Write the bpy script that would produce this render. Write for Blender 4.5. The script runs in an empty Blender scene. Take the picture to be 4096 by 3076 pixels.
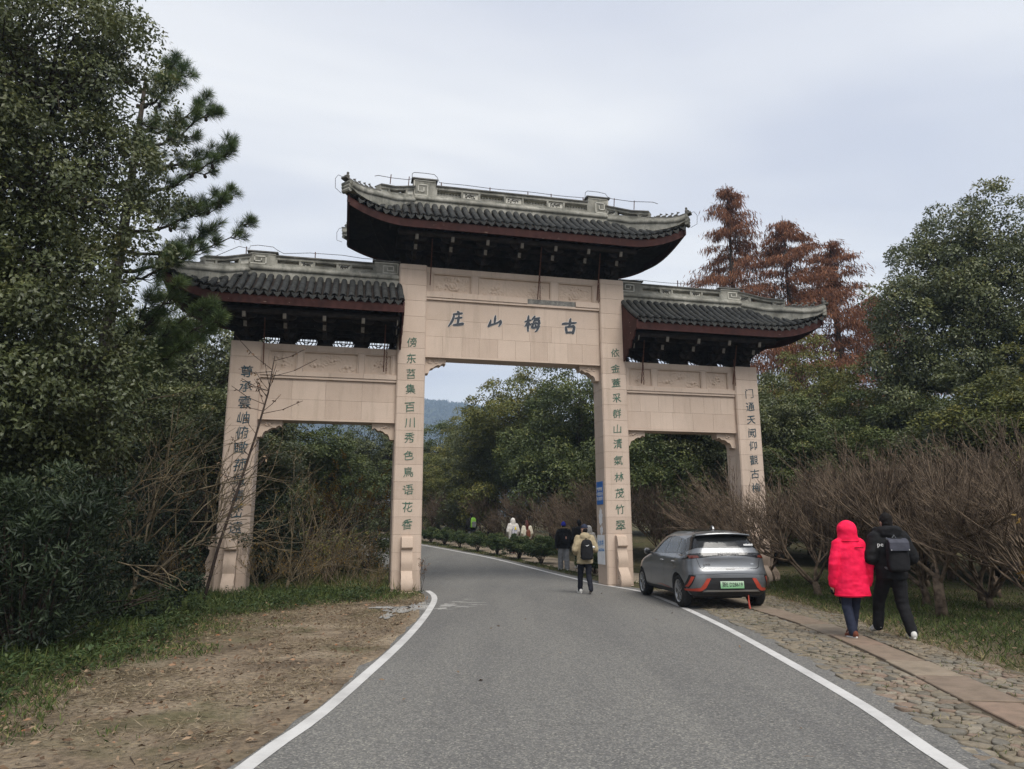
import bpy, bmesh, math, random
import numpy as np
from mathutils import Vector, Matrix, noise as mnoise
from mathutils.bvhtree import BVHTree
R = math.radians
SC = bpy.context.scene
COL = SC.collection
# ------------------------------------------------------------------ camera
cam_d = bpy.data.cameras.new('camera')
cam = bpy.data.objects.new('camera', cam_d); COL.objects.link(cam)
cam_d.sensor_fit = 'HORIZONTAL'; cam_d.sensor_width = 36.0
cam_d.lens = 2842.0 / 4096.0 * 36.0
cam_d.clip_start = 0.1; cam_d.clip_end = 6000
cam.location = (0, 0, 1.6)
cam.rotation_mode = 'XYZ'
cam.matrix_world = Matrix.Translation((0, 0, 1.6)) @ Matrix.Rotation(R(90 + 11.496), 4, 'X') @ Matrix.Rotation(R(-0.19), 4, 'Z')
SC.camera = cam
# ------------------------------------------------------------------ sky and sun
SUN_EL, SUN_AZ = R(52), R(158)          # azimuth clockwise from +Y
W = bpy.data.worlds.new('World'); SC.world = W; W.use_nodes = True
nt = W.node_tree; nt.nodes.clear()
def N(t, **k):
    n = nt.nodes.new(t)
    for a, b in k.items(): setattr(n, a, b)
    return n
sky = N('ShaderNodeTexSky', sky_type='NISHITA', sun_disc=False, sun_elevation=SUN_EL, sun_rotation=SUN_AZ, air_density=1.0, dust_density=3.0)
geo = N('ShaderNodeNewGeometry')
sep = N('ShaderNodeSeparateXYZ'); nt.links.new(geo.outputs['Incoming'], sep.inputs[0])
zz = N('ShaderNodeMath', operation='ABSOLUTE'); nt.links.new(sep.outputs['Z'], zz.inputs[0])
za = N('ShaderNodeMath', operation='ADD'); nt.links.new(zz.outputs[0], za.inputs[0]); za.inputs[1].default_value = 0.12
dv = N('ShaderNodeVectorMath', operation='DIVIDE'); nt.links.new(geo.outputs['Incoming'], dv.inputs[0])
cmb = N('ShaderNodeCombineXYZ')
for i in range(3): nt.links.new(za.outputs[0], cmb.inputs[i])
nt.links.new(cmb.outputs[0], dv.inputs[1])
mp = N('ShaderNodeMapping'); nt.links.new(dv.outputs[0], mp.inputs[0])
mp.inputs['Rotation'].default_value = (0, 0, R(24)); mp.inputs['Scale'].default_value = (.55, 1.5, 0.0); mp.inputs['Location'].default_value = (.7, .35, 0)
nz = N('ShaderNodeTexNoise'); nt.links.new(mp.outputs[0], nz.inputs['Vector'])
nz.inputs['Scale'].default_value = .9; nz.inputs['Detail'].default_value = 4; nz.inputs['Roughness'].default_value = .5; nz.inputs['Distortion'].default_value = .5
rp = N('ShaderNodeValToRGB'); nt.links.new(nz.outputs['Fac'], rp.inputs[0])
e = rp.color_ramp.elements
e[0].position = .36; e[0].color = (.585, .60, .67, 1)
e[1].position = .62; e[1].color = (.87, .862, .85, 1)
mixs = N('ShaderNodeMixRGB'); mixs.inputs[0].default_value = .93
sc_ = N('ShaderNodeVectorMath', operation='SCALE'); nt.links.new(sky.outputs[0], sc_.inputs[0]); sc_.inputs['Scale'].default_value = .12
nt.links.new(sc_.outputs[0], mixs.inputs[1]); nt.links.new(rp.outputs[0], mixs.inputs[2])
bg = N('ShaderNodeBackground'); nt.links.new(mixs.outputs[0], bg.inputs[0]); bg.inputs[1].default_value = .495
out = N('ShaderNodeOutputWorld'); nt.links.new(bg.outputs[0], out.inputs[0])
sun_d = bpy.data.lights.new('sun', 'SUN'); sun_d.energy = 1.5; sun_d.angle = R(34); sun_d.color = (1, .955, .89)
sun = bpy.data.objects.new('sun', sun_d); COL.objects.link(sun)
dirv = Vector((math.sin(SUN_AZ) * math.cos(SUN_EL), math.cos(SUN_AZ) * math.cos(SUN_EL), math.sin(SUN_EL)))
sun.rotation_euler = dirv.to_track_quat('Z', 'Y').to_euler(); sun.location = (0, 0, 40)
vs = SC.view_settings
vs.view_transform = 'Standard'; vs.look = 'None'; vs.exposure = 1.32; vs.gamma = 1.0; vs.use_curve_mapping = False
SC.cycles.use_denoising = True; SC.cycles.denoiser = 'OPENIMAGEDENOISE'; SC.cycles.denoising_input_passes = 'RGB_ALBEDO_NORMAL'; SC.cycles.denoising_prefilter = 'NONE'
SC.cycles.max_bounces = 6; SC.cycles.diffuse_bounces = 3; SC.cycles.glossy_bounces = 3; SC.cycles.transmission_bounces = 4; SC.cycles.volume_bounces = 1
SC.cycles.transparent_max_bounces = 6
rng = np.random.default_rng(7); random.seed(7)
# ------------------------------------------------------------------ helpers
def tag(o, label=None, cat=None, group=None, kind=None):
    if label: o['label'] = label
    if cat: o['category'] = cat
    if group: o['group'] = group
    if kind: o['kind'] = kind
    return o
def empty(name, loc=(0, 0, 0), rz=0):
    o = bpy.data.objects.new(name, None); COL.objects.link(o); o.location = loc; o.rotation_euler = (0, 0, rz); o.empty_display_size = .2
    return o
def link(name, me, mat=None, parent=None):
    o = bpy.data.objects.new(name, me); COL.objects.link(o)
    if mat is not None and len(me.materials) == 0: me.materials.append(mat)
    if parent is not None: o.parent = parent
    return o
def np_mesh(name, V, F, smooth=False):
    """V (n,3), F (m,k) all faces with k corners"""
    me = bpy.data.meshes.new(name)
    V = np.asarray(V, dtype=np.float32); F = np.asarray(F, dtype=np.int32)
    me.vertices.add(len(V)); me.vertices.foreach_set('co', V.ravel())
    k = F.shape[1]
    me.loops.add(F.size); me.loops.foreach_set('vertex_index', F.ravel())
    me.polygons.add(len(F)); me.polygons.foreach_set('loop_start', np.arange(0, F.size, k, dtype=np.int32))
    try: me.polygons.foreach_set('loop_total', np.full(len(F), k, dtype=np.int32))
    except Exception: pass
    if smooth: me.polygons.foreach_set('use_smooth', np.ones(len(F), dtype=bool))
    me.update(calc_edges=True); me.validate()
    return me
def set_attr(me, name, vals):
    a = me.attributes.new(name, 'FLOAT', 'POINT'); a.data.foreach_set('value', np.asarray(vals, dtype=np.float32))
def copy_tree(o, parent=None):
    c = o.copy(); COL.objects.link(c); c.parent = parent
    for ch in list(o.children): copy_tree(ch, c)
    return c
class MB:
    def __init__(s): s.v = []; s.f = []
    def add(s, vs_, fs):
        b = len(s.v); s.v += [tuple(p) for p in vs_]; s.f += [tuple(i + b for i in f) for f in fs]; return s
    def box(s, x0, x1, y0, y1, z0, z1, M=None):
        p = [Vector((x, y, z)) for z in (z0, z1) for y in (y0, y1) for x in (x0, x1)]
        if M is not None: p = [M @ q for q in p]
        return s.add(p, [(0, 2, 3, 1), (4, 5, 7, 6), (0, 1, 5, 4), (2, 6, 7, 3), (0, 4, 6, 2), (1, 3, 7, 5)])
    def bbox(s, x0, x1, y0, y1, z0, z1, b=.006, M=None):
        """box with bevelled edges (chamfer b)"""
        bm = bmesh.new(); bmesh.ops.create_cube(bm, size=1)
        for q in bm.verts: q.co = Vector(((x0 + x1) / 2 + q.co.x * (x1 - x0), (y0 + y1) / 2 + q.co.y * (y1 - y0), (z0 + z1) / 2 + q.co.z * (z1 - z0)))
        bmesh.ops.bevel(bm, geom=bm.edges[:], offset=b, segments=1, affect='EDGES')
        bm.verts.index_update()
        vs_ = [q.co.copy() for q in bm.verts]
        if M is not None: vs_ = [M @ q for q in vs_]
        s.add(vs_, [[q.index for q in f.verts] for f in bm.faces]); bm.free(); return s
    def rings(s, rs, close=True, cap=True):
        n = len(rs[0]); vs_ = [p for r in rs for p in r]; fs = []
        for i in range(len(rs) - 1):
            for j in range(n if close else n - 1):
                k = (j + 1) % n
                fs.append((i * n + j, i * n + k, (i + 1) * n + k, (i + 1) * n + j))
        if cap and close: fs.append(tuple(range(n - 1, -1, -1))); fs.append(tuple((len(rs) - 1) * n + j for j in range(n)))
        return s.add(vs_, fs)
    def tube(s, pts, rad, n=6, cap=True):
        pts = [Vector(p) for p in pts]
        if not hasattr(rad, '__len__'): rad = [rad] * len(pts)
        rs = []; up = None
        for i, p in enumerate(pts):
            t = (pts[min(i + 1, len(pts) - 1)] - pts[max(i - 1, 0)])
            if t.length < 1e-9: t = Vector((0, 0, 1))
            t.normalize()
            if up is None: up = Vector((0, 0, 1)) if abs(t.z) < .9 else Vector((1, 0, 0))
            a = t.cross(up)
            if a.length < 1e-5: a = t.orthogonal()
            a.normalize(); b = a.cross(t).normalized(); up = b
            rs.append([p + (a * math.cos(2 * math.pi * j / n) + b * math.sin(2 * math.pi * j / n)) * rad[i] for j in range(n)])
        return s.rings(rs, True, cap)
    def prism(s, outline, d0, d1, f):
        """outline list of 2d points, extruded from d0 to d1; f(a,b,d)->xyz"""
        n = len(outline)
        vs_ = [f(a, b, d0) for a, b in outline] + [f(a, b, d1) for a, b in outline]
        fs = [tuple(range(n - 1, -1, -1)), tuple(range(n, 2 * n))] + [(j, (j + 1) % n, n + (j + 1) % n, n + j) for j in range(n)]
        return s.add(vs_, fs)
    def ell(s, c, r, nu=12, nv=8, M=None):
        c = Vector(c); rs = []
        for i in range(nv + 1):
            th = math.pi * i / nv; th = min(max(th, .02), math.pi - .02)
            rr = [Vector((r[0] * math.sin(th) * math.cos(2 * math.pi * j / nu), r[1] * math.sin(th) * math.sin(2 * math.pi * j / nu), r[2] * math.cos(th))) for j in range(nu)]
            rs.append([c + ((M @ q) if M is not None else q) for q in rr])
        rs.reverse()
        return s.rings(rs)
    def mesh(s, name, smooth=False, fix=True):
        me = bpy.data.meshes.new(name); me.from_pydata([tuple(p) for p in s.v], [], s.f); me.update()
        if fix:
            bm = bmesh.new(); bm.from_mesh(me); bmesh.ops.recalc_face_normals(bm, faces=bm.faces[:]); bm.to_mesh(me); bm.free()
        if smooth:
            for p in me.polygons: p.use_smooth = True
        return me
    def build(s, name, mat, parent=None, smooth=False, fix=True):
        return link(name, s.mesh(name, smooth, fix), mat, parent)
def smooth_by_angle(me, ang=35):
    me.polygons.foreach_set('use_smooth', np.ones(len(me.polygons), dtype=bool))
    try:
        me.set_sharp_from_angle(angle=R(ang))
    except Exception: pass
# vectorised value noise ------------------------------------------------
_perm = np.random.default_rng(3).random(65536).astype(np.float64)
def _h(i, j, k): return _perm[(i * 73856093 ^ j * 19349663 ^ k * 83492791) & 65535]
def vnoise(P):
    P = np.asarray(P, dtype=np.float64); I = np.floor(P).astype(np.int64); f = P - I; f = f * f * (3 - 2 * f)
    r = 0
    for a in (0, 1):
        for b in (0, 1):
            for c in (0, 1):
                w = (f[:, 0] if a else 1 - f[:, 0]) * (f[:, 1] if b else 1 - f[:, 1]) * (f[:, 2] if c else 1 - f[:, 2])
                r = r + w * _h(I[:, 0] + a, I[:, 1] + b, I[:, 2] + c)
    return r * 2 - 1
def fbm(P, oct=4):
    P = np.asarray(P, dtype=np.float64); r = 0; a = .5
    for o in range(oct): r = r + a * vnoise(P * (2 ** o) + 17.3 * o); a *= .5
    return r
# ------------------------------------------------------------------ materials
class NT:
    def __init__(s, name):
        s.m = bpy.data.materials.new(name); s.m.use_nodes = True; s.t = s.m.node_tree; s.t.nodes.clear()
        s.out = s.t.nodes.new('ShaderNodeOutputMaterial'); s.b = s.t.nodes.new('ShaderNodeBsdfPrincipled'); s.t.links.new(s.b.outputs[0], s.out.inputs[0])
        s.tc = s.t.nodes.new('ShaderNodeTexCoord'); s.g = s.t.nodes.new('ShaderNodeNewGeometry')
    def n(s, t, **k):
        x = s.t.nodes.new(t)
        for a, b in k.items(): setattr(x, a, b)
        return x
    def l(s, a, b): s.t.links.new(a, b)
    def noise(s, scale, detail=4, rough=.55, world=True, stretch=None, dist=0):
        x = s.n('ShaderNodeTexNoise'); x.inputs['Scale'].default_value = scale; x.inputs['Detail'].default_value = detail; x.inputs['Roughness'].default_value = rough; x.inputs['Distortion'].default_value = dist
        src = s.g.outputs['Position'] if world else s.tc.outputs['Object']
        if stretch:
            m = s.n('ShaderNodeMapping'); m.inputs['Scale'].default_value = stretch; s.l(src, m.inputs[0]); src = m.outputs[0]
        s.l(src, x.inputs['Vector']); return x.outputs['Fac']
    def ramp(s, fac, stops):
        x = s.n('ShaderNodeValToRGB'); s.l(fac, x.inputs[0]); el = x.color_ramp.elements
        while len(el) < len(stops): el.new(.5)
        for q, (p, c) in zip(el, stops): q.position = p; q.color = (c[0], c[1], c[2], 1) if hasattr(c, '__len__') else (c, c, c, 1)
        return x.outputs[0]
    def mix(s, fac, a, b, mode='MIX'):
        x = s.n('ShaderNodeMixRGB', blend_type=mode)
        for i, q in ((0, fac), (1, a), (2, b)):
            if hasattr(q, 'is_output') or isinstance(q, bpy.types.NodeSocket): s.l(q, x.inputs[i])
            elif hasattr(q, '__len__'): x.inputs[i].default_value = (q[0], q[1], q[2], 1)
            else: x.inputs[i].default_value = q if i == 0 else (q, q, q, 1)
        return x.outputs[0]
    def col(s, c):
        if isinstance(c, bpy.types.NodeSocket): s.l(c, s.b.inputs['Base Color'])
        else: s.b.inputs['Base Color'].default_value = (c[0], c[1], c[2], 1)
    def rough(s, r, spec=.5, metal=0, coat=0):
        if isinstance(r, bpy.types.NodeSocket): s.l(r, s.b.inputs['Roughness'])
        else: s.b.inputs['Roughness'].default_value = r
        s.b.inputs['Specular IOR Level'].default_value = spec; s.b.inputs['Metallic'].default_value = metal
        if coat: s.b.inputs['Coat Weight'].default_value = coat; s.b.inputs['Coat Roughness'].default_value = .05
    def bump(s, fac, strength=.3, dist=.01):
        x = s.n('ShaderNodeBump'); x.inputs['Strength'].default_value = strength; x.inputs['Distance'].default_value = dist; s.l(fac, x.inputs['Height']); s.l(x.outputs[0], s.b.inputs['Normal'])
    def orand(s):
        return s.n('ShaderNodeObjectInfo').outputs['Random']
    def attr(s, name):
        x = s.n('ShaderNodeAttribute', attribute_name=name); return x.outputs['Fac']
def pm(name, c1, c2, scale=4, rough=.7, spec=.3, bump=.2, bscale=None, bdist=.01, world=False, orand=0, detail=5, metal=0, stretch=None, lo=.35, hi=.65):
    s = NT(name); f = s.noise(scale, detail, .6, world, stretch)
    c = s.ramp(f, [(lo, c1), (hi, c2)])
    if orand:
        r = s.ramp(s.orand(), [(0, 1 - orand), (1, 1 + orand * .6)]); c = s.mix(1, c, r, 'MULTIPLY')
    s.col(c); s.rough(rough, spec, metal)
    if bump: s.bump(s.noise(bscale or scale * 4, 5, .6, world, stretch), bump, bdist)
    return s.m
# ================================================================== ground, road, cobbled strip
def gz(x, y):
    t = (np.asarray(y, dtype=np.float64) - 26) / 3.0
    s = 3 * np.log1p(np.exp(np.clip(t, -40, 40))); s = np.where(t > 38, y - 26.0, s)
    return 6.0 * (1 - np.exp(-s / 120.0))
def gzf(x, y): return float(gz(x, y))
def spline(pts, step=.4):
    P = [np.array(p, float) for p in pts]; P = [2 * P[0] - P[1]] + P + [2 * P[-1] - P[-2]]; o = []
    for i in range(1, len(P) - 2):
        n = max(2, int(np.linalg.norm(P[i + 1] - P[i]) / step))
        for k in range(n):
            t = k / n; a, b, c, d = P[i - 1:i + 3]
            o.append(.5 * ((2 * b) + (c - a) * t + (2 * a - 5 * b + 4 * c - d) * t * t + (3 * b - a - 3 * c + d) * t ** 3))
    o.append(P[-2]); return np.array(o)
LEFT = spline([(-2.0, -8), (-1.92, 2), (-1.82, 5.28), (-1.70, 6.5), (-1.63, 8.6), (-1.59, 10.8), (-1.62, 13.4), (-1.72, 15.9), (-1.83, 17.3), (-1.99, 18.3), (-2.22, 19.2), (-2.5, 20.4), (-3.3, 23), (-4.3, 25.8), (-5.7, 29), (-8.1, 36.7), (-13.2, 54), (-22, 74), (-40, 96)])
RIGHT = spline([(2.6, -8), (2.85, 2), (2.98, 5.2), (3.16, 6.65), (3.3, 8.66), (3.46, 12.25), (3.46, 16.0), (3.3, 18.6), (2.92, 19.9), (2.42, 21.2), (1.75, 23.9), (.42, 28.5), (-1, 32.5), (-2.6, 36), (-4.9, 40.75), (-7.6, 46), (-11, 53), (-18, 69), (-36, 91)])
def lat(curve, y): return np.interp(y, curve[:, 1], curve[:, 0])
def strip(name, A, B, zo, mat, parent=None, nx=1):
    """sheet between two polylines resampled to same count"""
    n = max(len(A), len(B))
    def rs(C):
        d = np.r_[0, np.cumsum(np.linalg.norm(np.diff(C, axis=0), axis=1))]; t = np.linspace(0, d[-1], n)
        return np.c_[np.interp(t, d, C[:, 0]), np.interp(t, d, C[:, 1])]
    A, B = rs(A), rs(B); V = []
    for i in range(n):
        for j in range(nx + 1):
            p = A[i] + (B[i] - A[i]) * j / nx; V.append((p[0], p[1], gzf(*p) + zo))
    F = [(i * (nx + 1) + j, i * (nx + 1) + j + 1, (i + 1) * (nx + 1) + j + 1, (i + 1) * (nx + 1) + j) for i in range(n - 1) for j in range(nx)]
    return link(name, np_mesh(name, V, F, True), mat, parent)
def offset(C, d):
    t = np.gradient(C, axis=0); t /= np.linalg.norm(t, axis=1)[:, None]
    return C + np.c_[t[:, 1], -t[:, 0]] * d      # positive = to the right of travel
# ---- materials
s = NT('ground_soil')
g1 = s.ramp(s.noise(.9, 6), [(.34, (.145, .112, .080)), (.50, (.230, .180, .128)), (.68, (.325, .265, .192))])
g2 = s.ramp(s.noise(14, 6, .65), [(.3, (.055, .042, .028)), (.5, (.5, .5, .5)), (.72, (.95, .9, .78))])
c = s.mix(.55, g1, g2, 'OVERLAY')
gr = s.ramp(s.noise(.55, 5, .6), [(.53, 0), (.64, 1)])
sx = s.n('ShaderNodeSeparateXYZ'); s.l(s.g.outputs['Position'], sx.inputs[0])
def sramp(out, a, b):
    m = s.n('ShaderNodeMapRange'); s.l(out, m.inputs[0]); m.inputs[1].default_value = a; m.inputs[2].default_value = b; return m.outputs[0]
side = s.mix(1, sramp(sx.outputs['X'], -3.6, -5.6), sramp(sx.outputs['X'], 5.3, 7.0), 'ADD')
far_ = sramp(sx.outputs['Y'], 15.5, 18.5)
msk = s.mix(1, side, far_, 'LIGHTEN')
green = s.ramp(s.noise(3, 6, .65), [(.35, (.028, .034, .014)), (.5, (.06, .06, .028)), (.68, (.13, .10, .055))])
c = s.mix(s.mix(.85, 0.0, msk), c, green)
c = s.mix(s.mix(.6, 0.0, gr), c, (.085, .088, .036))
s.col(c); s.rough(.95, .1); s.bump(s.noise(18, 8, .7), .9, .05); GROUND = s.m
s = NT('asphalt')
v = s.n('ShaderNodeTexVoronoi'); v.inputs['Scale'].default_value = 75; s.l(s.g.outputs['Position'], v.inputs['Vector'])
hs = s.n('ShaderNodeSeparateXYZ'); s.l(v.outputs['Color'], hs.inputs[0])
grain = s.ramp(hs.outputs['X'], [(0, (.115, .113, .109)), (.45, (.165, .161, .153)), (.8, (.203, .197, .183)), (.97, (.31, .298, .262))])
big = s.ramp(s.noise(.5, 6, .6, True, (1.6, .22, 1)), [(.3, (.74, .74, .75)), (.55, (.95, .945, .93)), (.72, (1, .99, .96))])
c = s.mix(1, grain, big, 'MULTIPLY')
f2 = s.ramp(s.noise(40, 3), [(.3, .78), (.7, 1)]); c = s.mix(1, c, f2, 'MULTIPLY')
st_ = s.ramp(s.noise(1.6, 5, .7), [(.66, 0), (.8, 1)]); c = s.mix(s.mix(.35, 0.0, st_), c, (.25, .22, .175))
cr = s.n('ShaderNodeTexVoronoi', feature='DISTANCE_TO_EDGE'); cr.inputs['Scale'].default_value = .42; cw = s.n('ShaderNodeVectorMath', operation='ADD'); nv = s.n('ShaderNodeTexNoise'); nv.inputs['Scale'].default_value = 2.2; nv.inputs['Detail'].default_value = 5; s.l(s.g.outputs['Position'], nv.inputs['Vector']); s.l(s.g.outputs['Position'], cw.inputs[0]); s.l(nv.outputs['Color'], cw.inputs[1]); s.l(cw.outputs[0], cr.inputs['Vector'])
ck = s.ramp(cr.outputs['Distance'], [(.0, 1), (.0045, 0)]); ckm = s.ramp(s.noise(.25, 2), [(.56, 0), (.62, 1)]); c = s.mix(s.mix(.65, 0.0, s.mix(1, ck, ckm, 'MULTIPLY')), c, (.03, .03, .03))
s.col(c); s.rough(.88, .25); s.bump(v.outputs['Distance'], .28, .004); ASPHALT = s.m
s = NT('line_paint')
c = s.ramp(s.noise(2.2, 6, .6), [(.3, (.40, .39, .375)), (.6, (.54, .53, .51))])
w = s.ramp(s.noise(38, 5, .7), [(.60, 0), (.70, 1)]); c = s.mix(s.mix(.7, 0.0, w), c, (.26, .255, .25))
w2 = s.ramp(s.noise(7, 6, .75), [(.66, 0), (.72, 1)]); c = s.mix(s.mix(.75, 0.0, w2), c, (.16, .158, .155))
s.col(c); s.rough(.8, .2); s.bump(s.noise(90, 3), .2, .004); PAINT = s.m
s = NT('spilt_cement')
c = s.ramp(s.noise(3, 6), [(.3, (.20, .195, .185)), (.7, (.36, .35, .325))]); s.col(c); s.rough(.95, .1); CEMENT_SPILL = s.m
s = NT('joint_dirt')
c = s.ramp(s.noise(9, 6), [(.3, (.055, .045, .033)), (.7, (.13, .105, .075))]); s.col(c); s.rough(.95, .1); s.bump(s.noise(40, 5), .8, .02); JOINT = s.m
s = NT('cobble_stone')
rnd = s.mix(.5, s.orand(), s.attr('sr'), 'ADD')
c = s.ramp(rnd, [(0, (.09, .082, .068)), (.2, (.175, .150, .112)), (.4, (.225, .185, .130)), (.6, (.145, .134, .112)), (.8, (.265, .228, .172)), (1, (.20, .145, .108))])
c = s.mix(.6, c, s.ramp(s.noise(22, 6, .65), [(.25, .2), (.75, .8)]), 'OVERLAY')
dt_ = s.ramp(s.noise(2.3, 6, .65), [(.45, 0), (.68, 1)]); c = s.mix(s.mix(.5, 0.0, dt_), c, (.10, .085, .055))
s.col(c); s.rough(.8, .25); s.bump(s.noise(45, 6), .6, .012); COBBLE = s.m
s = NT('paving_slab_stone')
c = s.ramp(s.orand(), [(0, (.195, .148, .110)), (.35, (.245, .198, .145)), (.7, (.21, .175, .133)), (1, (.225, .160, .118))])
dt_ = s.ramp(s.noise(3, 7, .7), [(.45, 0), (.68, 1)]); c = s.mix(s.mix(.55, 0.0, dt_), c, (.15, .12, .085))
c = s.mix(.5, c, s.ramp(s.noise(7, 7, .65), [(.25, .25), (.75, .75)]), 'OVERLAY')
s.col(c); s.rough(.8, .25); s.bump(s.noise(60, 6), .35, .004); SLAB = s.m
# ---- ground sheet
xs = np.r_[-2900, -1600, -900, -500, -280, -160, -100, -70, np.arange(-50, 50.1, 1.0), 70, 100, 160, 280, 500, 900, 1600, 2900]
ys = np.r_[-300, -100, -40, np.arange(-20, 90.1, 1.0), 100, 120, 150, 200, 280, 400, 600, 900, 1600, 2900]
XX, YY = np.meshgrid(xs, ys); ZZ = gz(XX, YY)
rc = (np.interp(YY, LEFT[:, 1], LEFT[:, 0]) + np.interp(YY, RIGHT[:, 1], RIGHT[:, 0])) / 2
dd = np.abs(XX - rc - .8)
am = np.clip((dd - 6.5) / 6, 0, 1)
ZZ = ZZ + am * (.25 * fbm(np.c_[XX.ravel() * .11, YY.ravel() * .11, 0 * XX.ravel()], 3).reshape(XX.shape) + .05)
ZZ = ZZ + np.clip((-XX - 10) / 12, 0, 1) * .8 * (YY > -25)
V = np.c_[XX.ravel(), YY.ravel(), ZZ.ravel()]; nx_ = len(xs)
F = [(j * nx_ + i, j * nx_ + i + 1, (j + 1) * nx_ + i + 1, (j + 1) * nx_ + i) for j in range(len(ys) - 1) for i in range(nx_ - 1)]
tag(link('ground', np_mesh('ground', V, F, True), GROUND), kind='structure')
road = tag(strip('road', offset(LEFT, -.22), offset(RIGHT, .38), .014, ASPHALT, None, 6), kind='structure')
iL = LEFT[LEFT[:, 1] < 19.45]
ln = strip('edge_line', offset(iL, -.066), offset(iL, .066), .019, PAINT, road)
ln2 = strip('edge_line', offset(RIGHT, -.066), offset(RIGHT, .066), .019, PAINT, road)
e_in = LEFT[(LEFT[:, 1] > 1) & (LEFT[:, 1] < 18.6)]; e_in = spline(e_in[::2], .12); wv = .085 + .075 * fbm(np.c_[e_in[:, 1] * 1.7, np.zeros(len(e_in)), np.zeros(len(e_in))], 4) * 2
tt_ = np.gradient(e_in, axis=0); tt_ /= np.linalg.norm(tt_, axis=1)[:, None]; nn_ = np.c_[tt_[:, 1], -tt_[:, 0]]
Ai = e_in - nn_ * np.clip(.22 - wv, .09, .24)[:, None]; Bo = e_in - nn_ * .42; n_ = len(Ai)
V_ = np.concatenate([np.c_[Bo, np.full(n_, .003)], np.c_[(Ai + Bo) / 2, np.full(n_, .021)], np.c_[Ai, np.full(n_, .0165)]])
tag(link('soil_edge', np_mesh('soil_edge', V_, [(k * n_ + i, (k + 1) * n_ + i, (k + 1) * n_ + i + 1, k * n_ + i + 1) for k in (0, 1) for i in range(n_ - 1)], True), GROUND), kind='structure')
# ragged spilt cement beside the left line
def blotch(cx_, cy_, rx, ry, seed, n=26, rag=.45):
    r_ = np.random.default_rng(seed); o = []
    for k in range(n):
        a = 2 * math.pi * k / n; q = 1 + rag * (r_.random() - .5) * 2
        o.append((cx_ + rx * q * math.cos(a), cy_ + ry * q * math.sin(a)))
    return o
m = MB()
for (a, b, rx, ry, sd) in [(-1.98, 15.5, .22, .8, 1), (-1.35, 15.75, .18, .35, 2), (-1.05, 15.4, .3, .16, 3), (-1.2, 16.4, .16, .1, 4), (-.85, 16.2, .22, .07, 5), (-1.45, 15.05, .12, .2, 6), (-.75, 15.75, .2, .06, 7), (-1.25, 14.9, .15, .06, 8), (-2.3, 14.9, .22, .5, 9), (-2.6, 15.3, .3, .2, 10), (-1.0, 17.0, .16, .05, 11), (-2.35, 13.9, .12, .4, 12)]:
    o = blotch(a, b, rx, ry, sd); base = len(m.v); zt = .0225 if a > -1.9 else .022
    m.v += [(x, y, zt) for x, y in o] + [(a, b, zt)]
    m.f += [(base + k, base + (k + 1) % len(o), base + len(o)) for k in range(len(o))]
tag(m.build('spilt_cement', CEMENT_SPILL, road, fix=False), kind='stuff')
# ---- cobbled strip
CIN = offset(RIGHT, .36); CIN = CIN[(CIN[:, 1] > 3.2) & (CIN[:, 1] < 19.6)]
COUT = spline([(5.3, 3.2), (5.45, 6.5), (5.55, 8.2), (5.62, 9.6), (5.68, 10.9), (5.8, 12.2), (6.0, 14.3), (6.05, 17.6), (6.1, 19.6)])
path_c = spline([(4.8, 19.6), (4.3, 22.5), (3.2, 25.6), (2.35, 28.2), (1.35, 31.2), (-.5, 36.1), (-1.9, 39.2), (-3.9, 43.8), (-7, 50), (-13, 64), (-24, 84)])
cob = tag(strip('cobbled_verge', CIN, COUT, .006, JOINT, None, 4), kind='structure')
SLABC = spline([(4.05, 3.4), (4.2, 5), (4.33, 6.4), (4.5, 7.4), (4.66, 8.5), (4.86, 10), (5.05, 12.2), (4.98, 15.5), (4.9, 19.4)], .05)
def slabx(y): return np.interp(y, SLABC[:, 1], SLABC[:, 0])
d = np.r_[0, np.cumsum(np.linalg.norm(np.diff(SLABC, axis=0), axis=1))]
t = 0; rs_ = random.Random(4)
while t < d[-1] - .4:
    L_ = rs_.uniform(.75, 1.25); t1 = min(t + L_, d[-1])
    a = np.array([np.interp(t + .012, d, SLABC[:, i]) for i in (0, 1)]); b = np.array([np.interp(t1 - .012, d, SLABC[:, i]) for i in (0, 1)])
    u = (b - a) / np.linalg.norm(b - a); n_ = np.array([u[1], -u[0]]); w = .25 + rs_.uniform(-.035, .02); h = .032 + rs_.uniform(-.009, .009)
    ang = math.atan2(u[1], u[0]); c0 = (a + b) / 2; hl = np.linalg.norm(b - a) / 2
    mm = MB().bbox(-hl, hl, -w, w, -.06, h, .008)
    o = mm.build('paving_slab', SLAB, cob); o.location = (c0[0], c0[1], 0); o.rotation_euler = (rs_.uniform(-.006, .006), 0, ang)
    t = t1
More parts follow.
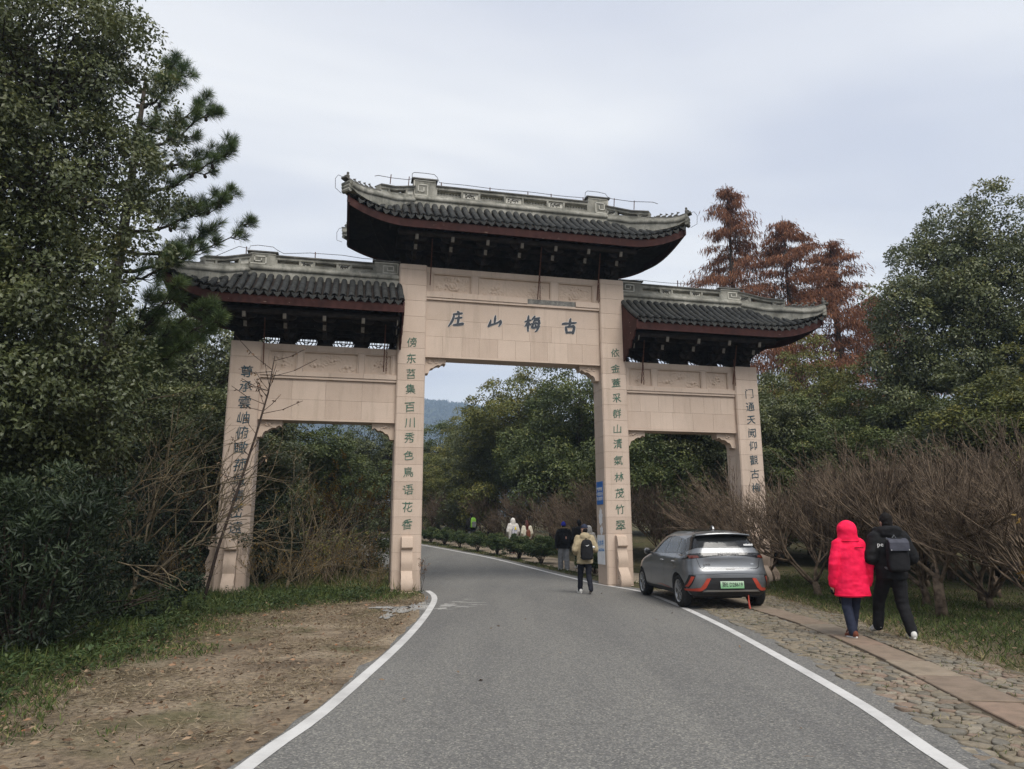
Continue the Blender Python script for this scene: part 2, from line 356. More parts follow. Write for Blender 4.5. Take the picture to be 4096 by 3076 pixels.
# voronoi stones
sites = []; r_ = np.random.default_rng(11); row = 0; y = 3.6
while y < 19.5:
    x0_, x1_ = lat(CIN, y), lat(COUT, y); x = x0_ + .05 + (.085 if row % 2 else 0)
    sz = .128
    while x < x1_ - .03:
        px, py = x + r_.uniform(-.042, .042), y + r_.uniform(-.034, .034)
        if abs(px - slabx(py)) > .315: sites.append((px, py))
        x += sz * r_.uniform(.85, 1.25)
    y += .088; row += 1
sites = np.array(sites)
def voronoi(i):
    p = sites[i]; dq = sites - p; d2 = (dq ** 2).sum(1); nb = np.argsort(d2)[1:18]
    poly = [p + np.array(q) for q in ((-.16, -.12), (.16, -.12), (.16, .12), (-.16, .12))]
    for j in nb:
        mid = (p + sites[j]) / 2; n_ = sites[j] - p; q = []
        for k in range(len(poly)):
            a, b = poly[k], poly[(k + 1) % len(poly)]; da, db = (a - mid) @ n_, (b - mid) @ n_
            if da <= 0: q.append(a)
            if da * db < 0: q.append(a + (b - a) * da / (da - db))
        poly = q
        if len(poly) < 3: return None
    return [np.clip(q, (p[0] - .14, -1e9), (p[0] + .14, 1e9)) for q in poly]
order = np.argsort(sites[:, 1]); nind = 0; smb = MB(); srv = []
for i in order:
    pl = voronoi(i)
    if pl is None or len(pl) < 3: continue
    pl = np.array(pl); ctr = pl.mean(0)
    xa = slabx(ctr[1])
    for q in pl:
        if abs(q[0] - slabx(q[1])) < .275: q[0] = xa + math.copysign(.28, ctr[0] - xa)
    # round the corners: midpoints + shrunk corners
    n_ = len(pl); pts = []
    for k in range(n_):
        a, b = pl[k], pl[(k + 1) % n_]; cr_ = r_.uniform(.10, .26); pts += [a * (1 - cr_) + b * cr_, a * cr_ + b * (1 - cr_)]
    pts = np.array(pts); pts = ctr + (pts - ctr) * r_.uniform(.88, .97)
    h = .012 + .018 * r_.random(); tilt = r_.uniform(-.13, .13, 2)
    rings = []
    for sc_i, zf in ((1.0, -.02), (.99, h * .7), (.93, h * .96), (.7, h)):
        q = ctr + (pts - ctr) * sc_i
        rings.append([(a, b, zf + (zf > 0) * ((a - ctr[0]) * tilt[0] + (b - ctr[1]) * tilt[1])) for a, b in q])
    if nind < 300 and ctr[1] > 4.7 and ctr[0] < ctr[1] * .75:
        mm = MB().rings([[(a - ctr[0], b - ctr[1], z) for a, b, z in rr] for rr in rings])
        me = mm.mesh('cobblestone', True, False); set_attr(me, 'sr', [r_.random() * .5] * len(me.vertices))
        o = link('cobblestone', me, COBBLE, cob); o.location = (ctr[0], ctr[1], 0); nind += 1
    else:
        b0 = len(smb.v); smb.rings(rings); srv += [r_.random()] * (len(smb.v) - b0)
o = smb.build('cobblestone', COBBLE, cob, True, False); set_attr(o.data, 'sr', srv); o['kind'] = 'stuff'
# footpath beyond the gate
s = NT('footpath_stone')
v = s.n('ShaderNodeTexVoronoi'); v.inputs['Scale'].default_value = 6.5; s.l(s.g.outputs['Position'], v.inputs['Vector'])
c = s.mix(.5, s.ramp(v.outputs['Distance'], [(0, (.33, .27, .20)), (.6, (.27, .22, .165)), (.75, (.10, .085, .06))]), s.ramp(s.noise(5, 5), [(.3, (.2, .165, .12)), (.7, (.36, .29, .21))]))
s.col(c); s.rough(.9, .2); s.bump(v.outputs['Distance'], .4, .02); PATHM = s.m
tag(strip('footpath', offset(path_c, -.85), offset(path_c, .85), .022, PATHM, None, 2), kind='structure')
# ================================================================== the archway
def stone_mat(name, a, b, orand, stain=.5):
    s = NT(name)
    c = s.ramp(s.noise(1.3, 6, .6), [(.3, a), (.7, b)])
    c = s.mix(.25, c, s.ramp(s.noise(60, 4, .6), [(.3, .35), (.7, .65)]), 'OVERLAY')
    if orand:
        x = s.n('ShaderNodeObjectInfo'); c = s.mix(1, c, s.ramp(x.outputs['Random'], [(0, (1 - orand, 1 - orand * 1.1, 1 - orand * 1.15)), (.5, (1 - orand * .35,) * 3), (1, (1, 1, 1))]), 'MULTIPLY')
    st = s.ramp(s.noise(1.3, 7, .72, True, (3.2, 3.2, .28)), [(.52, 0), (.74, 1)])
    c = s.mix(s.mix(stain * .75, 0.0, st), c, (.25, .20, .15))
    s.col(c); s.rough(.82, .25); s.bump(s.noise(110, 5, .6), .18, .004)
    return s.m
STONE = stone_mat('pink_sandstone', (.51, .405, .325), (.57, .455, .37), .13)
STONE2 = stone_mat('carved_sandstone', (.49, .385, .305), (.54, .428, .342), .06)
MORTAR = pm('grey_mortar', (.20, .165, .135), (.29, .24, .20), 12)
CEMENT = pm('bare_cement', (.13, .128, .118), (.25, .24, .215), 9, bump=.8, bdist=.02)
CARVE_G = pm('green_lettering_paint', (.040, .095, .068), (.085, .165, .12), 30, .7, world=False)
CARVE_B = pm('blue_black_lettering_paint', (.018, .042, .056), (.045, .085, .105), 30, .7)
CARVE_D = pm('charcoal_lettering_paint', (.030, .036, .046), (.055, .062, .075), 30, .6)
PALE = pm('pale_letter_edge', (.55, .54, .52), (.7, .69, .67), 20, bump=0)
s = NT('weathered_plaster')
c = s.ramp(s.noise(1.6, 7, .65), [(.3, (.115, .112, .096)), (.5, (.25, .242, .208)), (.7, (.41, .395, .345))])
st = s.ramp(s.noise(4, 8, .75, True, (1, 1, .4)), [(.48, 0), (.68, 1)]); c = s.mix(s.mix(.8, 0.0, st), c, (.07, .072, .062))
s.col(c); s.rough(.9, .2); s.bump(s.noise(30, 6), .4, .01); PLASTER = s.m
s = NT('weathered_ridge_cap')
c = s.ramp(s.noise(3, 7, .7), [(.3, (.055, .054, .052)), (.6, (.15, .145, .13)), (.75, (.26, .25, .22))]); s.col(c); s.rough(.92, .2); s.bump(s.noise(30, 6), .5, .01); CAPM = s.m
s = NT('grey_clay_tile')
rnd = s.mix(.5, s.orand(), s.attr('sr'))
c = s.ramp(rnd, [(0, (.012, .013, .013)), (.3, (.022, .023, .022)), (.6, (.034, .035, .033)), (.85, (.054, .053, .048)), (1, (.14, .125, .10))])
c = s.mix(.6, c, s.ramp(s.noise(25, 6, .7), [(.25, .2), (.75, .8)]), 'OVERLAY')
ms = s.ramp(s.noise(1.1, 5), [(.55, 0), (.7, 1)]); c = s.mix(s.mix(.3, 0.0, ms), c, (.06, .058, .045))
s.col(c); s.rough(.8, .25); s.bump(s.noise(60, 5), .3, .005); TILE = s.m
s = NT('peeling_red_paint')
c = s.ramp(s.noise(2.5, 6), [(.3, (.046, .017, .014)), (.7, (.080, .028, .023))])
pe = s.ramp(s.noise(5, 7, .7, True, (1, 1, 2)), [(.64, 0), (.70, 1)]); c = s.mix(pe, c, (.33, .24, .19))
s.col(c); s.rough(.75, .3); s.bump(s.noise(20, 5), .3, .006); REDP = s.m
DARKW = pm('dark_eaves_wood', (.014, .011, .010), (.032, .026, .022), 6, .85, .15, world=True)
BEAK = pm('bracket_tip_paint', (.12, .105, .09), (.24, .215, .18), 12)
IRON = pm('rusty_iron', (.05, .018, .012), (.12, .05, .03), 25, .85)
WIREM = pm('dark_wire', (.02, .018, .017), (.05, .04, .035), 20, .6, bump=0)
VC = .40                                     # gate mid plane (v); pillar fronts are at v = 0
YAW = R(13.037)
gate = empty('memorial_archway', (.118, 19.94, 0), YAW)
tag(gate, 'pink stone memorial archway with three tiled roofs spanning the road', 'archway')
def gloc(X, Y):
    x, y = X - .118, Y - 19.94
    return x * math.cos(YAW) + y * math.sin(YAW), -x * math.sin(YAW) + y * math.cos(YAW)
# ---- block meshes
def chamfer_block(hw, hd, h, ch=.035, b=.006):
    o = [(hw - ch, -hd), (hw, -hd + ch), (hw, hd - ch), (hw - ch, hd), (-hw + ch, hd), (-hw, hd - ch), (-hw, -hd + ch), (-hw + ch, -hd)]
    m = MB(); sc = lambda k, z: [(x * (1 - k / hw), y * (1 - k / hd), z) for x, y in o]
    return m.rings([sc(b, 0), sc(0, b), sc(0, h - b), sc(b, h)])
COURSE = .4645
blk = chamfer_block(.392, .40, COURSE - .004, b=.004).mesh('block')
blk.materials.append(STONE)
# ---- lettering
txt_cache = {}
def glyph(ch, size, depth, wob=.02, seed=0, bold=.001, shear=0.10):
    """mesh of one character in the x-z plane, centred, facing -y"""
    key = (ch, size, depth, bold)
    cu = bpy.data.curves.new('character', 'FONT'); cu.body = ch; cu.size = 1; cu.extrude = .02; cu.offset = bold; cu.resolution_u = 3
    ob = bpy.data.objects.new('character', cu); COL.objects.link(ob)
    dg = bpy.context.evaluated_depsgraph_get(); me = bpy.data.meshes.new_from_object(ob.evaluated_get(dg))
    bpy.data.objects.remove(ob); bpy.data.curves.remove(cu)
    n = len(me.vertices); co = np.zeros(n * 3, np.float32); me.vertices.foreach_get('co', co); co = co.reshape(-1, 3)
    if n == 0: return me
    mn, mx = co[:, :2].min(0), co[:, :2].max(0); c0 = (mn + mx) / 2; sc = 1 / max(mx - mn)
    x = (co[:, 0] - c0[0]) * sc; z = (co[:, 1] - c0[1]) * sc; d = np.sign(co[:, 2])
    P = np.c_[x * 3 + seed * 3.1, z * 3, np.zeros(n)]
    x2 = x + wob * 2 * vnoise(P) + shear * 0.0; z2 = z + wob * 2 * vnoise(P + 41) + shear * x
    out = np.c_[x2 * size, -d * depth / 2, z2 * size].astype(np.float32)
    me.vertices.foreach_set('co', out.ravel()); me.update()
    bm = bmesh.new(); bm.from_mesh(me); bmesh.ops.recalc_face_normals(bm, faces=bm.faces[:]); bm.to_mesh(me); bm.free()
    return me
PILLARS = []
def pillar(u, H, chars, zs, us, size, cmat, seed):
    m = MB().box(-.375, .375, .017, .783, -.3, H - .01)
    p = m.build('pillar', MORTAR, gate); p.location = (u, 0, 0)
    z = .53 - COURSE * 1; k = 0
    o = link('block', chamfer_block(.392, .40, .53 - COURSE + .29).mesh('block'), STONE, p); o.location = (0, VC, -.3)
    while z < H - .05:
        h = min(COURSE, H - z)
        if h < COURSE - .02: o = link('block', chamfer_block(.392, .40, h - .004).mesh('block'), STONE, p)
        else: o = link('block', blk, None, p)
        o.location = (0, VC, z + .002); z += COURSE; k += 1
    for i, (c, zc) in enumerate(zip(chars, zs)):
        me = glyph(c, size, .012, .035, seed + i); o = link('character', me, cmat, p); o.location = ((us if not hasattr(us, '__len__') else us[i]) - u, -.004, zc)
    PILLARS.append(p); return p
li = [6.735, 6.27, 5.83, 5.40, 4.90, 4.46, 4.05, 3.57, 3.11, 2.64, 2.19, 1.73]
ri = [6.75, 6.28, 5.84, 5.38, 4.92, 4.46, 4.03, 3.55, 3.06, 2.60, 2.15, 1.69]
lo = [5.70, 5.29, 4.87, 4.47, 4.08, 3.68, 3.24, 2.86, 2.46, 2.06, 1.66]
ro = [5.68, 5.27, 4.86, 4.46, 4.07, 3.63, 3.22, 2.80]
pLO = pillar(-7.355, 6.53, '尊承雲岫俯瞰菰城清峦遠', lo, -7.30, .31, CARVE_B, 1)
pLI = pillar(-3.0, 9.045, '傍东苕集百川秀色鳥语花香', li, -3.0, .27, CARVE_G, 31)
pRI = pillar(3.0, 9.045, '依金蓋采群山清氣林茂竹翠', ri, 3.04, .27, CARVE_G, 61)
pRO = pillar(7.355, 6.53, '门通天阙仰觀古梅', ro, 7.42, .28, CARVE_B, 91)
# ---- drum stones (scroll buttresses)
def drum_outline():
    # (distance out from pillar face, z): rounded top, neck, swelling, big scroll at the bottom
    return [(0, 0), (.0, 1.40), (.10, 1.42), (.17, 1.38), (.21, 1.28), (.235, 1.14), (.225, 1.12), (.155, 1.09), (.16, 1.0), (.20, .90), (.235, .80), (.24, .70), (.21, .60), (.20, .54), (.235, .48), (.32, .40), (.39, .30), (.41, .18), (.39, .07), (.34, 0)]
def scroll(m, f, c, r, w, s0):
    """spiral groove relief on the side faces"""
    pts = []
    for k in range(34):
        a = k / 33 * 4.2 * math.pi; rr = r * (1 - k / 38)
        pts.append((c[0] + rr * math.cos(a), c[1] + rr * math.sin(a)))
    m.tube([f(x, z, s0) for x, z in pts], w, 5)
def drum(parent, u, v, dirv, wid=.145, sc=1.0):
    """dirv: unit 2d direction (du,dv) pointing away from the pillar"""
    du, dv_ = dirv
    f = lambda a, z, d: (u + du * a * sc - dv_ * d, v + dv_ * a * sc + du * d, z * sc)
    m = MB().prism(drum_outline(), -wid, wid, f); o = m.build('drum_stone', STONE2, parent); smooth_by_angle(o.data, 30)
    m = MB()
    for sd in (-1, 1):
        scroll(m, f, (.235, .2), .15, .014, sd * (wid + .002)); scroll(m, f, (.11, .75), .085, .010, sd * (wid + .002))
    sp = m.build('scroll_relief', STONE2, o); sp.parent = parent
    m = MB().bbox(-.2, .2, -.05, .48, -.2, .02, .01, Matrix.Translation((u, v, 0)) @ Matrix.Rotation(math.atan2(dv_, du) - math.pi / 2, 4, 'Z'))
    o = m.build('drum_base', STONE2, parent)
for p in PILLARS:
    du0 = 0
    drum(p, 0, 0, (0, -1)); drum(p, 0, .8, (0, 1))
drum(pLO, -.392, VC, (-1, 0), .16, 1.02); drum(pRO, .392, VC, (1, 0), .16, 1.02)
# ---- relief panels
def relief(w, h, seed, kind):
    nx, nz = max(30, int(w / .016)), max(20, int(h / .016))
    X, Z = np.meshgrid(np.linspace(-w / 2, w / 2, nx), np.linspace(-h / 2, h / 2, nz)); r_ = np.random.default_rng(seed)
    Hh = np.zeros_like(X)
    def blob(cx_, cz_, r, a=1): nonlocal Hh; d = np.hypot(X - cx_, Z - cz_); Hh = np.maximum(Hh, a * np.clip(1 - (d / r) ** 2, 0, 1) ** .6)
    def ring(cx_, cz_, r, t): nonlocal Hh; d = np.abs(np.hypot(X - cx_, Z - cz_) - r); Hh = np.maximum(Hh, .8 * np.clip(1 - d / t, 0, 1))
    def stroke(x0_, z0_, x1_, z1_, t, bend=0):
        nonlocal Hh
        for q in np.linspace(0, 1, 14):
            cx_ = x0_ + (x1_ - x0_) * q - bend * (z1_ - z0_) * math.sin(math.pi * q); cz_ = z0_ + (z1_ - z0_) * q + bend * (x1_ - x0_) * math.sin(math.pi * q)
            d = np.hypot(X - cx_, Z - cz_); Hh = np.maximum(Hh, .7 * np.clip(1 - d / t, 0, 1))
    if kind == 'vase':
        blob(0, -h * .1, h * .2); ring(0, -h * .1, h * .25, .02); stroke(0, 0, .02, h * .38, .03, .2)
        for k in range(16): blob(r_.uniform(-.2, .2), r_.uniform(-h * .42, h * .42), r_.uniform(.02, .045))
        for k in range(8): stroke(r_.uniform(-.2, .2), r_.uniform(-.2, 0), r_.uniform(-.25, .25), r_.uniform(-.05, .22), .016, r_.uniform(-.3, .3))
        for k in range(10): stroke(r_.uniform(-w * .46, -.2), r_.uniform(-.2, .2), r_.uniform(-w * .46, -.22), r_.uniform(-.2, .2), .010, .3)
        for k in range(10): stroke(r_.uniform(.22, w * .46), r_.uniform(-.2, .2), r_.uniform(.2, w * .46), r_.uniform(-.2, .2), .010, .3)
    elif kind == 'cranes':
        for cx_ in (-w * .25, w * .27):
            blob(cx_, 0, .09, .9); stroke(cx_, .02, cx_ + .07, .15, .02, .3); stroke(cx_, -.03, cx_ - .02, -.21, .018); stroke(cx_, -.03, cx_ + .05, -.21, .016); stroke(cx_, 0, cx_ - .16, -.06, .03, .2)
            for k in range(9): stroke(cx_ + r_.uniform(-.3, .3), r_.uniform(-.22, -.12), cx_ + r_.uniform(-.3, .3), r_.uniform(-.2, -.05), .014, .3)
        for k in range(12): blob(r_.uniform(-w * .46, w * .46), r_.uniform(-h * .44, h * .44), r_.uniform(.012, .03), .5)
    elif kind == 'cloud':
        for (cx_, cz_, s_) in ((0, .04, 1), (-.42, -.1, .9), (.42, -.12, .9)):
            for k in range(7): x0_ = cx_ + r_.uniform(-.2, .2) * s_; z0_ = cz_ + r_.uniform(-.07, .07) * s_; stroke(x0_ - .08, z0_, x0_ + .08, z0_ + r_.uniform(-.03, .03), .017, r_.uniform(-.5, .5))
            blob(cx_, cz_, .05); blob(cx_ + .1, cz_ + .03, .035)
        stroke(-.28, .1, .0, .12, .018, .3); stroke(0, .12, .3, .1, .018, .3); stroke(0, .02, 0, .18, .02)
    elif kind == 'sprig':
        stroke(-w * .4, -h * .3, w * .38, h * .2, .014, .12)
        for k in range(6): q = k / 6; x0_ = -w * .35 + q * w * .7; stroke(x0_, -h * .25 + q * h * .4, x0_ + r_.uniform(-.06, .06), r_.choice([-1, 1]) * h * .36, .010, .25); blob(x0_ + .02, r_.uniform(-h * .3, h * .3), .02)
    else:
        for k in range(5): stroke(r_.uniform(-w * .4, w * .4), r_.uniform(-h * .4, 0), r_.uniform(-w * .4, w * .4), r_.uniform(0, h * .35), .016, r_.uniform(-.4, .4)); blob(r_.uniform(-w * .25, w * .25), r_.uniform(-.12, .1), .03)
    P = np.c_[X.ravel() * 18, Z.ravel() * 18, np.full(X.size, seed * 1.7)]
    dep = (Hh * (.85 + .15 * np.sin(X * 60 + Z * 40)))  .ravel() * .055 + .004 * vnoise(P) * (1 if kind in ('vase', 'cranes', 'cloud', 'flower') else .3)
    V = np.c_[X.ravel(), -dep, Z.ravel()]
    F = [(j * nx + i, j * nx + i + 1, (j + 1) * nx + i + 1, (j + 1) * nx + i) for j in range(nz - 1) for i in range(nx - 1)]
    return np_mesh('relief_panel', V, F, True)
# ---- lintels
def lintel(u0, u1, zb, zband0, zband1, zt, rows, panels, seed, gapu=None, lab=None):
    rr = random.Random(seed); v0, v1 = .13, .67
    m = MB().box(u0 - .02, u1 + .02, v0 + .06, v1 - .06, zb + .01, zt - .012)
    L = m.build('lintel', CEMENT if gapu else MORTAR, gate)
    def slab(a, b, c, d, p=0, mt=STONE): return MB().bbox(a + .0014, b - .0014, v0 - p, v1 + p, c + .0014, d - .0014, .003).build('block', mt, L)
    slab(u0, u1, zb, zb + .055, .012)
    z = zb + .055
    for (z1, wid) in rows:
        n = max(1, round((u1 - u0) / wid)); cuts = [u0 + (u1 - u0) * (k + (rr.uniform(-.12, .12) if 0 < k < n else 0)) / n for k in range(n + 1)]
        for a, b in zip(cuts, cuts[1:]): slab(a, b, z, z1)
        z = z1
    # projecting band: fillet, facing, with one stretch of facing lost
    slab(u0, u1, zband0, zband0 + .07, .055)
    n = max(2, round((u1 - u0) / .8)); cuts = [u0 + (u1 - u0) * k / n for k in range(n + 1)]
    for a, b in zip(cuts, cuts[1:]):
        if gapu and gapu[0] < (a + b) / 2 < gapu[1]: continue
        slab(a, b, zband0 + .07, zband1, .08)
    if gapu: MB().bbox(cuts[0] + .02, cuts[-1] - .02, v0 - .03, v1 + .03, zband0 + .07, zband1 - .006, .004).build('bare_core', CEMENT, L)
    # top course
    n = max(2, round((u1 - u0) / .66)); tz = zt - .165
    for k in range(n): slab(u0 + (u1 - u0) * k / n, u0 + (u1 - u0) * (k + 1) / n, tz, zt)
    # framed reliefs
    x = u0
    for (a, b, kind) in panels:
        slab(x, a, zband1, tz); x = b
        MB().bbox(a, b, v0 - .0, v1, zband1 + .0025, zband1 + .04, .004).build('panel_frame', STONE2, L)
        MB().bbox(a, b, v0 - .0, v1, tz - .035, tz - .0025, .004).build('panel_frame', STONE2, L)
        for q in (a + .004, b - .034): MB().bbox(q, q + .03, v0, v1, zband1 + .04, tz - .035, .004).build('panel_frame', STONE2, L)
        w, h = b - a - .07, tz - zband1 - .075
        o = link('relief_panel', relief(w, h, seed * 10 + len(L.children), kind), STONE2, L); o.location = ((a + b) / 2, v0 + .052, (zband1 + tz) / 2 + .002)
        o2 = link('relief_panel', o.data, None, L); o2.location = ((a + b) / 2, v1 - .052, o.location.z); o2.rotation_euler = (0, 0, math.pi)
    slab(x, u1, zband1, tz)
    return L
lintel(-2.61, 2.61, 6.36, 8.05, 8.285, 9.045, [(6.98, .52), (7.47, .75), (8.05, .95)], [(-2.42, -1.29, 'vase'), (-1.09, 1.12, 'cranes'), (1.34, 2.45, 'vase')], 3, (.45, 2.0))
for sg in (-1, 1):
    a, b = sorted((sg * 3.39, sg * 6.965))
    pn = [(-6.80, -6.05, 'flower'), (-5.90, -4.43, 'cloud'), (-4.27, -3.52, 'flower')] if sg < 0 else [(3.52, 4.27, 'flower'), (4.43, 5.90, 'cloud'), (6.05, 6.80, 'flower')]
    lintel(a, b, 4.45, 5.575, 5.775, 6.53, [(5.02, .9 if sg < 0 else .75), (5.575, .9 if sg < 0 else .5)], pn, 5 + sg)
cl = link('title', MB().mesh('x'), None, None); bpy.data.objects.remove(cl)
# ---- title letters on the centre beam (right to left)
STROKES = {
 '古': [[(.0, .60, .08), (.12, .64, .11), (.45, .67, .08), (.85, .73, .10), (1.0, .76, .05)], [(.60, 1.0, .07), (.56, .9, .12), (.53, .65, .10), (.45, .42, .08)], [(.22, .44, .07), (.26, .25, .11), (.30, .02, .10)], [(.25, .42, .07), (.55, .47, .08), (.80, .49, .12), (.80, .28, .12), (.72, .02, .10)], [(.30, .06, .07), (.55, .08, .09), (.74, .10, .07)]],
 '山': [[(.56, 1.0, .06), (.53, .85, .12), (.50, .55, .11), (.46, .28, .07)], [(.20, .62, .06), (.18, .45, .11), (.10, .22, .11), (.0, .02, .07)], [(.02, .04, .07), (.25, .20, .10), (.55, .32, .08), (.80, .48, .09), (.95, .62, .08)], [(.94, .64, .06), (.95, .45, .12), (.86, .22, .10), (.78, .10, .04)]],
 '庄': [[(.58, 1.0, .06), (.66, .93, .12), (.66, .86, .08)], [(.32, .80, .07), (.60, .84, .09), (.92, .90, .08)], [(.36, .82, .07), (.33, .58, .10), (.20, .28, .10), (.0, .0, .05)], [(.45, .54, .06), (.70, .58, .09), (.90, .63, .07)], [(.70, .78, .05), (.67, .55, .11), (.62, .20, .09)], [(.32, .10, .07), (.60, .14, .11), (.98, .22, .12)]],
 '梅': [[(.0, .60, .05), (.20, .66, .09), (.42, .73, .06)], [(.25, 1.0, .06), (.23, .8, .12), (.20, .35, .11), (.20, .0, .06)], [(.20, .60, .07), (.10, .42, .08), (.0, .30, .04)], [(.24, .55, .06), (.36, .43, .09)], [(.66, 1.0, .06), (.60, .9, .10), (.47, .76, .05)], [(.50, .82, .05), (.75, .85, .08), (.96, .90, .07)], [(.62, .74, .06), (.55, .5, .09), (.46, .28, .09), (.65, .27, .08), (.95, .36, .08)], [(.60, .70, .06), (.90, .75, .10), (.88, .40, .10), (.78, .10, .10), (.66, .02, .04)], [(.70, .62, .05), (.75, .54, .09)], [(.66, .44, .05), (.71, .36, .09)], [(.42, .50, .05), (.70, .53, .07), (1.0, .58, .06)]]}
def brush(ch, w, h, grow, d0, d1):
    m = MB()
    for si, st in enumerate(STROKES[ch]):
        P_ = spline([(x, z) for x, z, _ in st], .03) if len(st) > 1 else st; n = len(P_); ws = np.interp(np.linspace(0, 1, n), np.linspace(0, 1, len(st)), [q[2] for q in st])
        P_ = (P_ - .5) * np.array([w, h]); T = np.gradient(P_, axis=0); T /= np.linalg.norm(T, axis=1)[:, None]; Nn_ = np.c_[-T[:, 1], T[:, 0]]; hw = ws * (w + h) / 2 / 2 * 1.65 + grow
        L_ = P_ + Nn_ * hw[:, None]; Rr = P_ - Nn_ * hw[:, None]; e0 = P_[0] - T[0] * hw[0] * .8; e1 = P_[-1] + T[-1] * hw[-1] * .8
        of = si * .0006
        rs = [[(e0[0], d0 - of, e0[1])] * 4] + [[(L_[i][0], d0 - of, L_[i][1]), (Rr[i][0], d0 - of, Rr[i][1]), (Rr[i][0], d1, Rr[i][1]), (L_[i][0], d1, L_[i][1])] for i in range(n)] + [[(e1[0], d0 - of, e1[1])] * 4]
        m.rings(rs, True, False)
    return m.mesh('title_character')
for c, uc, wd, hh in (('庄', -1.74, .43, .46), ('山', -.60, .40, .36), ('梅', .535, .47, .48), ('古', 1.675, .44, .46)):
    o = link('title_character_edge', brush(c, wd, hh, .011, -.004, .02), PALE, gate); o.location = (uc, .129, 7.53)
    o = link('title_character', brush(c, wd, hh, 0, -.012, .02), CARVE_D, gate); o.location = (uc, .129, 7.53)
# ---- corbels under the lintels
def corbel(u, sg, z):
    o = [(0, 0), (.62, 0), (.60, -.17), (.55, -.13), (.50, -.15), (.45, -.20), (.38, -.19), (.30, -.23), (.25, -.28), (.19, -.29), (.15, -.34), (.12, -.44), (0, -.45)]
    m = MB().prism([(u + sg * a, z + b) for a, b in o], .24, .56, lambda a, b, d: (a, d, b)); q = m.build('corbel', STONE2, gate)
    me = relief(.46, .16, int(abs(u) * 10) + 3, 'flower'); r2 = link('relief_panel', me, STONE2, q); r2.location = (u + sg * .25, .246, z - .09)
for u, sg, z in ((-2.61, 1, 6.36), (2.61, -1, 6.36), (-6.965, 1, 4.45), (-3.39, -1, 4.45), (3.39, 1, 4.45), (6.965, -1, 4.45)): corbel(u, sg, z)
# ================================================================== roofs
SP = .222
class Roof:
    """u range, hip at an end if not None; ze eave bed height, zr ridge bed height"""
    def __init__(s, u0, u1, r0, r1, ze, zr, hip0, hip1):
        s.u0, s.u1, s.r0, s.r1, s.ze, s.zr, s.h0, s.h1 = u0, u1, r0, r1, ze, zr, hip0, hip1
        s.vf, s.vt = -1.12, .10                 # eave v, tile top v (front); mirrored behind
    def over(s, u):                             # 0..1 progress along a hip end, signed side
        if s.h1 and u > s.r1: return (u - s.r1) / (s.u1 - s.r1)
        if s.h0 and u < s.r0: return (s.r0 - u) / (s.r0 - s.u0)
        return 0
    def lift(s, u):
        q = max(0, s.over(u) * 1.12 - .12); return .47 * q ** 2.1
    def eave(s, u):
        q = s.over(u); return s.vf - .13 * max(0, q - .2) ** 1.5, s.ze + s.lift(u)
    def z(s, u, v):                             # front half, v<=VC
        ve, zq = s.eave(u); t = min(1, max(0, (v - ve) / (s.vt - ve)))
        return s.ze + (s.zr - s.ze) * (t * .80 + .20 * t * t) + s.lift(u) * (1 - t) ** .8
    def top(s, u):
        q = s.over(u); ve, _ = s.eave(u)
        return s.vt + (ve - s.vt) * min(1, q) ** .95
    def P(s, u, v, side=1):
        z = s.z(u, v); return Vector((u, v if side > 0 else 2 * VC - v, z))
def tile_mesh():
    m = MB(); rs = []
    for y, sc, dz in ((0, 1.0, 0), (.085, .93, .006), (.15, .86, -.004)):
        rs.append([(.082 * sc * math.cos(math.pi * k / 6), y, .078 * sc * math.sin(math.pi * k / 6) + dz) for k in range(7)])
    m.rings(rs, False); b = len(m.v)
    m.v += [(p[0] * .80, -.0, p[2] * .78) for p in rs[0]]; m.f += [(k, b + k, b + k + 1, k + 1) for k in range(6)]
    return m.mesh('roof_tile', False, False)
tile_me = tile_mesh(); tile_me.materials.append(TILE); set_attr(tile_me, 'sr', [.25] * len(tile_me.vertices))
tile_np = np.array([v.co[:] for v in tile_me.vertices]); tile_f = [tuple(p.vertices) for p in tile_me.polygons]
def drip_mesh():
    o = [(-.098, .035), (-.088, -.02), (-.055, -.075), (0, -.135), (.055, -.075), (.088, -.02), (.098, .035), (.05, .005), (0, -.008), (-.05, .005)]
    m = MB().prism(o, -.008, .008, lambda a, b, d: (a, d - .10 * (a / .1) ** 2 * .1 + b * .25, b)); me = m.mesh('drip_tile'); return me
drip_me = drip_mesh(); drip_me.materials.append(TILE); set_attr(drip_me, 'sr', [.2] * len(drip_me.vertices))
def frame(o, t, n):
    t = t.normalized(); x = t.cross(n).normalized(); n2 = x.cross(t).normalized()
    return Matrix((( x.x, t.x, n2.x, o.x), (x.y, t.y, n2.y, o.y), (x.z, t.z, n2.z, o.z), (0, 0, 0, 1)))
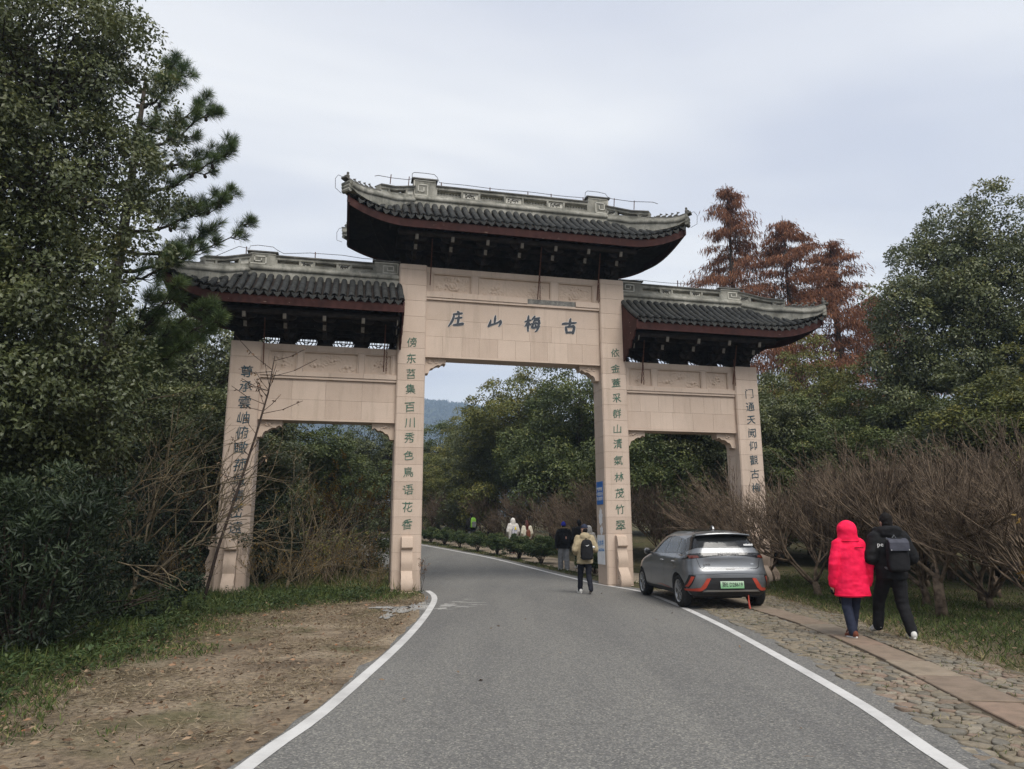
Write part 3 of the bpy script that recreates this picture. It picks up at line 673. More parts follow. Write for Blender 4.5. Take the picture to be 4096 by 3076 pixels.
def build_roof(rf, seed, warm=None):
    r_ = random.Random(seed)
    # bed surface = roof part
    us = np.linspace(rf.u0, rf.u1, 61); m = MB(); rows = []
    for side in (1, -1):
        rs = []
        for u in us:
            ve, _ = rf.eave(u); vt = rf.top(u); rs.append([rf.P(u, ve + (vt - ve) * k / 6, side) - Vector((0, 0, .03)) for k in range(7)])
        m.rings(rs, False)
    # hip end slopes
    for end in ((-1,) if rf.h0 else ()) + ((1,) if rf.h1 else ()):
        uc, ur = (rf.u1, rf.r1) if end > 0 else (rf.u0, rf.r0); rs = []
        for k in range(13):
            q = k / 12; u = ur + (uc - ur) * q; vt = rf.top(u); rs.append([Vector((u, vt + (2 * VC - 2 * vt) * j / 8, rf.z(u, vt) - .03 - .12 * q * math.sin(math.pi * j / 8) * 1.6)) for j in range(9)])
        m.rings(rs, False)
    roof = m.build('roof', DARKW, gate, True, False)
    n0 = 0; smb = MB(); srv = []; tiles = []
    ncol = int(round((rf.u1 - rf.u0 - .10) / SP)); du = (rf.u1 - rf.u0 - .10) / ncol
    for side in (1, -1):
        for k in range(ncol + 1):
            u = rf.u0 + .05 + du * k; ve, _ = rf.eave(u); vt = rf.top(u)
            if vt - ve < .06: continue
            L_ = 0; v = ve - .03; j = 0; jit = r_.uniform(-.008, .008)
            while v < vt - .02:
                p0 = rf.P(u + jit, max(v, ve - .05), side); p1 = rf.P(u + jit, v + .05, side); tn = (p1 - p0)
                if tn.length < 1e-6: tn = Vector((0, side, .6))
                n_ = Vector((0, -side * .55, 1)); o_ = p0 + Vector((r_.uniform(-.006, .006), 0, .02 + r_.uniform(-.004, .006)))
                M = frame(o_, tn, n_) @ Matrix.Rotation(r_.uniform(-.04, .04), 4, 'Z') @ Matrix.Rotation(.17, 4, 'X') @ Matrix.Scale(r_.uniform(.93, 1.06), 4)
                tiles.append((side, j, M, u)); v += .068; j += 1
            # drip tile between this column and the next
            if k < ncol:
                um = u + du / 2; ve2, _ = rf.eave(um); p0 = rf.P(um, ve2, side); pa, pb = rf.P(um - .05, rf.eave(um - .05)[0], side), rf.P(um + .05, rf.eave(um + .05)[0], side)
                tx = (pb - pa).normalized(); ny = Vector((0, side, 0))
                zz_ = tx.cross(ny).normalized() * (1 if side > 0 else -1)
                if side > 0 or k % 1 == 0:
                    o = link('drip_tile', drip_me, None, roof)
                    yv = Vector((0, 1, 0)); zv = tx.cross(yv).normalized()
                    if zv.z < 0: zv = -zv
                    yv = zv.cross(tx)
                    q = p0 + Vector((0, -side * .075, .0)) + Vector((0, 0, r_.uniform(-.006, .006)))
                    M = Matrix(((tx.x, yv.x, zv.x, q.x), (tx.y, yv.y, zv.y, q.y), (tx.z, yv.z, zv.z, q.z), (0, 0, 0, 1)))
                    if side < 0: M = M @ Matrix.Rotation(math.pi, 4, 'Z')
                    o.matrix_local = M @ Matrix.Rotation(r_.uniform(-.12, .12), 4, 'Y')
    # side slope columns of hip ends
    for end in ((-1,) if rf.h0 else ()) + ((1,) if rf.h1 else ()):
        uc, ur = (rf.u1, rf.r1) if end > 0 else (rf.u0, rf.r0)
        for k in range(13):
            v = -1.2 + (2 * VC + 2.4) * (k + .5) / 13; vv = v if v < VC else 2 * VC - v
            q = 1.0
            while q > 0:
                u = ur + (uc - ur) * q; vt = rf.top(u)
                if vt > vv + .02: break
                jj = (vv - vt) / max(1e-3, (2 * VC - 2 * vt)); z = rf.z(u, vt) - .12 * q * math.sin(math.pi * max(0, min(1, jj))) * 1.6
                u2 = u - (uc - ur) * .05; z2 = rf.z(u2, rf.top(u2)) - .12 * (q - .05) * 1.6 * math.sin(math.pi * max(0, min(1, jj)))
                tiles.append((0, 50, frame(Vector((u, v, z + .01)), Vector((u2 - u, 0, z2 - z)), Vector((end * .5, 0, 1))), u)); q -= .036
    tiles.sort(key=lambda t: (t[0] != 1, t[1]))
    for i, (sd, j, M, u) in enumerate(tiles):
        if i < 300:
            o = link('roof_tile', tile_me, None, roof); o.matrix_local = M
        else:
            A = np.array(M); vv_ = tile_np @ A[:3, :3].T + A[:3, 3]; b = len(smb.v); smb.v += [tuple(q) for q in vv_]; smb.f += [tuple(q + b for q in f) for f in tile_f]
            val = r_.random() * .85 + .1
            if warm and abs(u - warm) < .55 and r_.random() < .45: val = r_.uniform(.85, 1)
            srv += [val] * len(vv_)
    o = smb.build('roof_tile', TILE, roof, False, False); set_attr(o.data, 'sr', srv); o['kind'] = 'stuff'
    # fascia boards, soffit, rafters
    def fasc(side):
        rs = []
        for u in np.linspace(rf.u0 + (.02 if rf.h0 else 0), rf.u1 - (.02 if rf.h1 else 0), 57):
            ve, z = rf.eave(u); y0 = ve + .045; y1 = ve + .095
            f = lambda y: y if side > 0 else 2 * VC - y
            rs.append([(u, f(y0), z - .045), (u, f(y1), z - .045), (u, f(y1 + .015), z - .275), (u, f(y0 + .015), z - .275)])
        MB().rings(rs).build('fascia', REDP, gate)
    fasc(1); fasc(-1)
    for end in ((-1,) if rf.h0 else ()) + ((1,) if rf.h1 else ()):
        u = rf.u1 - .05 if end > 0 else rf.u0 + .05; rs = []
        for k in range(13):
            v = -1.2 + (2 * VC + 2.4) * k / 12; z = rf.ze + .47 - .12 * 1.6 * math.sin(math.pi * k / 12)
            rs.append([(u - .025, v, z - .05), (u + .025, v, z - .05), (u + .025, v, z - .27), (u - .025, v, z - .27)])
        MB().rings(rs).build('fascia', REDP, gate)
    zw = 9.045 if rf.ze > 9 else 6.53
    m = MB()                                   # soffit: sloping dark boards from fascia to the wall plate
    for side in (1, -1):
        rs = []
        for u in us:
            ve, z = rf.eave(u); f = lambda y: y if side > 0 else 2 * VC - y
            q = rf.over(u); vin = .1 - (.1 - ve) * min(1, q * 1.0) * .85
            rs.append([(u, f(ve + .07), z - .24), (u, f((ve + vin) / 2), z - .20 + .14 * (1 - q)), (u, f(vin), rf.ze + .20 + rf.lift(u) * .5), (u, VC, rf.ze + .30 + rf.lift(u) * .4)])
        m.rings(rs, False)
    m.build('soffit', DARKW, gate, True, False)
    return roof
RC = Roof(-4.92, 4.98, -3.0, 3.0, 10.0, 10.90, True, True)
RL = Roof(-9.32, -3.32, -7.45, -3.32, 7.54, 8.38, True, False)
RR = Roof(3.32, 9.40, 3.32, 7.45, 7.50, 8.38, False, True)
build_roof(RC, 1); build_roof(RL, 2, -3.9); build_roof(RR, 3, 3.7)
# rafters under the eaves
raf = MB().box(-.03, .03, -.0, 1.15, -.07, 0).mesh('rafter'); raf.materials.append(DARKW)
for rf in (RC, RL, RR):
    u = rf.u0 + .2
    while u < rf.u1 - .1:
        ve, z = rf.eave(u); q = rf.over(u)
        if q < .8:
            o = link('rafter', raf, None, gate); o.location = (u, ve + .09, z - .19); o.rotation_euler = (R(8) + .12 * (1 - q), 0, 0); o.scale = (1, 1 - .6 * q, 1)
        u += .25
# ---- bracket sets, lattice boards
def bracket(u, z):
    b = empty('bracket_set', (u, 0, z)); b.parent = gate
    MB().bbox(-.13, .13, VC - .15, VC + .15, 0, .11, .01).build('cap_block', DARKW, b)
    for i, (v0, zz_, w) in enumerate(((-.12, .12, .20), (-.42, .27, .25), (-.78, .42, .29))):
        m = MB()
        o = [(VC, zz_), (v0 + .02, zz_), (v0 - .04, zz_ + .05), (v0 - .07, zz_ + .13), (v0 + .0, zz_ + .12), (v0 + .06, zz_ + .14), (VC, zz_ + .14)]
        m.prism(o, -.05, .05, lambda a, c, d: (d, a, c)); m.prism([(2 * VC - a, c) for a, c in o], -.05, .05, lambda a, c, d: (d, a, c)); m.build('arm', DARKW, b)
        for sd in (0, 1):
            vb = v0 if sd == 0 else 2 * VC - v0 - .29
            o2 = [(-w, zz_ + .15), (-w, zz_ + .09), (-w * .7, zz_ + .03), (0, zz_ + .02), (w * .7, zz_ + .03), (w, zz_ + .09), (w, zz_ + .15)]
            MB().prism(o2, vb + .10, vb + .19, lambda a, c, d: (a, d, c)).build('cross_arm', DARKW, b)
            for q in (-w * .86, w * .86): MB().bbox(q - .06, q + .06, vb + .08, vb + .21, zz_ + .15, zz_ + .21, .008).build('bearing_block', DARKW, b)
        if i: MB().prism([(v0 - .045, zz_ + .055), (v0 - .075, zz_ + .13), (v0 - .095, zz_ + .135), (v0 - .05, zz_ + .02), (v0 - .03, zz_ + .0)], -.042, .042, lambda a, c, d: (d, a, c)).build('arm_tip', BEAK, b)
    return b
b0 = bracket(-3, 9.05)
for u in (-2, -1, 0, 1, 2, 3):
    c_ = copy_tree(b0, gate); c_.location = (u, 0, 9.05)
for sg in (-1, 1):
    for u in (7.36, 6.36, 5.36, 4.36, 3.46):
        c_ = copy_tree(b0, gate); c_.location = (sg * u, 0, 6.535)
        if u < 4: c_.scale = (.3, 1, 1)
def lattice(u, z, w):
    """board with a round opening filled by rings and bars"""
    r = .30; n = 28; m = MB(); zc = .19
    circ = [(r * math.cos(2 * math.pi * k / n), zc + r * math.sin(2 * math.pi * k / n)) for k in range(n)]
    sq = []
    for k in range(n):
        a = 2 * math.pi * k / n; cx_, cz_ = math.cos(a), math.sin(a); q = min((w / 2) / max(1e-6, abs(cx_)), .42 / max(1e-6, abs(cz_))); sq.append((cx_ * q, zc + max(-zc, cz_ * q)))
    circ = [(a, max(.0, c)) for a, c in circ]
    for y in (VC - .03, VC + .03): m.add([(a, y, c) for a, c in circ] + [(a, y, c) for a, c in sq], [(k, (k + 1) % n, n + (k + 1) % n, n + k) for k in range(n)])
    b = m.build('eye_board', DARKW, gate, False, False); b.location = (u, 0, z)
    m = MB()
    for rr in (.27, .18, .10): m.tube([(rr * math.cos(a), VC, zc + rr * math.sin(a)) for a in np.linspace(0, 2 * math.pi, 25)], .014, 4)
    for a in (-.045, .045): m.box(a - .011, a + .011, VC - .012, VC + .012, 0, zc + .29); m.box(-.29, .29, VC - .012, VC + .012, zc + a - .011, zc + a + .011)
    for sx_ in (-1, 1): m.tube([(sx_ * .16, VC, .02), (sx_ * .26, VC, .0), (sx_ * .34, VC, .03), (sx_ * .33, VC, .09)], .014, 4)
    q = m.build('lattice', DARKW, b)
for u in (-2.5, -1.5, -.5, .5, 1.5, 2.5): lattice(u, 9.05, 1.0)
for sg in (-1, 1):
    for u in (6.86, 5.86, 4.86, 3.9): lattice(sg * u, 6.54, 1.0 if u > 4 else .92)
for (a, b, z) in ((-3.5, 3.5, 9.62), (-7.9, -3.4, 7.1), (3.4, 7.9, 7.1)):
    m = MB()
    for v in (-.78, -.1, VC, .9, 1.58): m.tube([(a, v, z + (.05 if v in (-.78, 1.58) else .1)), (b, v, z + (.05 if v in (-.78, 1.58) else .1))], .09, 8)
    for sd in (.05, .75): m.box(a, b, sd - .02, sd + .02, z - .12, z + .55)
    m.box(a, b, VC - .03, VC + .03, z - .14, z + .55); m.build('purlin', DARKW, gate)
for (a, b, z) in ((-3.39, -2.62, 9.05), (2.62, 3.39, 9.05), (-7.75, -7.2, 6.54), (7.2, 7.75, 6.54)):
    MB().box(a, b, VC - .03, VC + .03, z, z + .6).build('infill_board', DARKW, gate)
# ---- barge boards on the inner ends of the side roofs
for sg, rf in ((-1, RL), (1, RR)):
    up = [(v, rf.z(sg * 3.4, v) - .02) for v in np.linspace(-1.12, .0, 7)]
    wav = [(0, 6.50), (-.10, 6.52), (-.16, 6.62), (-.24, 6.60), (-.33, 6.66), (-.36, 6.78), (-.46, 6.80), (-.55, 6.78), (-.62, 6.90), (-.66, 7.00), (-.78, 7.00), (-.86, 7.08), (-.92, 7.20), (-1.02, 7.22), (-1.07, 7.26)]
    MB().prism(up + wav, sg * 3.30, sg * 3.345, lambda a, c, d: (d, a, c)).build('barge_board', REDP, gate)
    MB().prism([(2 * VC - a, c) for a, c in up + wav], sg * 3.30, sg * 3.345, lambda a, c, d: (d, a, c)).build('barge_board', REDP, gate)
# ================================================================== ridges
def ridge_section(hw):
    # (offset, dz) half profile, from roof bed upwards: plaster band, fillet, big roll, fillet, small roll
    return [(hw * .92, -.30), (hw * .92, .20), (hw * 1.05, .215), (hw * 1.12, .25), (hw * 1.12, .29), (hw * 1.02, .325), (hw * .86, .335), (hw * .84, .36), (hw * .80, .385), (hw * .5, .39)]
def sweep(path, hw, name, mat, parent, skirt=None):
    rs = []; n = len(path)
    for i, p in enumerate(path):
        t = (path[min(i + 1, n - 1)] - path[max(i - 1, 0)]); t.z = 0; t.normalize(); s_ = Vector((t.y, -t.x, 0)); pr = ridge_section(hw)
        if skirt: pr = [(a, max(b, skirt[i])) for a, b in pr]
        rs.append([p + s_ * a + Vector((0, 0, b)) for a, b in pr] + [p - s_ * a + Vector((0, 0, b)) for a, b in reversed(pr)])
    o = MB().rings(rs).build(name, mat, parent); smooth_by_angle(o.data, 40); return o
def hip_path(rf, end, side, n=15):
    uc, ur = (rf.u1, rf.r1) if end > 0 else (rf.u0, rf.r0); P_ = []
    for k in range(n):
        q = k / (n - 1) * 1.0; u = ur + (uc - ur) * q; v = VC + (-1.22 - VC) * q
        dz = np.interp(q, [0, .15, .35, .6, .8, .93, 1.0], [0, -.13, -.31, -.43, -.54, -.56, -.52])
        P_.append(Vector((u, v if side > 0 else 2 * VC - v, rf.zr + dz)))
    return P_
GREYC = pm('pale_carved_plaster', (.40, .385, .33), (.56, .545, .49), 8, .9, world=True)
fret_cache = {}
def fret(w, h, mirror):
    k = (round(w, 2), round(h, 2), mirror)
    if k not in fret_cache:
        m = MB(); t = .028; y = .012; W_, H_ = w / 2 - .03, h / 2 - .03
        P_ = [(-W_, H_), (W_, H_), (W_, -H_), (-W_ * .28, -H_), (-W_ * .28, H_ * .42), (W_ * .62, H_ * .42), (W_ * .62, -H_ * .5), (W_ * .08, -H_ * .5), (W_ * .08, 0)]
        if mirror: P_ = [(-a, b) for a, b in P_]
        for (a, b), (c, d_) in zip(P_, P_[1:]): m.box(min(a, c) - t / 2, max(a, c) + t / 2, -y, y, min(b, d_) - t / 2, max(b, d_) + t / 2)
        me = m.mesh('fret_relief'); me.materials.append(GREYC); fret_cache[k] = me
    return fret_cache[k]
lat_cache = {}
def ring_lattice(w, h):
    k = (round(w, 2), round(h, 2))
    if k not in lat_cache:
        m = MB(); r = h * .5; n = max(3, int(round(w / (h * .62))))
        for i in range(n):
            cx_ = -w / 2 + w * (i + .5) / n
            for cz_ in (-h * .27, h * .27):
                m.tube([(max(-w / 2, min(w / 2, cx_ + r * .72 * math.cos(a))), 0, max(-h / 2, min(h / 2, cz_ + r * .72 * math.sin(a)))) for a in np.linspace(0, 2 * math.pi, 13)], .016, 4, False)
        me = m.mesh('ring_lattice'); me.materials.append(GREYC); lat_cache[k] = me
    return lat_cache[k]
sprig_cache = {}
def parapet(parent, A, B, z0f, z1f, cells, seed, th=.135):
    """A,B 2d ends (u,v); z0f,z1f(t) bottom/top heights; cells list of (kind, width weight)"""
    A, B = np.array(A), np.array(B); L_ = np.linalg.norm(B - A); d_ = (B - A) / L_; nrm = np.array([d_[1], -d_[0]]); tot = sum(w for _, w in cells)
    def pt(s_, off, z): q = A + d_ * s_ + nrm * off; return (q[0], q[1], z)
    def bar(s0, s1, zl, zh, o=th, nm='rail', mt=PLASTER):
        k = max(1, int((s1 - s0) / .25)); rs = []
        for i in range(k + 1):
            s_ = s0 + (s1 - s0) * i / k; rs.append([pt(s_, -o, zl(s_ / L_)), pt(s_, o, zl(s_ / L_)), pt(s_, o, zh(s_ / L_)), pt(s_, -o, zh(s_ / L_))])
        return MB().rings(rs).build(nm, mt, parent)
    bar(0, L_, z0f, lambda t: z0f(t) + .075); bar(0, L_, lambda t: z1f(t) - .12, lambda t: z1f(t) - .035)
    bar(0, L_, lambda t: z1f(t) - .035, z1f, th + .035, 'coping', CAPM)
    x = 0; ang = math.atan2(d_[1], d_[0]); rr = random.Random(seed)
    bar(0, .035, lambda t: z0f(t) + .07, lambda t: z1f(t) - .11, th - .005, 'mullion')
    for kind, w in cells:
        w = w / tot * L_; s0, s1 = x + .03, x + w - .03; mid = (s0 + s1) / 2 / L_; zl, zh = z0f(mid) + .075, z1f(mid) - .12; h = zh - zl
        sl = (z0f(min(1, mid + .05)) - z0f(max(0, mid - .05))) / (.1 * L_)
        bar(s1, s1 + .06 if x + w < L_ - .05 else s1 + .03, lambda t: z0f(t) + .07, lambda t: z1f(t) - .11, th - .005, 'mullion')
        c0 = pt((s0 + s1) / 2, 0, (zl + zh) / 2)
        if kind == 'L':
            bar(s0, s1, lambda t: z0f(t) + .07, lambda t: z0f(t) + .10, th - .03, 'rail'); bar(s0, s1, lambda t: z1f(t) - .145, lambda t: z1f(t) - .115, th - .03, 'rail')
            o = link('ring_lattice', ring_lattice(s1 - s0, h - .05), None, parent)
        else:
            bar(s0 - .01, s1 + .01, lambda t: z0f(t) + .07, lambda t: z1f(t) - .11, th - .045, 'panel', GREYC)
            k = (round(s1 - s0, 2), rr.randint(0, 2))
            if k not in sprig_cache: sprig_cache[k] = relief(s1 - s0 - .04, h - .02, 40 + k[1], 'sprig'); sprig_cache[k].materials.append(CAPM)
            o = link('carved_sprig', sprig_cache[k], None, parent)
            c0 = pt((s0 + s1) / 2, 0, (zl + zh) / 2)
        M = Matrix(((d_[0], -d_[1], 0, c0[0]), (d_[1], d_[0], 0, c0[1]), (0, 0, 1, c0[2]), (0, 0, 0, 1)))
        Sh = Matrix.Identity(4); Sh[2][0] = sl
        if kind != 'L': M = M @ Matrix.Translation((0, -(th - .045) + .004, 0))
        o.matrix_local = M @ Sh
        x += w
def post(parent, u0, u1, z0, z1, mirror):
    w = u1 - u0; MB().bbox(u0, u1, VC - .135, VC + .135, z0, z1 - .045, .006).build('ridge_post', PLASTER, parent)
    MB().bbox(u0 - .05, u1 + .05, VC - .18, VC + .18, z1 - .045, z1, .006).build('coping', CAPM, parent)
    for sd in (-1, 1):
        o = link('fret_relief', fret(w, z1 - z0 - .06, mirror), None, parent); o.location = ((u0 + u1) / 2, VC + sd * .139, (z0 + z1) / 2 - .01)
def beast(kind):
    m = MB()
    if kind == 'figure':
        m.ell((0, 0, .06), (.045, .05, .07), 8, 6); m.ell((.01, 0, .145), (.03, .03, .035), 8, 6); m.tube([(.02, .03, .09), (.06, .02, .05)], .014, 5); m.tube([(.02, -.03, .09), (.06, -.02, .05)], .014, 5); m.ell((.0, 0, .015), (.06, .05, .02), 8, 5)
    else:
        m.tube([(-.07, 0, .075), (-.03, 0, .085), (.03, 0, .08), (.06, 0, .10)], [.028, .036, .033, .026], 7); m.ell((.085, 0, .125), (.035, .025, .028), 8, 6); m.tube([(.11, 0, .115), (.135, 0, .108)], [.018, .012], 6)
        for x in (-.055, .045):
            for y in (-.022, .022): m.tube([(x, y, .07), (x + .01, y, .035), (x, y, -.005)], [.016, .012, .013], 5)
        m.tube([(-.07, 0, .08), (-.11, 0, .10), (-.12, 0, .13)], [.012, .01, .006], 5)
        for y in (-.014, .014): m.tube([(.075, y, .145), (.07, y * 1.4, .175)], [.008, .004], 4)
    return m.mesh('ridge_beast', True)
bm_f, bm_a = beast('figure'), beast('animal')
for q in (bm_f, bm_a): q.materials.append(CAPM)
def ridge(rf, posts, cells, zt_add=.785, pz=.97, beasts=None):
    main = [Vector((u, VC, rf.zr)) for u in np.linspace(rf.r0, rf.r1, 9)]
    rd = sweep(main, .27, 'ridge', PLASTER, gate); z0 = rf.zr + .385
    for (a, b, mir) in posts: post(rd, a, b, z0, rf.zr + pz, mir)
    parapet(rd, (posts[0][1], VC), (posts[1][0], VC), lambda t: z0, lambda t: rf.zr + zt_add, cells, 3)
    for end in ((-1,) if rf.h0 else ()) + ((1,) if rf.h1 else ()):
        for side in (1, -1):
            hp = hip_path(rf, end, side); h = sweep(hp, .20, 'hip_ridge', PLASTER, gate, list(np.interp(np.arange(15) / 14, [0, .5, .8, 1], [-.3, -.10, .06, .16])))
            d2 = (hp[-1] - hp[-3]); d2.normalize()
            # curled tip slab and end scroll
            m = MB(); pth = [hp[-4] + Vector((0, 0, .385)), hp[-3] + Vector((0, 0, .395)), hp[-2] + Vector((0, 0, .40)), hp[-1] + Vector((0, 0, .41)), hp[-1] + d2 * .15 + Vector((0, 0, .43))]
            pth = [q + Vector((0, 0, .0)) for q in hp[8:11]] and [hp[k] + Vector((0, 0, .39)) for k in range(8, 13)] + pth[2:]
            rs = []
            for i, q in enumerate(pth):
                tt = pth[min(i + 1, len(pth) - 1)] - pth[max(0, i - 1)]; tt.z = 0; tt.normalize(); s_ = Vector((tt.y, -tt.x, 0)) * (.13 if i < 6 else .10)
                rs.append([q - s_, q + s_, q + s_ + Vector((0, 0, .05)), q - s_ + Vector((0, 0, .05))])
            MB().rings(rs).build('coping', CAPM, h)
            m = MB(); e_ = hp[-1] + d2 * .02
            for k in range(3): m.tube([e_ + Vector((0, 0, .33 - k * .10)) + Vector((-d2.y, d2.x, 0)) * q for q in (-.17 + k * .012, .17 - k * .012)], .062, 8)
            m.build('tip_scroll', PLASTER, h)
            A = hp[0]; B = hp[8]
            tt = lambda t, hp=hp: np.interp(t * 8, range(9), [q.z for q in hp[:9]])
            st = .05 if False else 0.06
            A2 = A + (B - A) * st
            parapet(h, (A2.x, A2.y), (B.x, B.y), lambda t: tt(st + t * (1 - st)) + .38, lambda t: tt(st + t * (1 - st)) + np.interp(t, [0, 1], [.74, .64]), [('C', .30), ('L', .62), ('C', .30)], 5, .11)
            if beasts and (side > 0 or end < 0) and (end in beasts):
                rr = random.Random(end + side)
                for k, idx in enumerate((9.4, 10.4, 11.4, 12.4)):
                    i0 = int(idx); q = hp[i0].lerp(hp[i0 + 1], idx - i0) + Vector((0, 0, 0.43 if idx < 12 else .438))
                    o = link('ridge_beast', bm_a, None, h); o.location = q; o.rotation_euler = (0, -.1 - .12 * k * .5, math.atan2(d2.y, d2.x) + rr.uniform(-.2, .2))
                o = link('ridge_beast', bm_f, None, h); o.location = hp[-1] + d2 * .03 + Vector((0, 0, .455)); o.rotation_euler = (0, -.2, math.atan2(d2.y, d2.x)); o.scale = (1.25,) * 3
    return rd
rdC = ridge(RC, [(-3.05, -2.37, True), (2.41, 3.09, False)], [('L', .78), ('C', .52), ('L', .78), ('C', .56), ('L', .78), ('C', .52), ('L', .78)], beasts=(-1, 1))
rdL = ridge(RL, [(-7.50, -6.78, True), (-4.10, -3.40, False)], [('L', .64), ('C', .38), ('L', .64), ('C', .38), ('L', .64)], .71, .80)
rdR = ridge(RR, [(3.40, 4.10, True), (6.80, 7.52, False)], [('L', .64), ('C', .38), ('L', .64), ('C', .38), ('L', .64)], .71, .80, beasts=(1,))
# ---- lightning wire along the ridges
def wire(pts, parent, r=.009): return MB().tube(pts, r, 5).build('lightning_wire', WIREM, parent)
zc = 10.9 + .785
w = [(-4.2, -.58, 11.35), (-4.1, -.5, 11.42), (-3.7, -.15, 11.75 - .18), (-3.2, .3, 11.80), (-3.08, VC, 11.90), (-3.08, VC, 12.06), (-3.02, VC, 12.11), (-2.7, VC, 12.12), (-2.42, VC, 12.11), (-2.33, VC, 12.03), (-2.26, VC, zc + .18)]
w += [(u, VC, zc + .17 + .012 * math.sin(u * 3)) for u in np.linspace(-2.0, 2.2, 15)] + [(2.36, VC, zc + .17), (2.38, VC, 12.05), (2.46, VC, 12.11), (2.8, VC, 12.11), (3.05, VC, 12.08), (3.12, VC, 11.98), (3.2, .25, 11.85), (3.7, -.15, 11.62), (4.2, -.6, 11.44), (4.32, -.7, 11.35)]
wire(w, rdC)
for u in (-2.2, -.7, .5, 1.25, 2.3): MB().tube([(u, VC, zc - .02), (u, VC, zc + .19)], .016, 5).build('wire_stand', IRON, rdC)
for (u, v, z) in ((-3.75, -.2, 11.35), (3.75, -.2, 11.33), (3.25, .2, 11.55), (-3.2, .2, 11.55)): MB().tube([(u, v, z), (u + .02, v, z + .3)], .014, 5).build('wire_stand', IRON, rdC)
for sg in (-1, 1):
    for side in ((1, -1) if sg < 0 else (1,)):
        e_ = Vector((sg * 5.05, -1.28 if side > 0 else 2 * VC + 1.28, 10.84)); wire([e_ + Vector((-sg * .02, 0, .02)), e_ + Vector((sg * .12, -.08 * side, .03)), e_ + Vector((sg * .19, -.12 * side, -.1)), e_ + Vector((sg * .18, -.1 * side, -.36)), e_ + Vector((sg * .02, 0, -.45))], rdC, .007)
zs_ = 8.38 + .71
wire([(-8.6, -.6, 8.4), (-8.2, -.3, 8.75), (-7.75, .1, 9.2), (-7.52, VC, 9.28), (-7.5, VC, 9.36), (-7.3, VC, 9.40), (-6.9, VC, 9.38), (-6.75, VC, 9.28), (-6.6, VC, zs_ + .12), (-5.9, VC, zs_ + .2), (-5, VC, zs_ + .21), (-4.4, VC, zs_ + .16), (-4.0, VC, zs_ + .17), (-3.4, VC, zs_ + .13)], rdL, .008)
for u in (-7.6, -5.75): MB().tube([(u, VC, zs_ - .05), (u, VC, zs_ + .24)], .014, 5).build('wire_stand', IRON, rdL)
wire([(3.45, VC, zs_ + .12)] + [(u, VC, zs_ + .17 + .02 * math.sin(u * 2.2)) for u in np.linspace(4.1, 6.7, 9)] + [(7.6, .2, 9.15), (8.3, -.3, 8.8), (8.8, -.75, 8.6)], rdR, .008)
for u in (5.4, 6.9): MB().tube([(u, VC, zs_ - .02), (u, VC, zs_ + .26)], .014, 5).build('wire_stand', IRON, rdR)
MB().tube([(-4.3, -.9, 9.9), (-4.05, -.4, 9.5), (-3.6, VC, 9.2)], .006, 4).build('lightning_wire', WIREM, rdC)
# ---- rusty stays and chains hanging from the eaves
def stay(u, v0, z0, v1, z1, chain=True):
    MB().tube([(u, v0, z0), (u, v1, z1)], [.020, .015], 6).build('stay_rod', IRON, gate)
    if chain:
        m = MB(); n = 11
        for k in range(n):
            z = z1 + .75 - k * .075; a = k % 2
            m.tube([(u + .07 + (.018 * math.cos(q) if a else 0), v1 - .02 + (0 if a else .018 * math.cos(q)), z + .045 * math.sin(q)) for q in np.linspace(0, 2 * math.pi, 9)], .007, 4, False)
        m.build('chain', IRON, gate)
stay(.66, -.55, 9.75, -.02, 8.25); stay(-2.52, -.4, 9.7, .0, 8.45, False); stay(2.52, -.4, 9.7, .0, 8.35); stay(-6.9, -.35, 7.1, .0, 5.9, False); stay(-3.75, -.35, 7.1, .0, 5.85); stay(3.85, -.35, 7.1, .0, 5.85); stay(6.88, -.35, 7.1, .0, 5.95)
# ================================================================== parked car
PAINTC = NT('grey_metallic_paint'); s = PAINTC
c = s.ramp(s.noise(900, 2, .5, False), [(.35, (.135, .142, .152)), (.65, (.19, .198, .208))]); s.col(c); s.rough(.34, .5, .55, .6); PAINT_CAR = s.m
GLASS_D = NT('tinted_car_glass'); s = GLASS_D; s.col((.012, .013, .014)); s.rough(.08, .4); GLASSC = s.m
BLACKP = pm('black_plastic', (.010, .010, .011), (.02, .02, .021), 60, .55, .4, .1, 200, .002)
GLOSSB = NT('gloss_black'); GLOSSB.col((.010, .010, .011)); GLOSSB.rough(.12, .6); GLOSSB = GLOSSB.m
LAMPR = NT('dark_red_lamp_lens'); LAMPR.col((.10, .02, .012)); LAMPR.rough(.1, .7); LAMPR = LAMPR.m
ORANGE = NT('orange_red_trim'); ORANGE.col((.38, .050, .028)); ORANGE.rough(.35, .5); ORANGE = ORANGE.m
SILVER = NT('silver_trim'); SILVER.col((.42, .43, .44)); SILVER.rough(.32, .5, .8); SILVER = SILVER.m
RUBBER = pm('tyre_rubber', (.012, .012, .012), (.025, .024, .023), 40, .85, .2, .2, 90, .003)
PLATEG = NT('plate_green'); s = PLATEG
sx = s.n('ShaderNodeSeparateXYZ'); s.l(s.tc.outputs['Object'], sx.inputs[0]); mr = s.n('ShaderNodeMapRange'); s.l(sx.outputs['Z'], mr.inputs[0]); mr.inputs[1].default_value = -.06; mr.inputs[2].default_value = .07
s.col(s.ramp(mr.outputs[0], [(0, (.17, .38, .19)), (.5, (.28, .48, .29)), (1, (.50, .60, .48))])); s.rough(.4, .4); PLATEG = s.m
INK = NT('black_ink'); INK.col((.012, .013, .013)); INK.rough(.5); INK = INK.m
WHITEP = pm('white_print', (.66, .66, .65), (.76, .76, .75), 30, .6, bump=0)
def lerpt(tab): 
    z = [a for a, _ in tab]; v_ = [b for _, b in tab]; return lambda q: np.interp(q, z, v_)
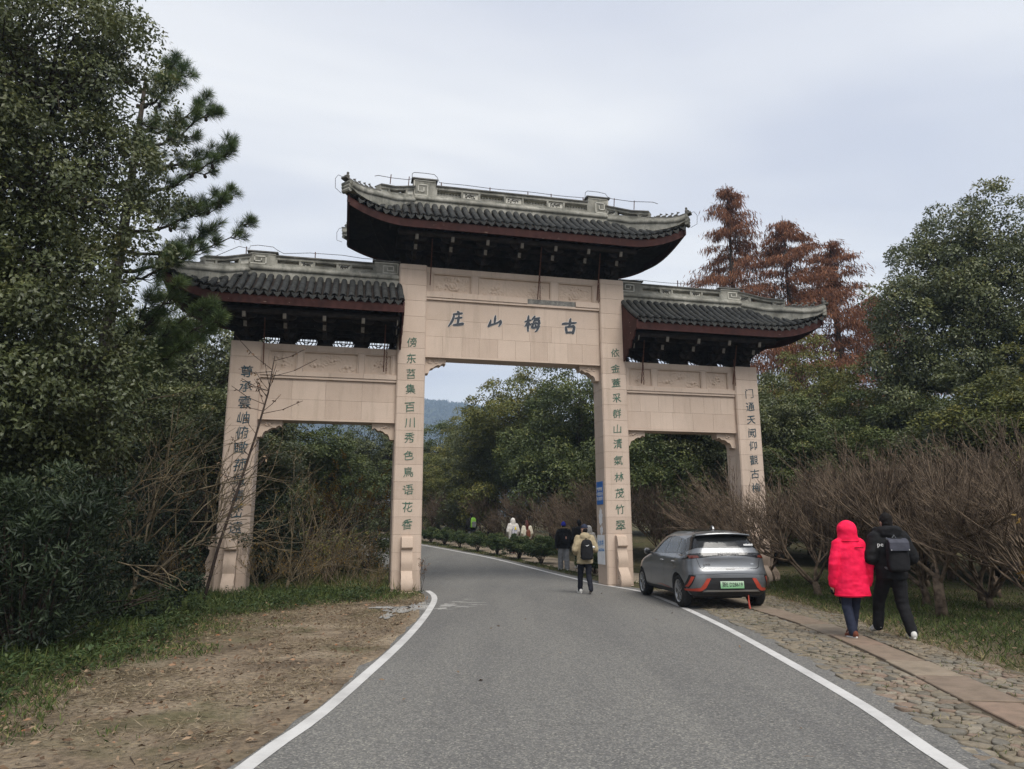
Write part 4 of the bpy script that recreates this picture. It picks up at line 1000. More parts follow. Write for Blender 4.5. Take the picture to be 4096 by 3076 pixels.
XR = lerpt([(.22, -1.84), (.28, -1.95), (.36, -2.01), (.50, -2.035), (.66, -2.035), (.74, -2.02), (.79, -1.99), (.86, -1.965), (.94, -1.955), (1.0, -1.955), (1.05, -1.94), (1.12, -1.90), (1.18, -1.865), (1.30, -1.785), (1.40, -1.70), (1.46, -1.63), (1.50, -1.52), (1.53, -1.33), (1.553, -1.02), (1.57, -.55)])
XF = lerpt([(.22, 1.82), (.30, 1.97), (.45, 2.04), (.60, 2.03), (.70, 1.98), (.80, 1.84), (.88, 1.58), (.95, 1.24), (1.0, 1.04), (1.1, .88), (1.2, .72), (1.3, .54), (1.4, .33), (1.46, .16), (1.50, .0), (1.53, -.18), (1.553, -.32), (1.57, -.48)])
WH = lerpt([(.22, .77), (.28, .83), (.36, .865), (.50, .88), (.66, .888), (.76, .885), (.88, .875), (.96, .86), (1.01, .84), (1.06, .81), (1.15, .765), (1.30, .695), (1.40, .64), (1.46, .585), (1.50, .52), (1.53, .42), (1.553, .28), (1.57, .05)])
NEX = lerpt([(.22, 6), (.5, 7), (.95, 6.4), (1.1, 6), (1.4, 5), (1.57, 2.6)])
car = empty('parked_car', (4.14, 16.58, .03)); car.rotation_euler = (0, 0, R(90 + 5.5)); tag(car, 'grey hatchback car with green licence plate parked on the cobbles', 'car')
def car_body():
    zs = np.r_[.255, .27, .285, .32, .36, .42, .50, .58, .66, .71, .75, .79, .83, .88, .92, .96, .985, 1.01, 1.035, 1.06, 1.10, 1.15, 1.2, 1.25, 1.3, 1.35, 1.4, 1.43, 1.46, 1.48, 1.5, 1.515, 1.53, 1.542, 1.553, 1.562, 1.57]
    n = 88; rs = []
    for z in zs:
        a, b, w, ne = float(XR(z)), float(XF(z)), float(WH(z)), float(NEX(z)); cx_, hl = (a + b) / 2, (b - a) / 2; r = []
        for k in range(n):
            th = 2 * math.pi * k / n; c_, s_ = math.cos(th), math.sin(th); x = cx_ + hl * math.copysign(abs(c_) ** (2 / ne), c_); y = w * math.copysign(abs(s_) ** (2 / ne), s_)
            fr = max(0, (x - .9) / 1.14); y *= 1 - .10 * fr ** 2
            if .55 < z < 1.0: y *= 1 + .012 * math.exp(-((x + 1.33) / .5) ** 2) + .008 * math.exp(-((x - 1.37) / .45) ** 2) - .012 * math.exp(-((z - .62) / .08) ** 2) * math.exp(-((x - .05) / .7) ** 4)
            r.append((x, y, z))
        rs.append(r)
    return MB().rings(rs).mesh('body', True)
body_me = car_body()
BV = BVHTree.FromPolygons([v.co.copy() for v in body_me.vertices], [tuple(p.vertices) for p in body_me.polygons])
tmp = link('body', body_me, PAINT_CAR); cuts = []
for x in (-1.33, 1.37):
    for sg in (-1, 1):
        m = MB(); rs = [[(x + .365 * math.cos(2 * math.pi * k / 32), y, .325 + .365 * math.sin(2 * math.pi * k / 32)) for k in range(32)] for y in (sg * .62, sg * 1.2)]
        m.rings(rs); q = m.build('cut', BLACKP); md = tmp.modifiers.new('b', 'BOOLEAN'); md.object = q; md.operation = 'DIFFERENCE'; md.solver = 'EXACT'; cuts.append(q)
dg = bpy.context.evaluated_depsgraph_get(); bm2 = bpy.data.meshes.new_from_object(tmp.evaluated_get(dg)); tmp.modifiers.clear(); bpy.data.objects.remove(tmp)
for q in cuts: bpy.data.objects.remove(q)
bm2.materials.clear(); bm2.materials.append(PAINT_CAR); smooth_by_angle(bm2, 40); body = link('body', bm2, None, car)
def patch(name, poly, axis, mat, off=.004, parent=None, sg=1, res=.04, thick=0):
    """lay a polygon onto the body: axis 'x' = rear view (y,z) ; 'y' = side view (x,z) on side sg ; 'z' from above"""
    bm = bmesh.new(); vs_ = [bm.verts.new((a, b, 0)) for a, b in poly]; bm.faces.new(vs_); bmesh.ops.triangulate(bm, faces=bm.faces[:])
    for _ in range(6):
        long_ = [e for e in bm.edges if e.calc_length() > res]
        if not long_: break
        bmesh.ops.subdivide_edges(bm, edges=long_, cuts=1); bmesh.ops.triangulate(bm, faces=bm.faces[:])
    for v in bm.verts:
        a, b = v.co.x, v.co.y
        if axis == 'x': o_, d_ = Vector((-4, a, b)), Vector((1, 0, 0))
        elif axis == 'y': o_, d_ = Vector((a, sg * 4, b)), Vector((0, -sg, 0))
        else: o_, d_ = Vector((a, b, 4)), Vector((0, 0, -1))
        h = BV.ray_cast(o_, d_)
        if h[0] is None:
            h2 = BV.find_nearest(o_ + d_ * 2.2); p, n_ = h2[0], h2[1]
        else: p, n_ = h[0], h[1]
        if n_.dot(d_) > 0: n_ = -n_
        v.co = p + n_ * off
    bmesh.ops.recalc_face_normals(bm, faces=bm.faces[:]); me = bpy.data.meshes.new(name); bm.to_mesh(me); bm.free()
    for p in me.polygons: p.use_smooth = True
    c0 = sum((v.co for v in me.vertices), Vector()) / max(1, len(me.vertices))
    if len(me.polygons) and sum((p.normal.dot(Vector((-1, 0, 0)) if axis == 'x' else Vector((0, sg, 0)) if axis == 'y' else Vector((0, 0, 1))) for p in me.polygons)) < 0: me.flip_normals()
    return link(name, me, mat, parent or car)
def mir(p): return [(-a, b) for a, b in reversed(p)]
# rear window, tail bar, bumper pieces
hatch = patch('rear_window', [(-.67, 1.185), (.67, 1.185), (.60, 1.33), (.535, 1.435), (-.535, 1.435), (-.60, 1.33)], 'x', GLASSC)
patch('tail_lamp_bar', [(-.80, 1.06), (-.55, 1.085), (0, 1.09), (.55, 1.085), (.80, 1.06), (.80, 1.0), (.60, .985), (.35, 1.02), (0, 1.035), (-.35, 1.02), (-.60, .985), (-.80, 1.0)], 'x', GLOSSB)
for sg in (-1, 1):
    f = (lambda p: p) if sg > 0 else mir
    patch('tail_lamp', f([(.50, 1.005), (.84, .96), (.85, 1.045), (.80, 1.065), (.60, 1.06)]), 'x', GLOSSB, .007)
    patch('tail_lamp', [(-1.93, 1.0), (-1.62, 1.035), (-1.60, 1.055), (-1.93, 1.07)], 'y', GLOSSB, .006, None, sg)
    patch('lamp_lens', f([(.60, .995), (.76, .975), (.77, 1.03), (.62, 1.035)]), 'x', LAMPR, .011)
    patch('orange_trim', f([(.42, .60), (.50, .60), (.62, .42), (.84, .385), (.84, .35), (.60, .36), (.52, .42)]), 'x', ORANGE, .010)
    patch('orange_trim', f([(.72, .63), (.77, .635), (.83, .43), (.80, .43)]), 'x', ORANGE, .010)
    patch('corner_vent', f([(.70, .655), (.80, .66), (.855, .42), (.79, .40)]), 'x', BLACKP, .006)
    patch('orange_trim', [(-.75, .335), (-.2, .375), (.1, .36), (-.2, .385), (-.75, .35)], 'y', ORANGE, .008, None, sg)
    # glass along the side
    patch('side_window', [(-.42, 1.055), (.58, 1.045), (.42, 1.16), (.16, 1.33), (-.02, 1.405), (-.42, 1.415)], 'y', GLASSC, .004, None, sg)
    patch('side_window', [(-1.18, 1.07), (-.48, 1.057), (-.48, 1.415), (-.90, 1.405), (-1.12, 1.37)], 'y', GLASSC, .004, None, sg)
    patch('quarter_window', [(-1.58, 1.09), (-1.23, 1.075), (-1.16, 1.37), (-1.34, 1.345), (-1.52, 1.22)], 'y', GLASSC, .004, None, sg)
    patch('window_trim', [(-1.62, 1.075), (.66, 1.03), (.66, 1.045), (-1.62, 1.09)], 'y', GLOSSB, .006, None, sg)
    patch('rear_pillar_panel', [(-1.80, 1.18), (-1.60, 1.10), (-1.50, 1.25), (-1.36, 1.36), (-1.50, 1.41), (-1.66, 1.36)], 'y', GLOSSB, .0035, None, sg)
    for xx in (.52, -.45, -1.2):
        L_ = [(xx, .42), (xx - .02, .8), (xx - .0, 1.05)] if xx > -1 else [(xx + .22, .55), (xx + .02, .75), (xx - .02, 1.07)]
        patch('door_seam', [(a - .004, b) for a, b in L_] + [(a + .004, b) for a, b in reversed(L_)], 'y', GLOSSB, .0035, None, sg)
    patch('sill_trim', [(-.95, .265), (.98, .265), (.98, .32), (-.95, .34)], 'y', BLACKP, .005, None, sg)
    for xx in (-.33, -1.12): 
        p = BV.ray_cast(Vector((xx, sg * 4, .90)), Vector((0, -sg, 0)))[0]
        o = MB().ell((xx, p.y + sg * .012, .90), (.105, .022, .02), 12, 8).build('door_handle', SILVER, car, True)
    # mirror
    o = MB().ell((.52, sg * .955, 1.06), (.10, .075, .075), 14, 10).build('door_mirror', PAINT_CAR, car, True)
    MB().tube([(.55, sg * .82, 1.02), (.54, sg * .92, 1.03)], .03, 6).build('mirror_arm', BLACKP, o)
    MB().ell((.44, sg * .955, 1.06), (.02, .062, .058), 12, 8).build('mirror_glass', GLASSC, o, True)
    patch('headlight', [(1.55, .78), (1.92, .70), (1.86, .76), (1.55, .83)], 'y', GLASSC, .006, None, sg)
patch('windscreen', [(.33, -.56), (.95, -.66), (.95, .66), (.33, .56)], 'z', GLASSC, .005)
patch('roof_panel', [(-1.4, -.48), (.0, -.46), (.22, 0), (.0, .46), (-1.4, .48), (-1.45, 0)], 'z', GLOSSB, .0035)
patch('plate_recess', [(-.44, .61), (.44, .61), (.56, .44), (.60, .385), (-.60, .385), (-.56, .44)], 'x', BLACKP, .006)
patch('bumper_lower', [(-.80, .36), (.80, .36), (.72, .265), (-.72, .265)], 'x', BLACKP, .006)
patch('bumper_strip', [(-.50, .375), (.50, .375), (.60, .345), (-.60, .345)], 'x', SILVER, .011)
patch('hatch_seam', [(-.66, 1.0), (-.60, .80), (-.54, .775), (.54, .775), (.60, .80), (.66, 1.0), (.652, 1.0), (.592, .806), (.536, .783), (-.536, .783), (-.592, .806), (-.652, 1.0)], 'x', GLOSSB, .003)
patch('hatch_handle', [(-.10, .785), (.10, .785), (.085, .765), (-.085, .765)], 'x', GLOSSB, .006)
patch('bumper_seam', [(-.80, .665), (0, .70), (.80, .665), (.80, .66), (0, .694), (-.80, .66)], 'x', GLOSSB, .003)
# spoiler
rs = []
for k in range(17):
    y = -.57 + 1.14 * k / 16; q = abs(y) / .57; xo = -1.80 + .10 * q ** 3; zt = 1.515 - .035 * q ** 2
    rs.append([(-1.50, y, zt + .012 - .05 * q ** 2), (xo, y, zt - .035), (xo - .012, y, zt - .055), (xo + .02, y, zt - .07), (-1.60, y, zt - .09)])
o = MB().rings(rs).build('roof_spoiler', PAINT_CAR, car, True); smooth_by_angle(o.data, 50)
MB().box(-1.80, -1.786, -.14, .14, 1.455, 1.475).build('brake_light', LAMPR, car)
MB().prism([(-1.02, 1.555), (-1.22, 1.555), (-1.20, 1.60), (-1.16, 1.625), (-1.13, 1.62)], -.018, .018, lambda a, b, d: (a, d, b)).build('aerial_fin', PAINT_CAR, car)
MB().box(-1.75, 1.75, -.70, .70, .215, .32).build('underbody', BLACKP, car)
m = MB().tube([(-1.6, -.35, .26), (-1.6, .35, .26)], .08, 8); m.build('rear_axle', BLACKP, car)
MB().tube([(-1.95, -.36, .27), (-1.97, -.35, .14), (-2.0, -.355, .01)], [.012, .018, .022], 6).build('static_strap', ORANGE, car)
# wheels
def wheel(x, sg):
    w = empty('wheel', (x, sg * .765, .318)); w.parent = car
    prof = [(.215, -.095), (.24, -.105), (.29, -.103), (.312, -.085), (.318, -.04), (.318, .04), (.312, .085), (.29, .103), (.24, .105), (.215, .095)]
    rs = [[(r * math.cos(2 * math.pi * k / 40), y, r * math.sin(2 * math.pi * k / 40)) for r, y in prof] for k in range(40)]
    m = MB(); n = len(prof); m.v = [p for r in rs for p in r]; m.f = [(i * n + j, ((i + 1) % 40) * n + j, ((i + 1) % 40) * n + (j + 1) % n, i * n + (j + 1) % n) for i in range(40) for j in range(n)]
    o = m.build('tyre', RUBBER, w, True)
    m = MB(); yo = sg * .07
    m.rings([[(r * math.cos(2 * math.pi * k / 40), y, r * math.sin(2 * math.pi * k / 40)) for k in range(40)] for r, y in ((.225, sg * .1), (.212, sg * .098), (.20, sg * .03), (.20, -sg * .09))], True, False); m.build('rim', SILVER, w, True)
    MB().rings([[(r * math.cos(2 * math.pi * k / 24), sg * .025, r * math.sin(2 * math.pi * k / 24)) for k in range(24)] for r in (.2, .02)], True, True).build('brake_disc', BLACKP, w)
    for k in range(5):
        a = 2 * math.pi * k / 5 + .3; M = Matrix.Rotation(a, 4, 'Y')
        MB().prism([(-.035, .03), (.035, .03), (.055, .17), (.04, .208), (-.04, .208), (-.055, .17)], sg * .055, sg * .085, lambda p, q, d: tuple(M @ Vector((p, d, q)))).build('spoke', SILVER if k % 1 else GLOSSB, w)
        for q in (-1, 1): MB().prism([(q * .03, .03), (q * .042, .03), (q * .064, .17), (q * .05, .205), (q * .038, .205), (q * .05, .17)], sg * .07, sg * .092, lambda p, r, d: tuple(M @ Vector((p, d, r)))).build('spoke_edge', SILVER, w)
    MB().ell((0, sg * .075, 0), (.035, .02, .035), 12, 6).build('hub', SILVER, w, True)
for x in (-1.33, 1.37):
    for sg in (-1, 1): wheel(x, sg)
# plate and lettering
pl = MB().bbox(-.008, .008, -.24, .24, -.07, .07, .004).build('licence_plate', PLATEG, car); pl.location = (-2.052, 0, .475); pl.rotation_euler = (0, R(4), 0)
def text_mesh(body_, size, bold=0, font_w=1.0, extr=.002):
    cu = bpy.data.curves.new('lettering', 'FONT'); cu.body = body_; cu.size = size; cu.extrude = extr; cu.offset = bold; cu.align_x = 'CENTER'; cu.align_y = 'CENTER'; cu.resolution_u = 2; ob = bpy.data.objects.new('lettering', cu); COL.objects.link(ob)
    me = bpy.data.meshes.new_from_object(ob.evaluated_get(bpy.context.evaluated_depsgraph_get())); bpy.data.objects.remove(ob); bpy.data.curves.remove(cu); return me
def rear_text(body_, size, y, z, mat, parent, bold=0, sx_=1.0, x=None, tilt=0):
    me = text_mesh(body_, size, bold); o = link('lettering', me, mat, parent)
    if x is None: x = BV.ray_cast(Vector((-4, y, z)), Vector((1, 0, 0)))[0].x - .012
    # text x -> -y (reads left to right seen from behind), text y -> z
    o.matrix_local = Matrix(((0, 0, -1, x), (-1, 0, 0, y), (0, 1, 0, z), (0, 0, 0, 1))) @ Matrix.Rotation(tilt, 4, 'X') @ Matrix.Diagonal((sx_, 1, 1, 1)); return o
o = rear_text('浙E D28619', .105, 0, 0, INK, pl, .0012, .80, -.010)
rear_text('BUILD YOUR DREAMS', .030, 0, 1.063, SILVER, car, .0006, 1.5); rear_text('比亚迪', .045, .47, .865, SILVER, car, .0005, 1.1); rear_text('EV', .028, .53, .82, SILVER, car, .0004, 1.2)
patch('badge', [(-.50, .86), (-.44, .86), (-.44, .885), (-.50, .885)], 'x', SILVER, .005)
for k in range(9): patch('window_sticker', [(-.38 - k * .026, 1.22), (-.40 - k * .026, 1.22), (-.398 - k * .026, 1.25 + .006 * (k % 3)), (-.38 - k * .026, 1.25)], 'x', WHITEP, .007, hatch)
# ================================================================== people
SKIN = NT('skin'); SKIN.col((.42, .25, .18)); SKIN.rough(.55, .35); SKIN = SKIN.m
def cloth(name, a, b, rough=.85, scale=9, bump=.25, bs=70):
    return pm(name, a, b, scale, rough, .2, bump, bs, .004, world=False)
RED = cloth('red_parka_nylon', (.74, .006, .052), (.86, .012, .075), .75)
BLK = cloth('black_padded_cloth', (.006, .006, .007), (.013, .013, .014), .8)
BLK2 = cloth('black_cotton', (.008, .008, .009), (.016, .016, .018))
NAVY = cloth('navy_cloth', (.018, .022, .040), (.030, .036, .060))
DNAVY = cloth('dark_navy_cloth', (.010, .011, .016), (.017, .018, .026))
TAN = cloth('tan_jacket_cloth', (.30, .245, .155), (.38, .31, .20))
GREYT = cloth('grey_sweat_cloth', (.20, .205, .215), (.28, .285, .295))
CREAM = cloth('cream_fleece', (.50, .46, .36), (.62, .58, .47))
WHITEC = cloth('off_white_cloth', (.52, .49, .45), (.64, .61, .57))
YELL = cloth('yellow_cloth', (.70, .52, .03), (.80, .62, .05))
BLUEH = cloth('blue_knit', (.018, .022, .22), (.03, .036, .32))
BROWN = cloth('brown_leather', (.10, .035, .02), (.17, .062, .035), .5)
GREENB = cloth('lime_green_nylon', (.14, .30, .035), (.21, .42, .06), .6)
GREYB = cloth('grey_nylon', (.10, .11, .115), (.17, .18, .185), .6)
SLATE = cloth('slate_blue_flap', (.035, .037, .050), (.058, .060, .078), .6)
HAIRB = cloth('black_hair', (.006, .005, .005), (.012, .010, .009), .85, 30, .4, 160)
HAIRR = cloth('dark_red_hair', (.045, .012, .010), (.085, .022, .016), .45, 30, .4, 160)
FUR = cloth('tan_fur_trim', (.14, .10, .06), (.24, .18, .11), .95, 40, .9, 130)
SHOEW = cloth('white_sneaker', (.56, .55, .52), (.68, .67, .64), .6)
SHOEB = cloth('rust_brown_shoe', (.10, .03, .018), (.20, .06, .03), .6)
ORNG = cloth('orange_cloth', (.55, .13, .03), (.66, .18, .05)); REDC = cloth('dull_red_cloth', (.35, .02, .03), (.45, .035, .045)); PEACH = cloth('pink_tag', (.55, .30, .22), (.62, .36, .28))
PRINT = NT('white_patterned_cloth'); PRINT.col(PRINT.ramp(PRINT.noise(30, 3, .6, False), [(.46, (.62, .6, .6)), (.56, (.10, .12, .22))])); PRINT.rough(.8); PRINT = PRINT.m
def fuse(mb, name, vox, wr=0, wsc=6, smooth_n=3, seed=0):
    """union of overlapping closed shapes into one continuous surface"""
    ob = link(name, mb.mesh(name)); md = ob.modifiers.new('r', 'REMESH'); md.mode = 'VOXEL'; md.voxel_size = vox; ms = ob.modifiers.new('s', 'SMOOTH'); ms.factor = .5; ms.iterations = smooth_n
    me = bpy.data.meshes.new_from_object(ob.evaluated_get(bpy.context.evaluated_depsgraph_get())); bpy.data.objects.remove(ob); me.name = name
    n = len(me.vertices); co = np.zeros(n * 3, np.float32); me.vertices.foreach_get('co', co); co = co.reshape(-1, 3)
    if wr:
        no = np.zeros(n * 3, np.float32); me.vertices.foreach_get('normal', no); no = no.reshape(-1, 3)
        w = fbm(np.c_[co[:, 0] * wsc, co[:, 1] * wsc, co[:, 2] * wsc * 1.9] + seed, 3) ; co = co + no * (w * wr)[:, None]
        me.vertices.foreach_set('co', co.astype(np.float32).ravel())
    me.polygons.foreach_set('use_smooth', np.ones(len(me.polygons), dtype=bool)); me.update(); return me
def oval(m, rows, n=20):
    """rows (z, cx, cy, rx, ry)"""
    m.rings([[(cx_ + rx * math.cos(2 * math.pi * k / n), cy_ + ry * math.sin(2 * math.pi * k / n), z) for k in range(n)] for z, cx_, cy_, rx, ry in rows]); return m
def limb(m, pts, rad, n=12):
    """smoothly sampled tapered tube with round ends"""
    P = [np.array(p, float) for p in pts]; Q, Rr = [], []
    for i in range(len(P) - 1):
        for k in range(5): t = k / 5; Q.append(P[i] + (P[i + 1] - P[i]) * t); Rr.append(rad[i] + (rad[i + 1] - rad[i]) * t)
    Q.append(P[-1]); Rr.append(rad[-1]); m.tube([tuple(q) for q in Q], Rr, n); m.ell(P[0], (rad[0],) * 3, 10, 8); m.ell(P[-1], (rad[-1],) * 3, 10, 8)
    for i in range(1, len(P) - 1): m.ell(P[i], (rad[i],) * 3, 10, 8)
def hand(m, w, fwd, side, curl=.5):
    """palm and five fingers beyond wrist w, pointing along fwd; side=+1 right hand (thumb towards body front)"""
    w = Vector(w); f = Vector(fwd).normalized(); a = Vector((0, 1, 0)); a = (a - f * a.dot(f)).normalized(); b = f.cross(a)
    m.tube([w, w + f * .05, w + f * .09], [.026, .036, .032], 8); pal = w + f * .085
    for k, (o_, L_) in enumerate(((.027, .066), (.009, .076), (-.009, .070), (-.026, .054))):
        p0 = pal + a * o_; p1 = p0 + f * L_ * .5 - b * side * curl * .012; p2 = p1 + f * L_ * .4 - b * side * curl * .03; m.tube([p0, p1, p2], [.0095, .009, .0075], 6)
    t0 = w + f * .03 + a * .028; m.tube([t0, t0 + f * .03 + a * .025, t0 + f * .055 + a * .028], [.012, .011, .009], 6)
def person(label, x, y, h, heading, P, vox=.016, group=None):
    """P: dict of pose and clothing"""
    k = h / 1.72; root = empty('person', (x, y, gzf(x, y) + P.get('zoff', .02))); root.rotation_euler = (0, 0, heading); root.scale = (k,) * 3; tag(root, label, 'person', group)
    L = P['legs']            # {-1: (hip->knee->ankle points), 1: ...} as ankle (x,y,z) and knee (x,y,z), foot pitch
    A = P['arms']            # elbow, wrist per side
    ht = P.get('turn', 0); hz_ = 1.605
    m = MB(); c_, s_ = math.cos(ht), math.sin(ht); rot = lambda p: (p[0] * c_ - p[1] * s_, p[0] * s_ + p[1] * c_ + .02, p[2])
    M = Matrix.Rotation(ht, 3, 'Z')
    m.ell(rot((0, 0, hz_)), (.072, .092, .112), 16, 12, M); m.ell(rot((0, .025, hz_ - .055)), (.056, .065, .06), 12, 8, M)       # skull, jaw
    m.tube([rot((0, .085, hz_ + .012)), rot((0, .112, hz_ - .018)), rot((0, .088, hz_ - .03))], [.011, .017, .013], 7)            # nose
    m.ell(rot((0, .082, hz_ - .058)), (.024, .014, .009), 8, 6, M)                                                              # lips
    for sd in (-1, 1): m.ell(rot((sd * .074, -.005, hz_ - .01)), (.012, .022, .033), 8, 8, M); m.ell(rot((sd * .03, .078, hz_ + .026)), (.02, .014, .008), 8, 6, M)   # ears, brows
    limb(m, [(0, -.005, 1.38), (0, .012, 1.53)], [.06, .052])
    oval(m, [(.86, 0, 0, .13, .10), (.95, 0, 0, .155, .11), (1.08, 0, 0, .135, .095), (1.25, 0, 0, .165, .11), (1.38, 0, -.01, .165, .095), (1.44, 0, -.01, .09, .07)])
    for sd in (-1, 1):
        el, wr_ = A[sd]; limb(m, [(sd * .165, -.01, 1.385), el, wr_], [.052, .042, .030]); f = Vector(wr_) - Vector(el); hand(m, wr_, f, sd)
        kn, an, _p = L[sd]; limb(m, [(sd * .085, 0, .90), kn, an], [.082, .055, .038]); m.ell((an[0], an[1] + .06, max(.035, an[2] - .035)), (.038, .10, .032), 10, 8)
    link('body', fuse(m, 'body', max(vox * .8, .011)), SKIN, root)
    for sd in (-1, 1):
        o = MB().ell(rot((sd * .03, .083, hz_ + .006)), (.012, .008, .007), 8, 6, M).build('eye', HAIRB, root, True)
    # trousers
    m = MB(); tr = P.get('tr', (.105, .075, .062)); oval(m, [(.80, 0, 0, .155, .115), (.90, 0, -.005, .172, .13), (1.0, 0, 0, .165, .12)])
    for sd in (-1, 1):
        kn, an, _p = L[sd]; limb(m, [(sd * .085, 0, .88), kn, (an[0], an[1] - .005, an[2] + .005)], list(tr))
    link('trousers', fuse(m, 'trousers', vox, .010, 11, 2, x), P['trm'], root)
    # shoes
    for sd in (-1, 1):
        kn, an, pit = L[sd]; yaw_ = sd * -.12
        sh = MB().rings([[(w_ * math.cos(a), yy, z0 + (hh_ - 0) * (.5 + .5 * math.sin(a)) if math.sin(a) > -.2 else z0 + 0) for a in np.linspace(0, 2 * math.pi, 13)[:-1]] for yy, w_, z0, hh_ in ((-.085, .030, .02, .07), (-.07, .039, .018, .095), (-.02, .041, .018, .10), (.05, .043, .018, .075), (.11, .047, .018, .055), (.155, .040, .02, .045), (.18, .018, .024, .028))])
        so = MB().rings([[(w_ * math.cos(a), yy, z) for a in np.linspace(0, 2 * math.pi, 15)[:-1] for yy in (cy_ + ry_ * math.sin(a),)] for z, w_, cy_, ry_ in ((0, .043, .048, .135), (.012, .047, .048, .140), (.026, .046, .048, .138))])
        T = Matrix.Translation((an[0], an[1], an[2] - .085)) @ Matrix.Translation((0, .12, .0)) @ Matrix.Rotation(-pit, 4, 'X') @ Matrix.Translation((0, -.12, 0)) @ Matrix.Rotation(yaw_, 4, 'Z')
        o = sh.build('shoe', P['shoe'], root, True); o.matrix_local = T; q = so.build('sole', P.get('sole', SHOEW), o, True)
    # jacket
    J = P['jacket']; m = MB(); oval(m, J['rows']); sr = J.get('sleeve', (.085, .078, .062))
    for sd in (-1, 1):
        el, wr_ = A[sd]; limb(m, [(sd * J.get('shx', .165), -.012, 1.375), el, wr_], list(sr))
    if J.get('neck', True): oval(m, [(1.38, 0, -.01, .12, .10), (1.47, 0, .0, .085, .08)])
    if J.get('hood') == 'up': hw_ = J.get('hw', .128); m.ell((0, .0, 1.575), (hw_, .142, .160), 18, 14); oval(m, [(1.34, 0, -.015, hw_ + .02, .125), (1.42, 0, -.01, hw_ + .002, .125), (1.54, 0, -.005, hw_, .135)])
    if J.get('hood') == 'down': m.ell((0, -.095, 1.42), (.14, .075, .085), 16, 12); m.ell((0, -.06, 1.475), (.125, .085, .05), 16, 10)
    if J.get('hood') == 'roll': m.tube([(.14 * math.sin(a), .01 - .13 * math.cos(a), 1.475 + .015 * math.cos(a)) for a in np.linspace(-2.3, 2.3, 17)], .062, 10); m.ell((0, -.10, 1.44), (.15, .07, .08), 14, 10)
    jk = link('jacket', fuse(m, 'jacket', vox, J.get('wr', .012), J.get('wsc', 9), 3, y), J['mat'], root)
    if J.get('hem'): r0 = J['rows'][0]; oval(MB(), []) if False else None
    hd = P.get('head')
    if hd in ('hair', 'longhair'):
        m = MB(); m.ell(rot((0, -.012, hz_ + .022)), (.083, .100, .108), 16, 12, M); m.ell(rot((0, -.03, hz_ - .03)), (.076, .082, .075), 14, 10, M)
        if hd == 'longhair': m.tube([rot((0, -.07, hz_ + .02)), rot((-.02, -.115, 1.46)), rot((-.03, -.135, 1.30)), rot((-.03, -.14, 1.18))], [.07, .085, .075, .035], 10)
        me = fuse(m, 'hair', vox * .8, .006, 30, 1)
        # trim the face side
        bm = bmesh.new(); bm.from_mesh(me); fd = Vector((-s_, c_, 0)); c0 = Vector(rot((0, 0, 0)))
        dl = [v for v in bm.verts if (v.co - c0).dot(fd) > .045 and v.co.z < hz_ + .06]; bmesh.ops.delete(bm, geom=dl, context='VERTS'); bm.to_mesh(me); bm.free(); link('hair', me, P.get('hairm', HAIRB), root)
    elif hd in ('cap', 'beanie'):
        m = MB(); m.ell(rot((0, -.01, hz_ + .03)), (.086, .105, .105 if hd == 'cap' else .118), 16, 12, M); me = fuse(m, 'hat', vox * .8, .004, 14, 1); bm = bmesh.new(); bm.from_mesh(me)
        dl = [v for v in bm.verts if v.co.z < hz_ + (.015 if hd == 'cap' else .0)]; bmesh.ops.delete(bm, geom=dl, context='VERTS'); bm.to_mesh(me); bm.free(); ht_ = link('hat', me, P['hatm'], root)
        if hd == 'cap': q = MB().prism([(-.07, .07), (-.055, .15), (0, .175), (.055, .15), (.07, .07)], hz_ + .022, hz_ + .032, lambda a, b, d: rot((a, b, d))); q.build('brim', P['hatm'], ht_)
        else: oval(MB(), [(hz_ - .005, 0, .01, .089, .108), (hz_ + .04, 0, .01, .091, .110)]).build('cuff', P['hatm'], ht_, True)
        m = MB(); m.ell(rot((0, -.03, hz_ - .03)), (.074, .078, .07), 14, 10, M); link('hair', fuse(m, 'hair', vox * .8, .004, 30, 1), HAIRB, root)
    return root
def world_of(root, p):
    bpy.context.view_layer.update(); return root.matrix_world @ Vector(p)
def backpack(root, label, zc, w, h, d, mat, vox=.014, back=-.16, extra=None, strap=None):
    """own thing, placed on the wearer's back"""
    k = root.scale[0]; b = empty('backpack', world_of(root, (0, 0, 0))); b.rotation_euler = root.rotation_euler; b.scale = root.scale; tag(b, label, 'backpack')
    m = MB(); n = 18; rows = []
    for q, sx_, sy_ in ((-.5, .78, .7), (-.44, .95, .95), (-.15, 1, 1), (.2, .96, .92), (.38, .82, .78), (.47, .58, .55), (.5, .3, .3)):
        rows.append([(w / 2 * sx_ * math.copysign(abs(math.cos(t)) ** .6, math.cos(t)), back - d / 2 + d / 2 * sy_ * math.copysign(abs(math.sin(t)) ** .6, math.sin(t)), zc + q * h) for t in np.linspace(0, 2 * math.pi, n + 1)[:-1]])
    m.rings(rows); link('pack_body', fuse(m, 'pack_body', vox, .007, 12, 2), mat, b)
    m = MB().tube([(-.03, back - .02, zc + h * .47), (0, back - .03, zc + h * .47 + .05), (.03, back - .02, zc + h * .47)], .009, 6); m.build('grab_handle', strap or mat, b)
    for sd in (-1, 1): MB().tube([(sd * .07, back + .01, zc + h * .42), (sd * .10, -.04, 1.47), (sd * .115, .07, 1.42), (sd * .13, .10, 1.25), (sd * .16, .02, zc - h * .3), (sd * w * .4, back, zc - h * .42)], .016, 6).build('shoulder_strap', strap or mat, b)
    if extra: extra(b, zc, w, h, d, back)
    return b
def LEGS(l, r): return {-1: l, 1: r}
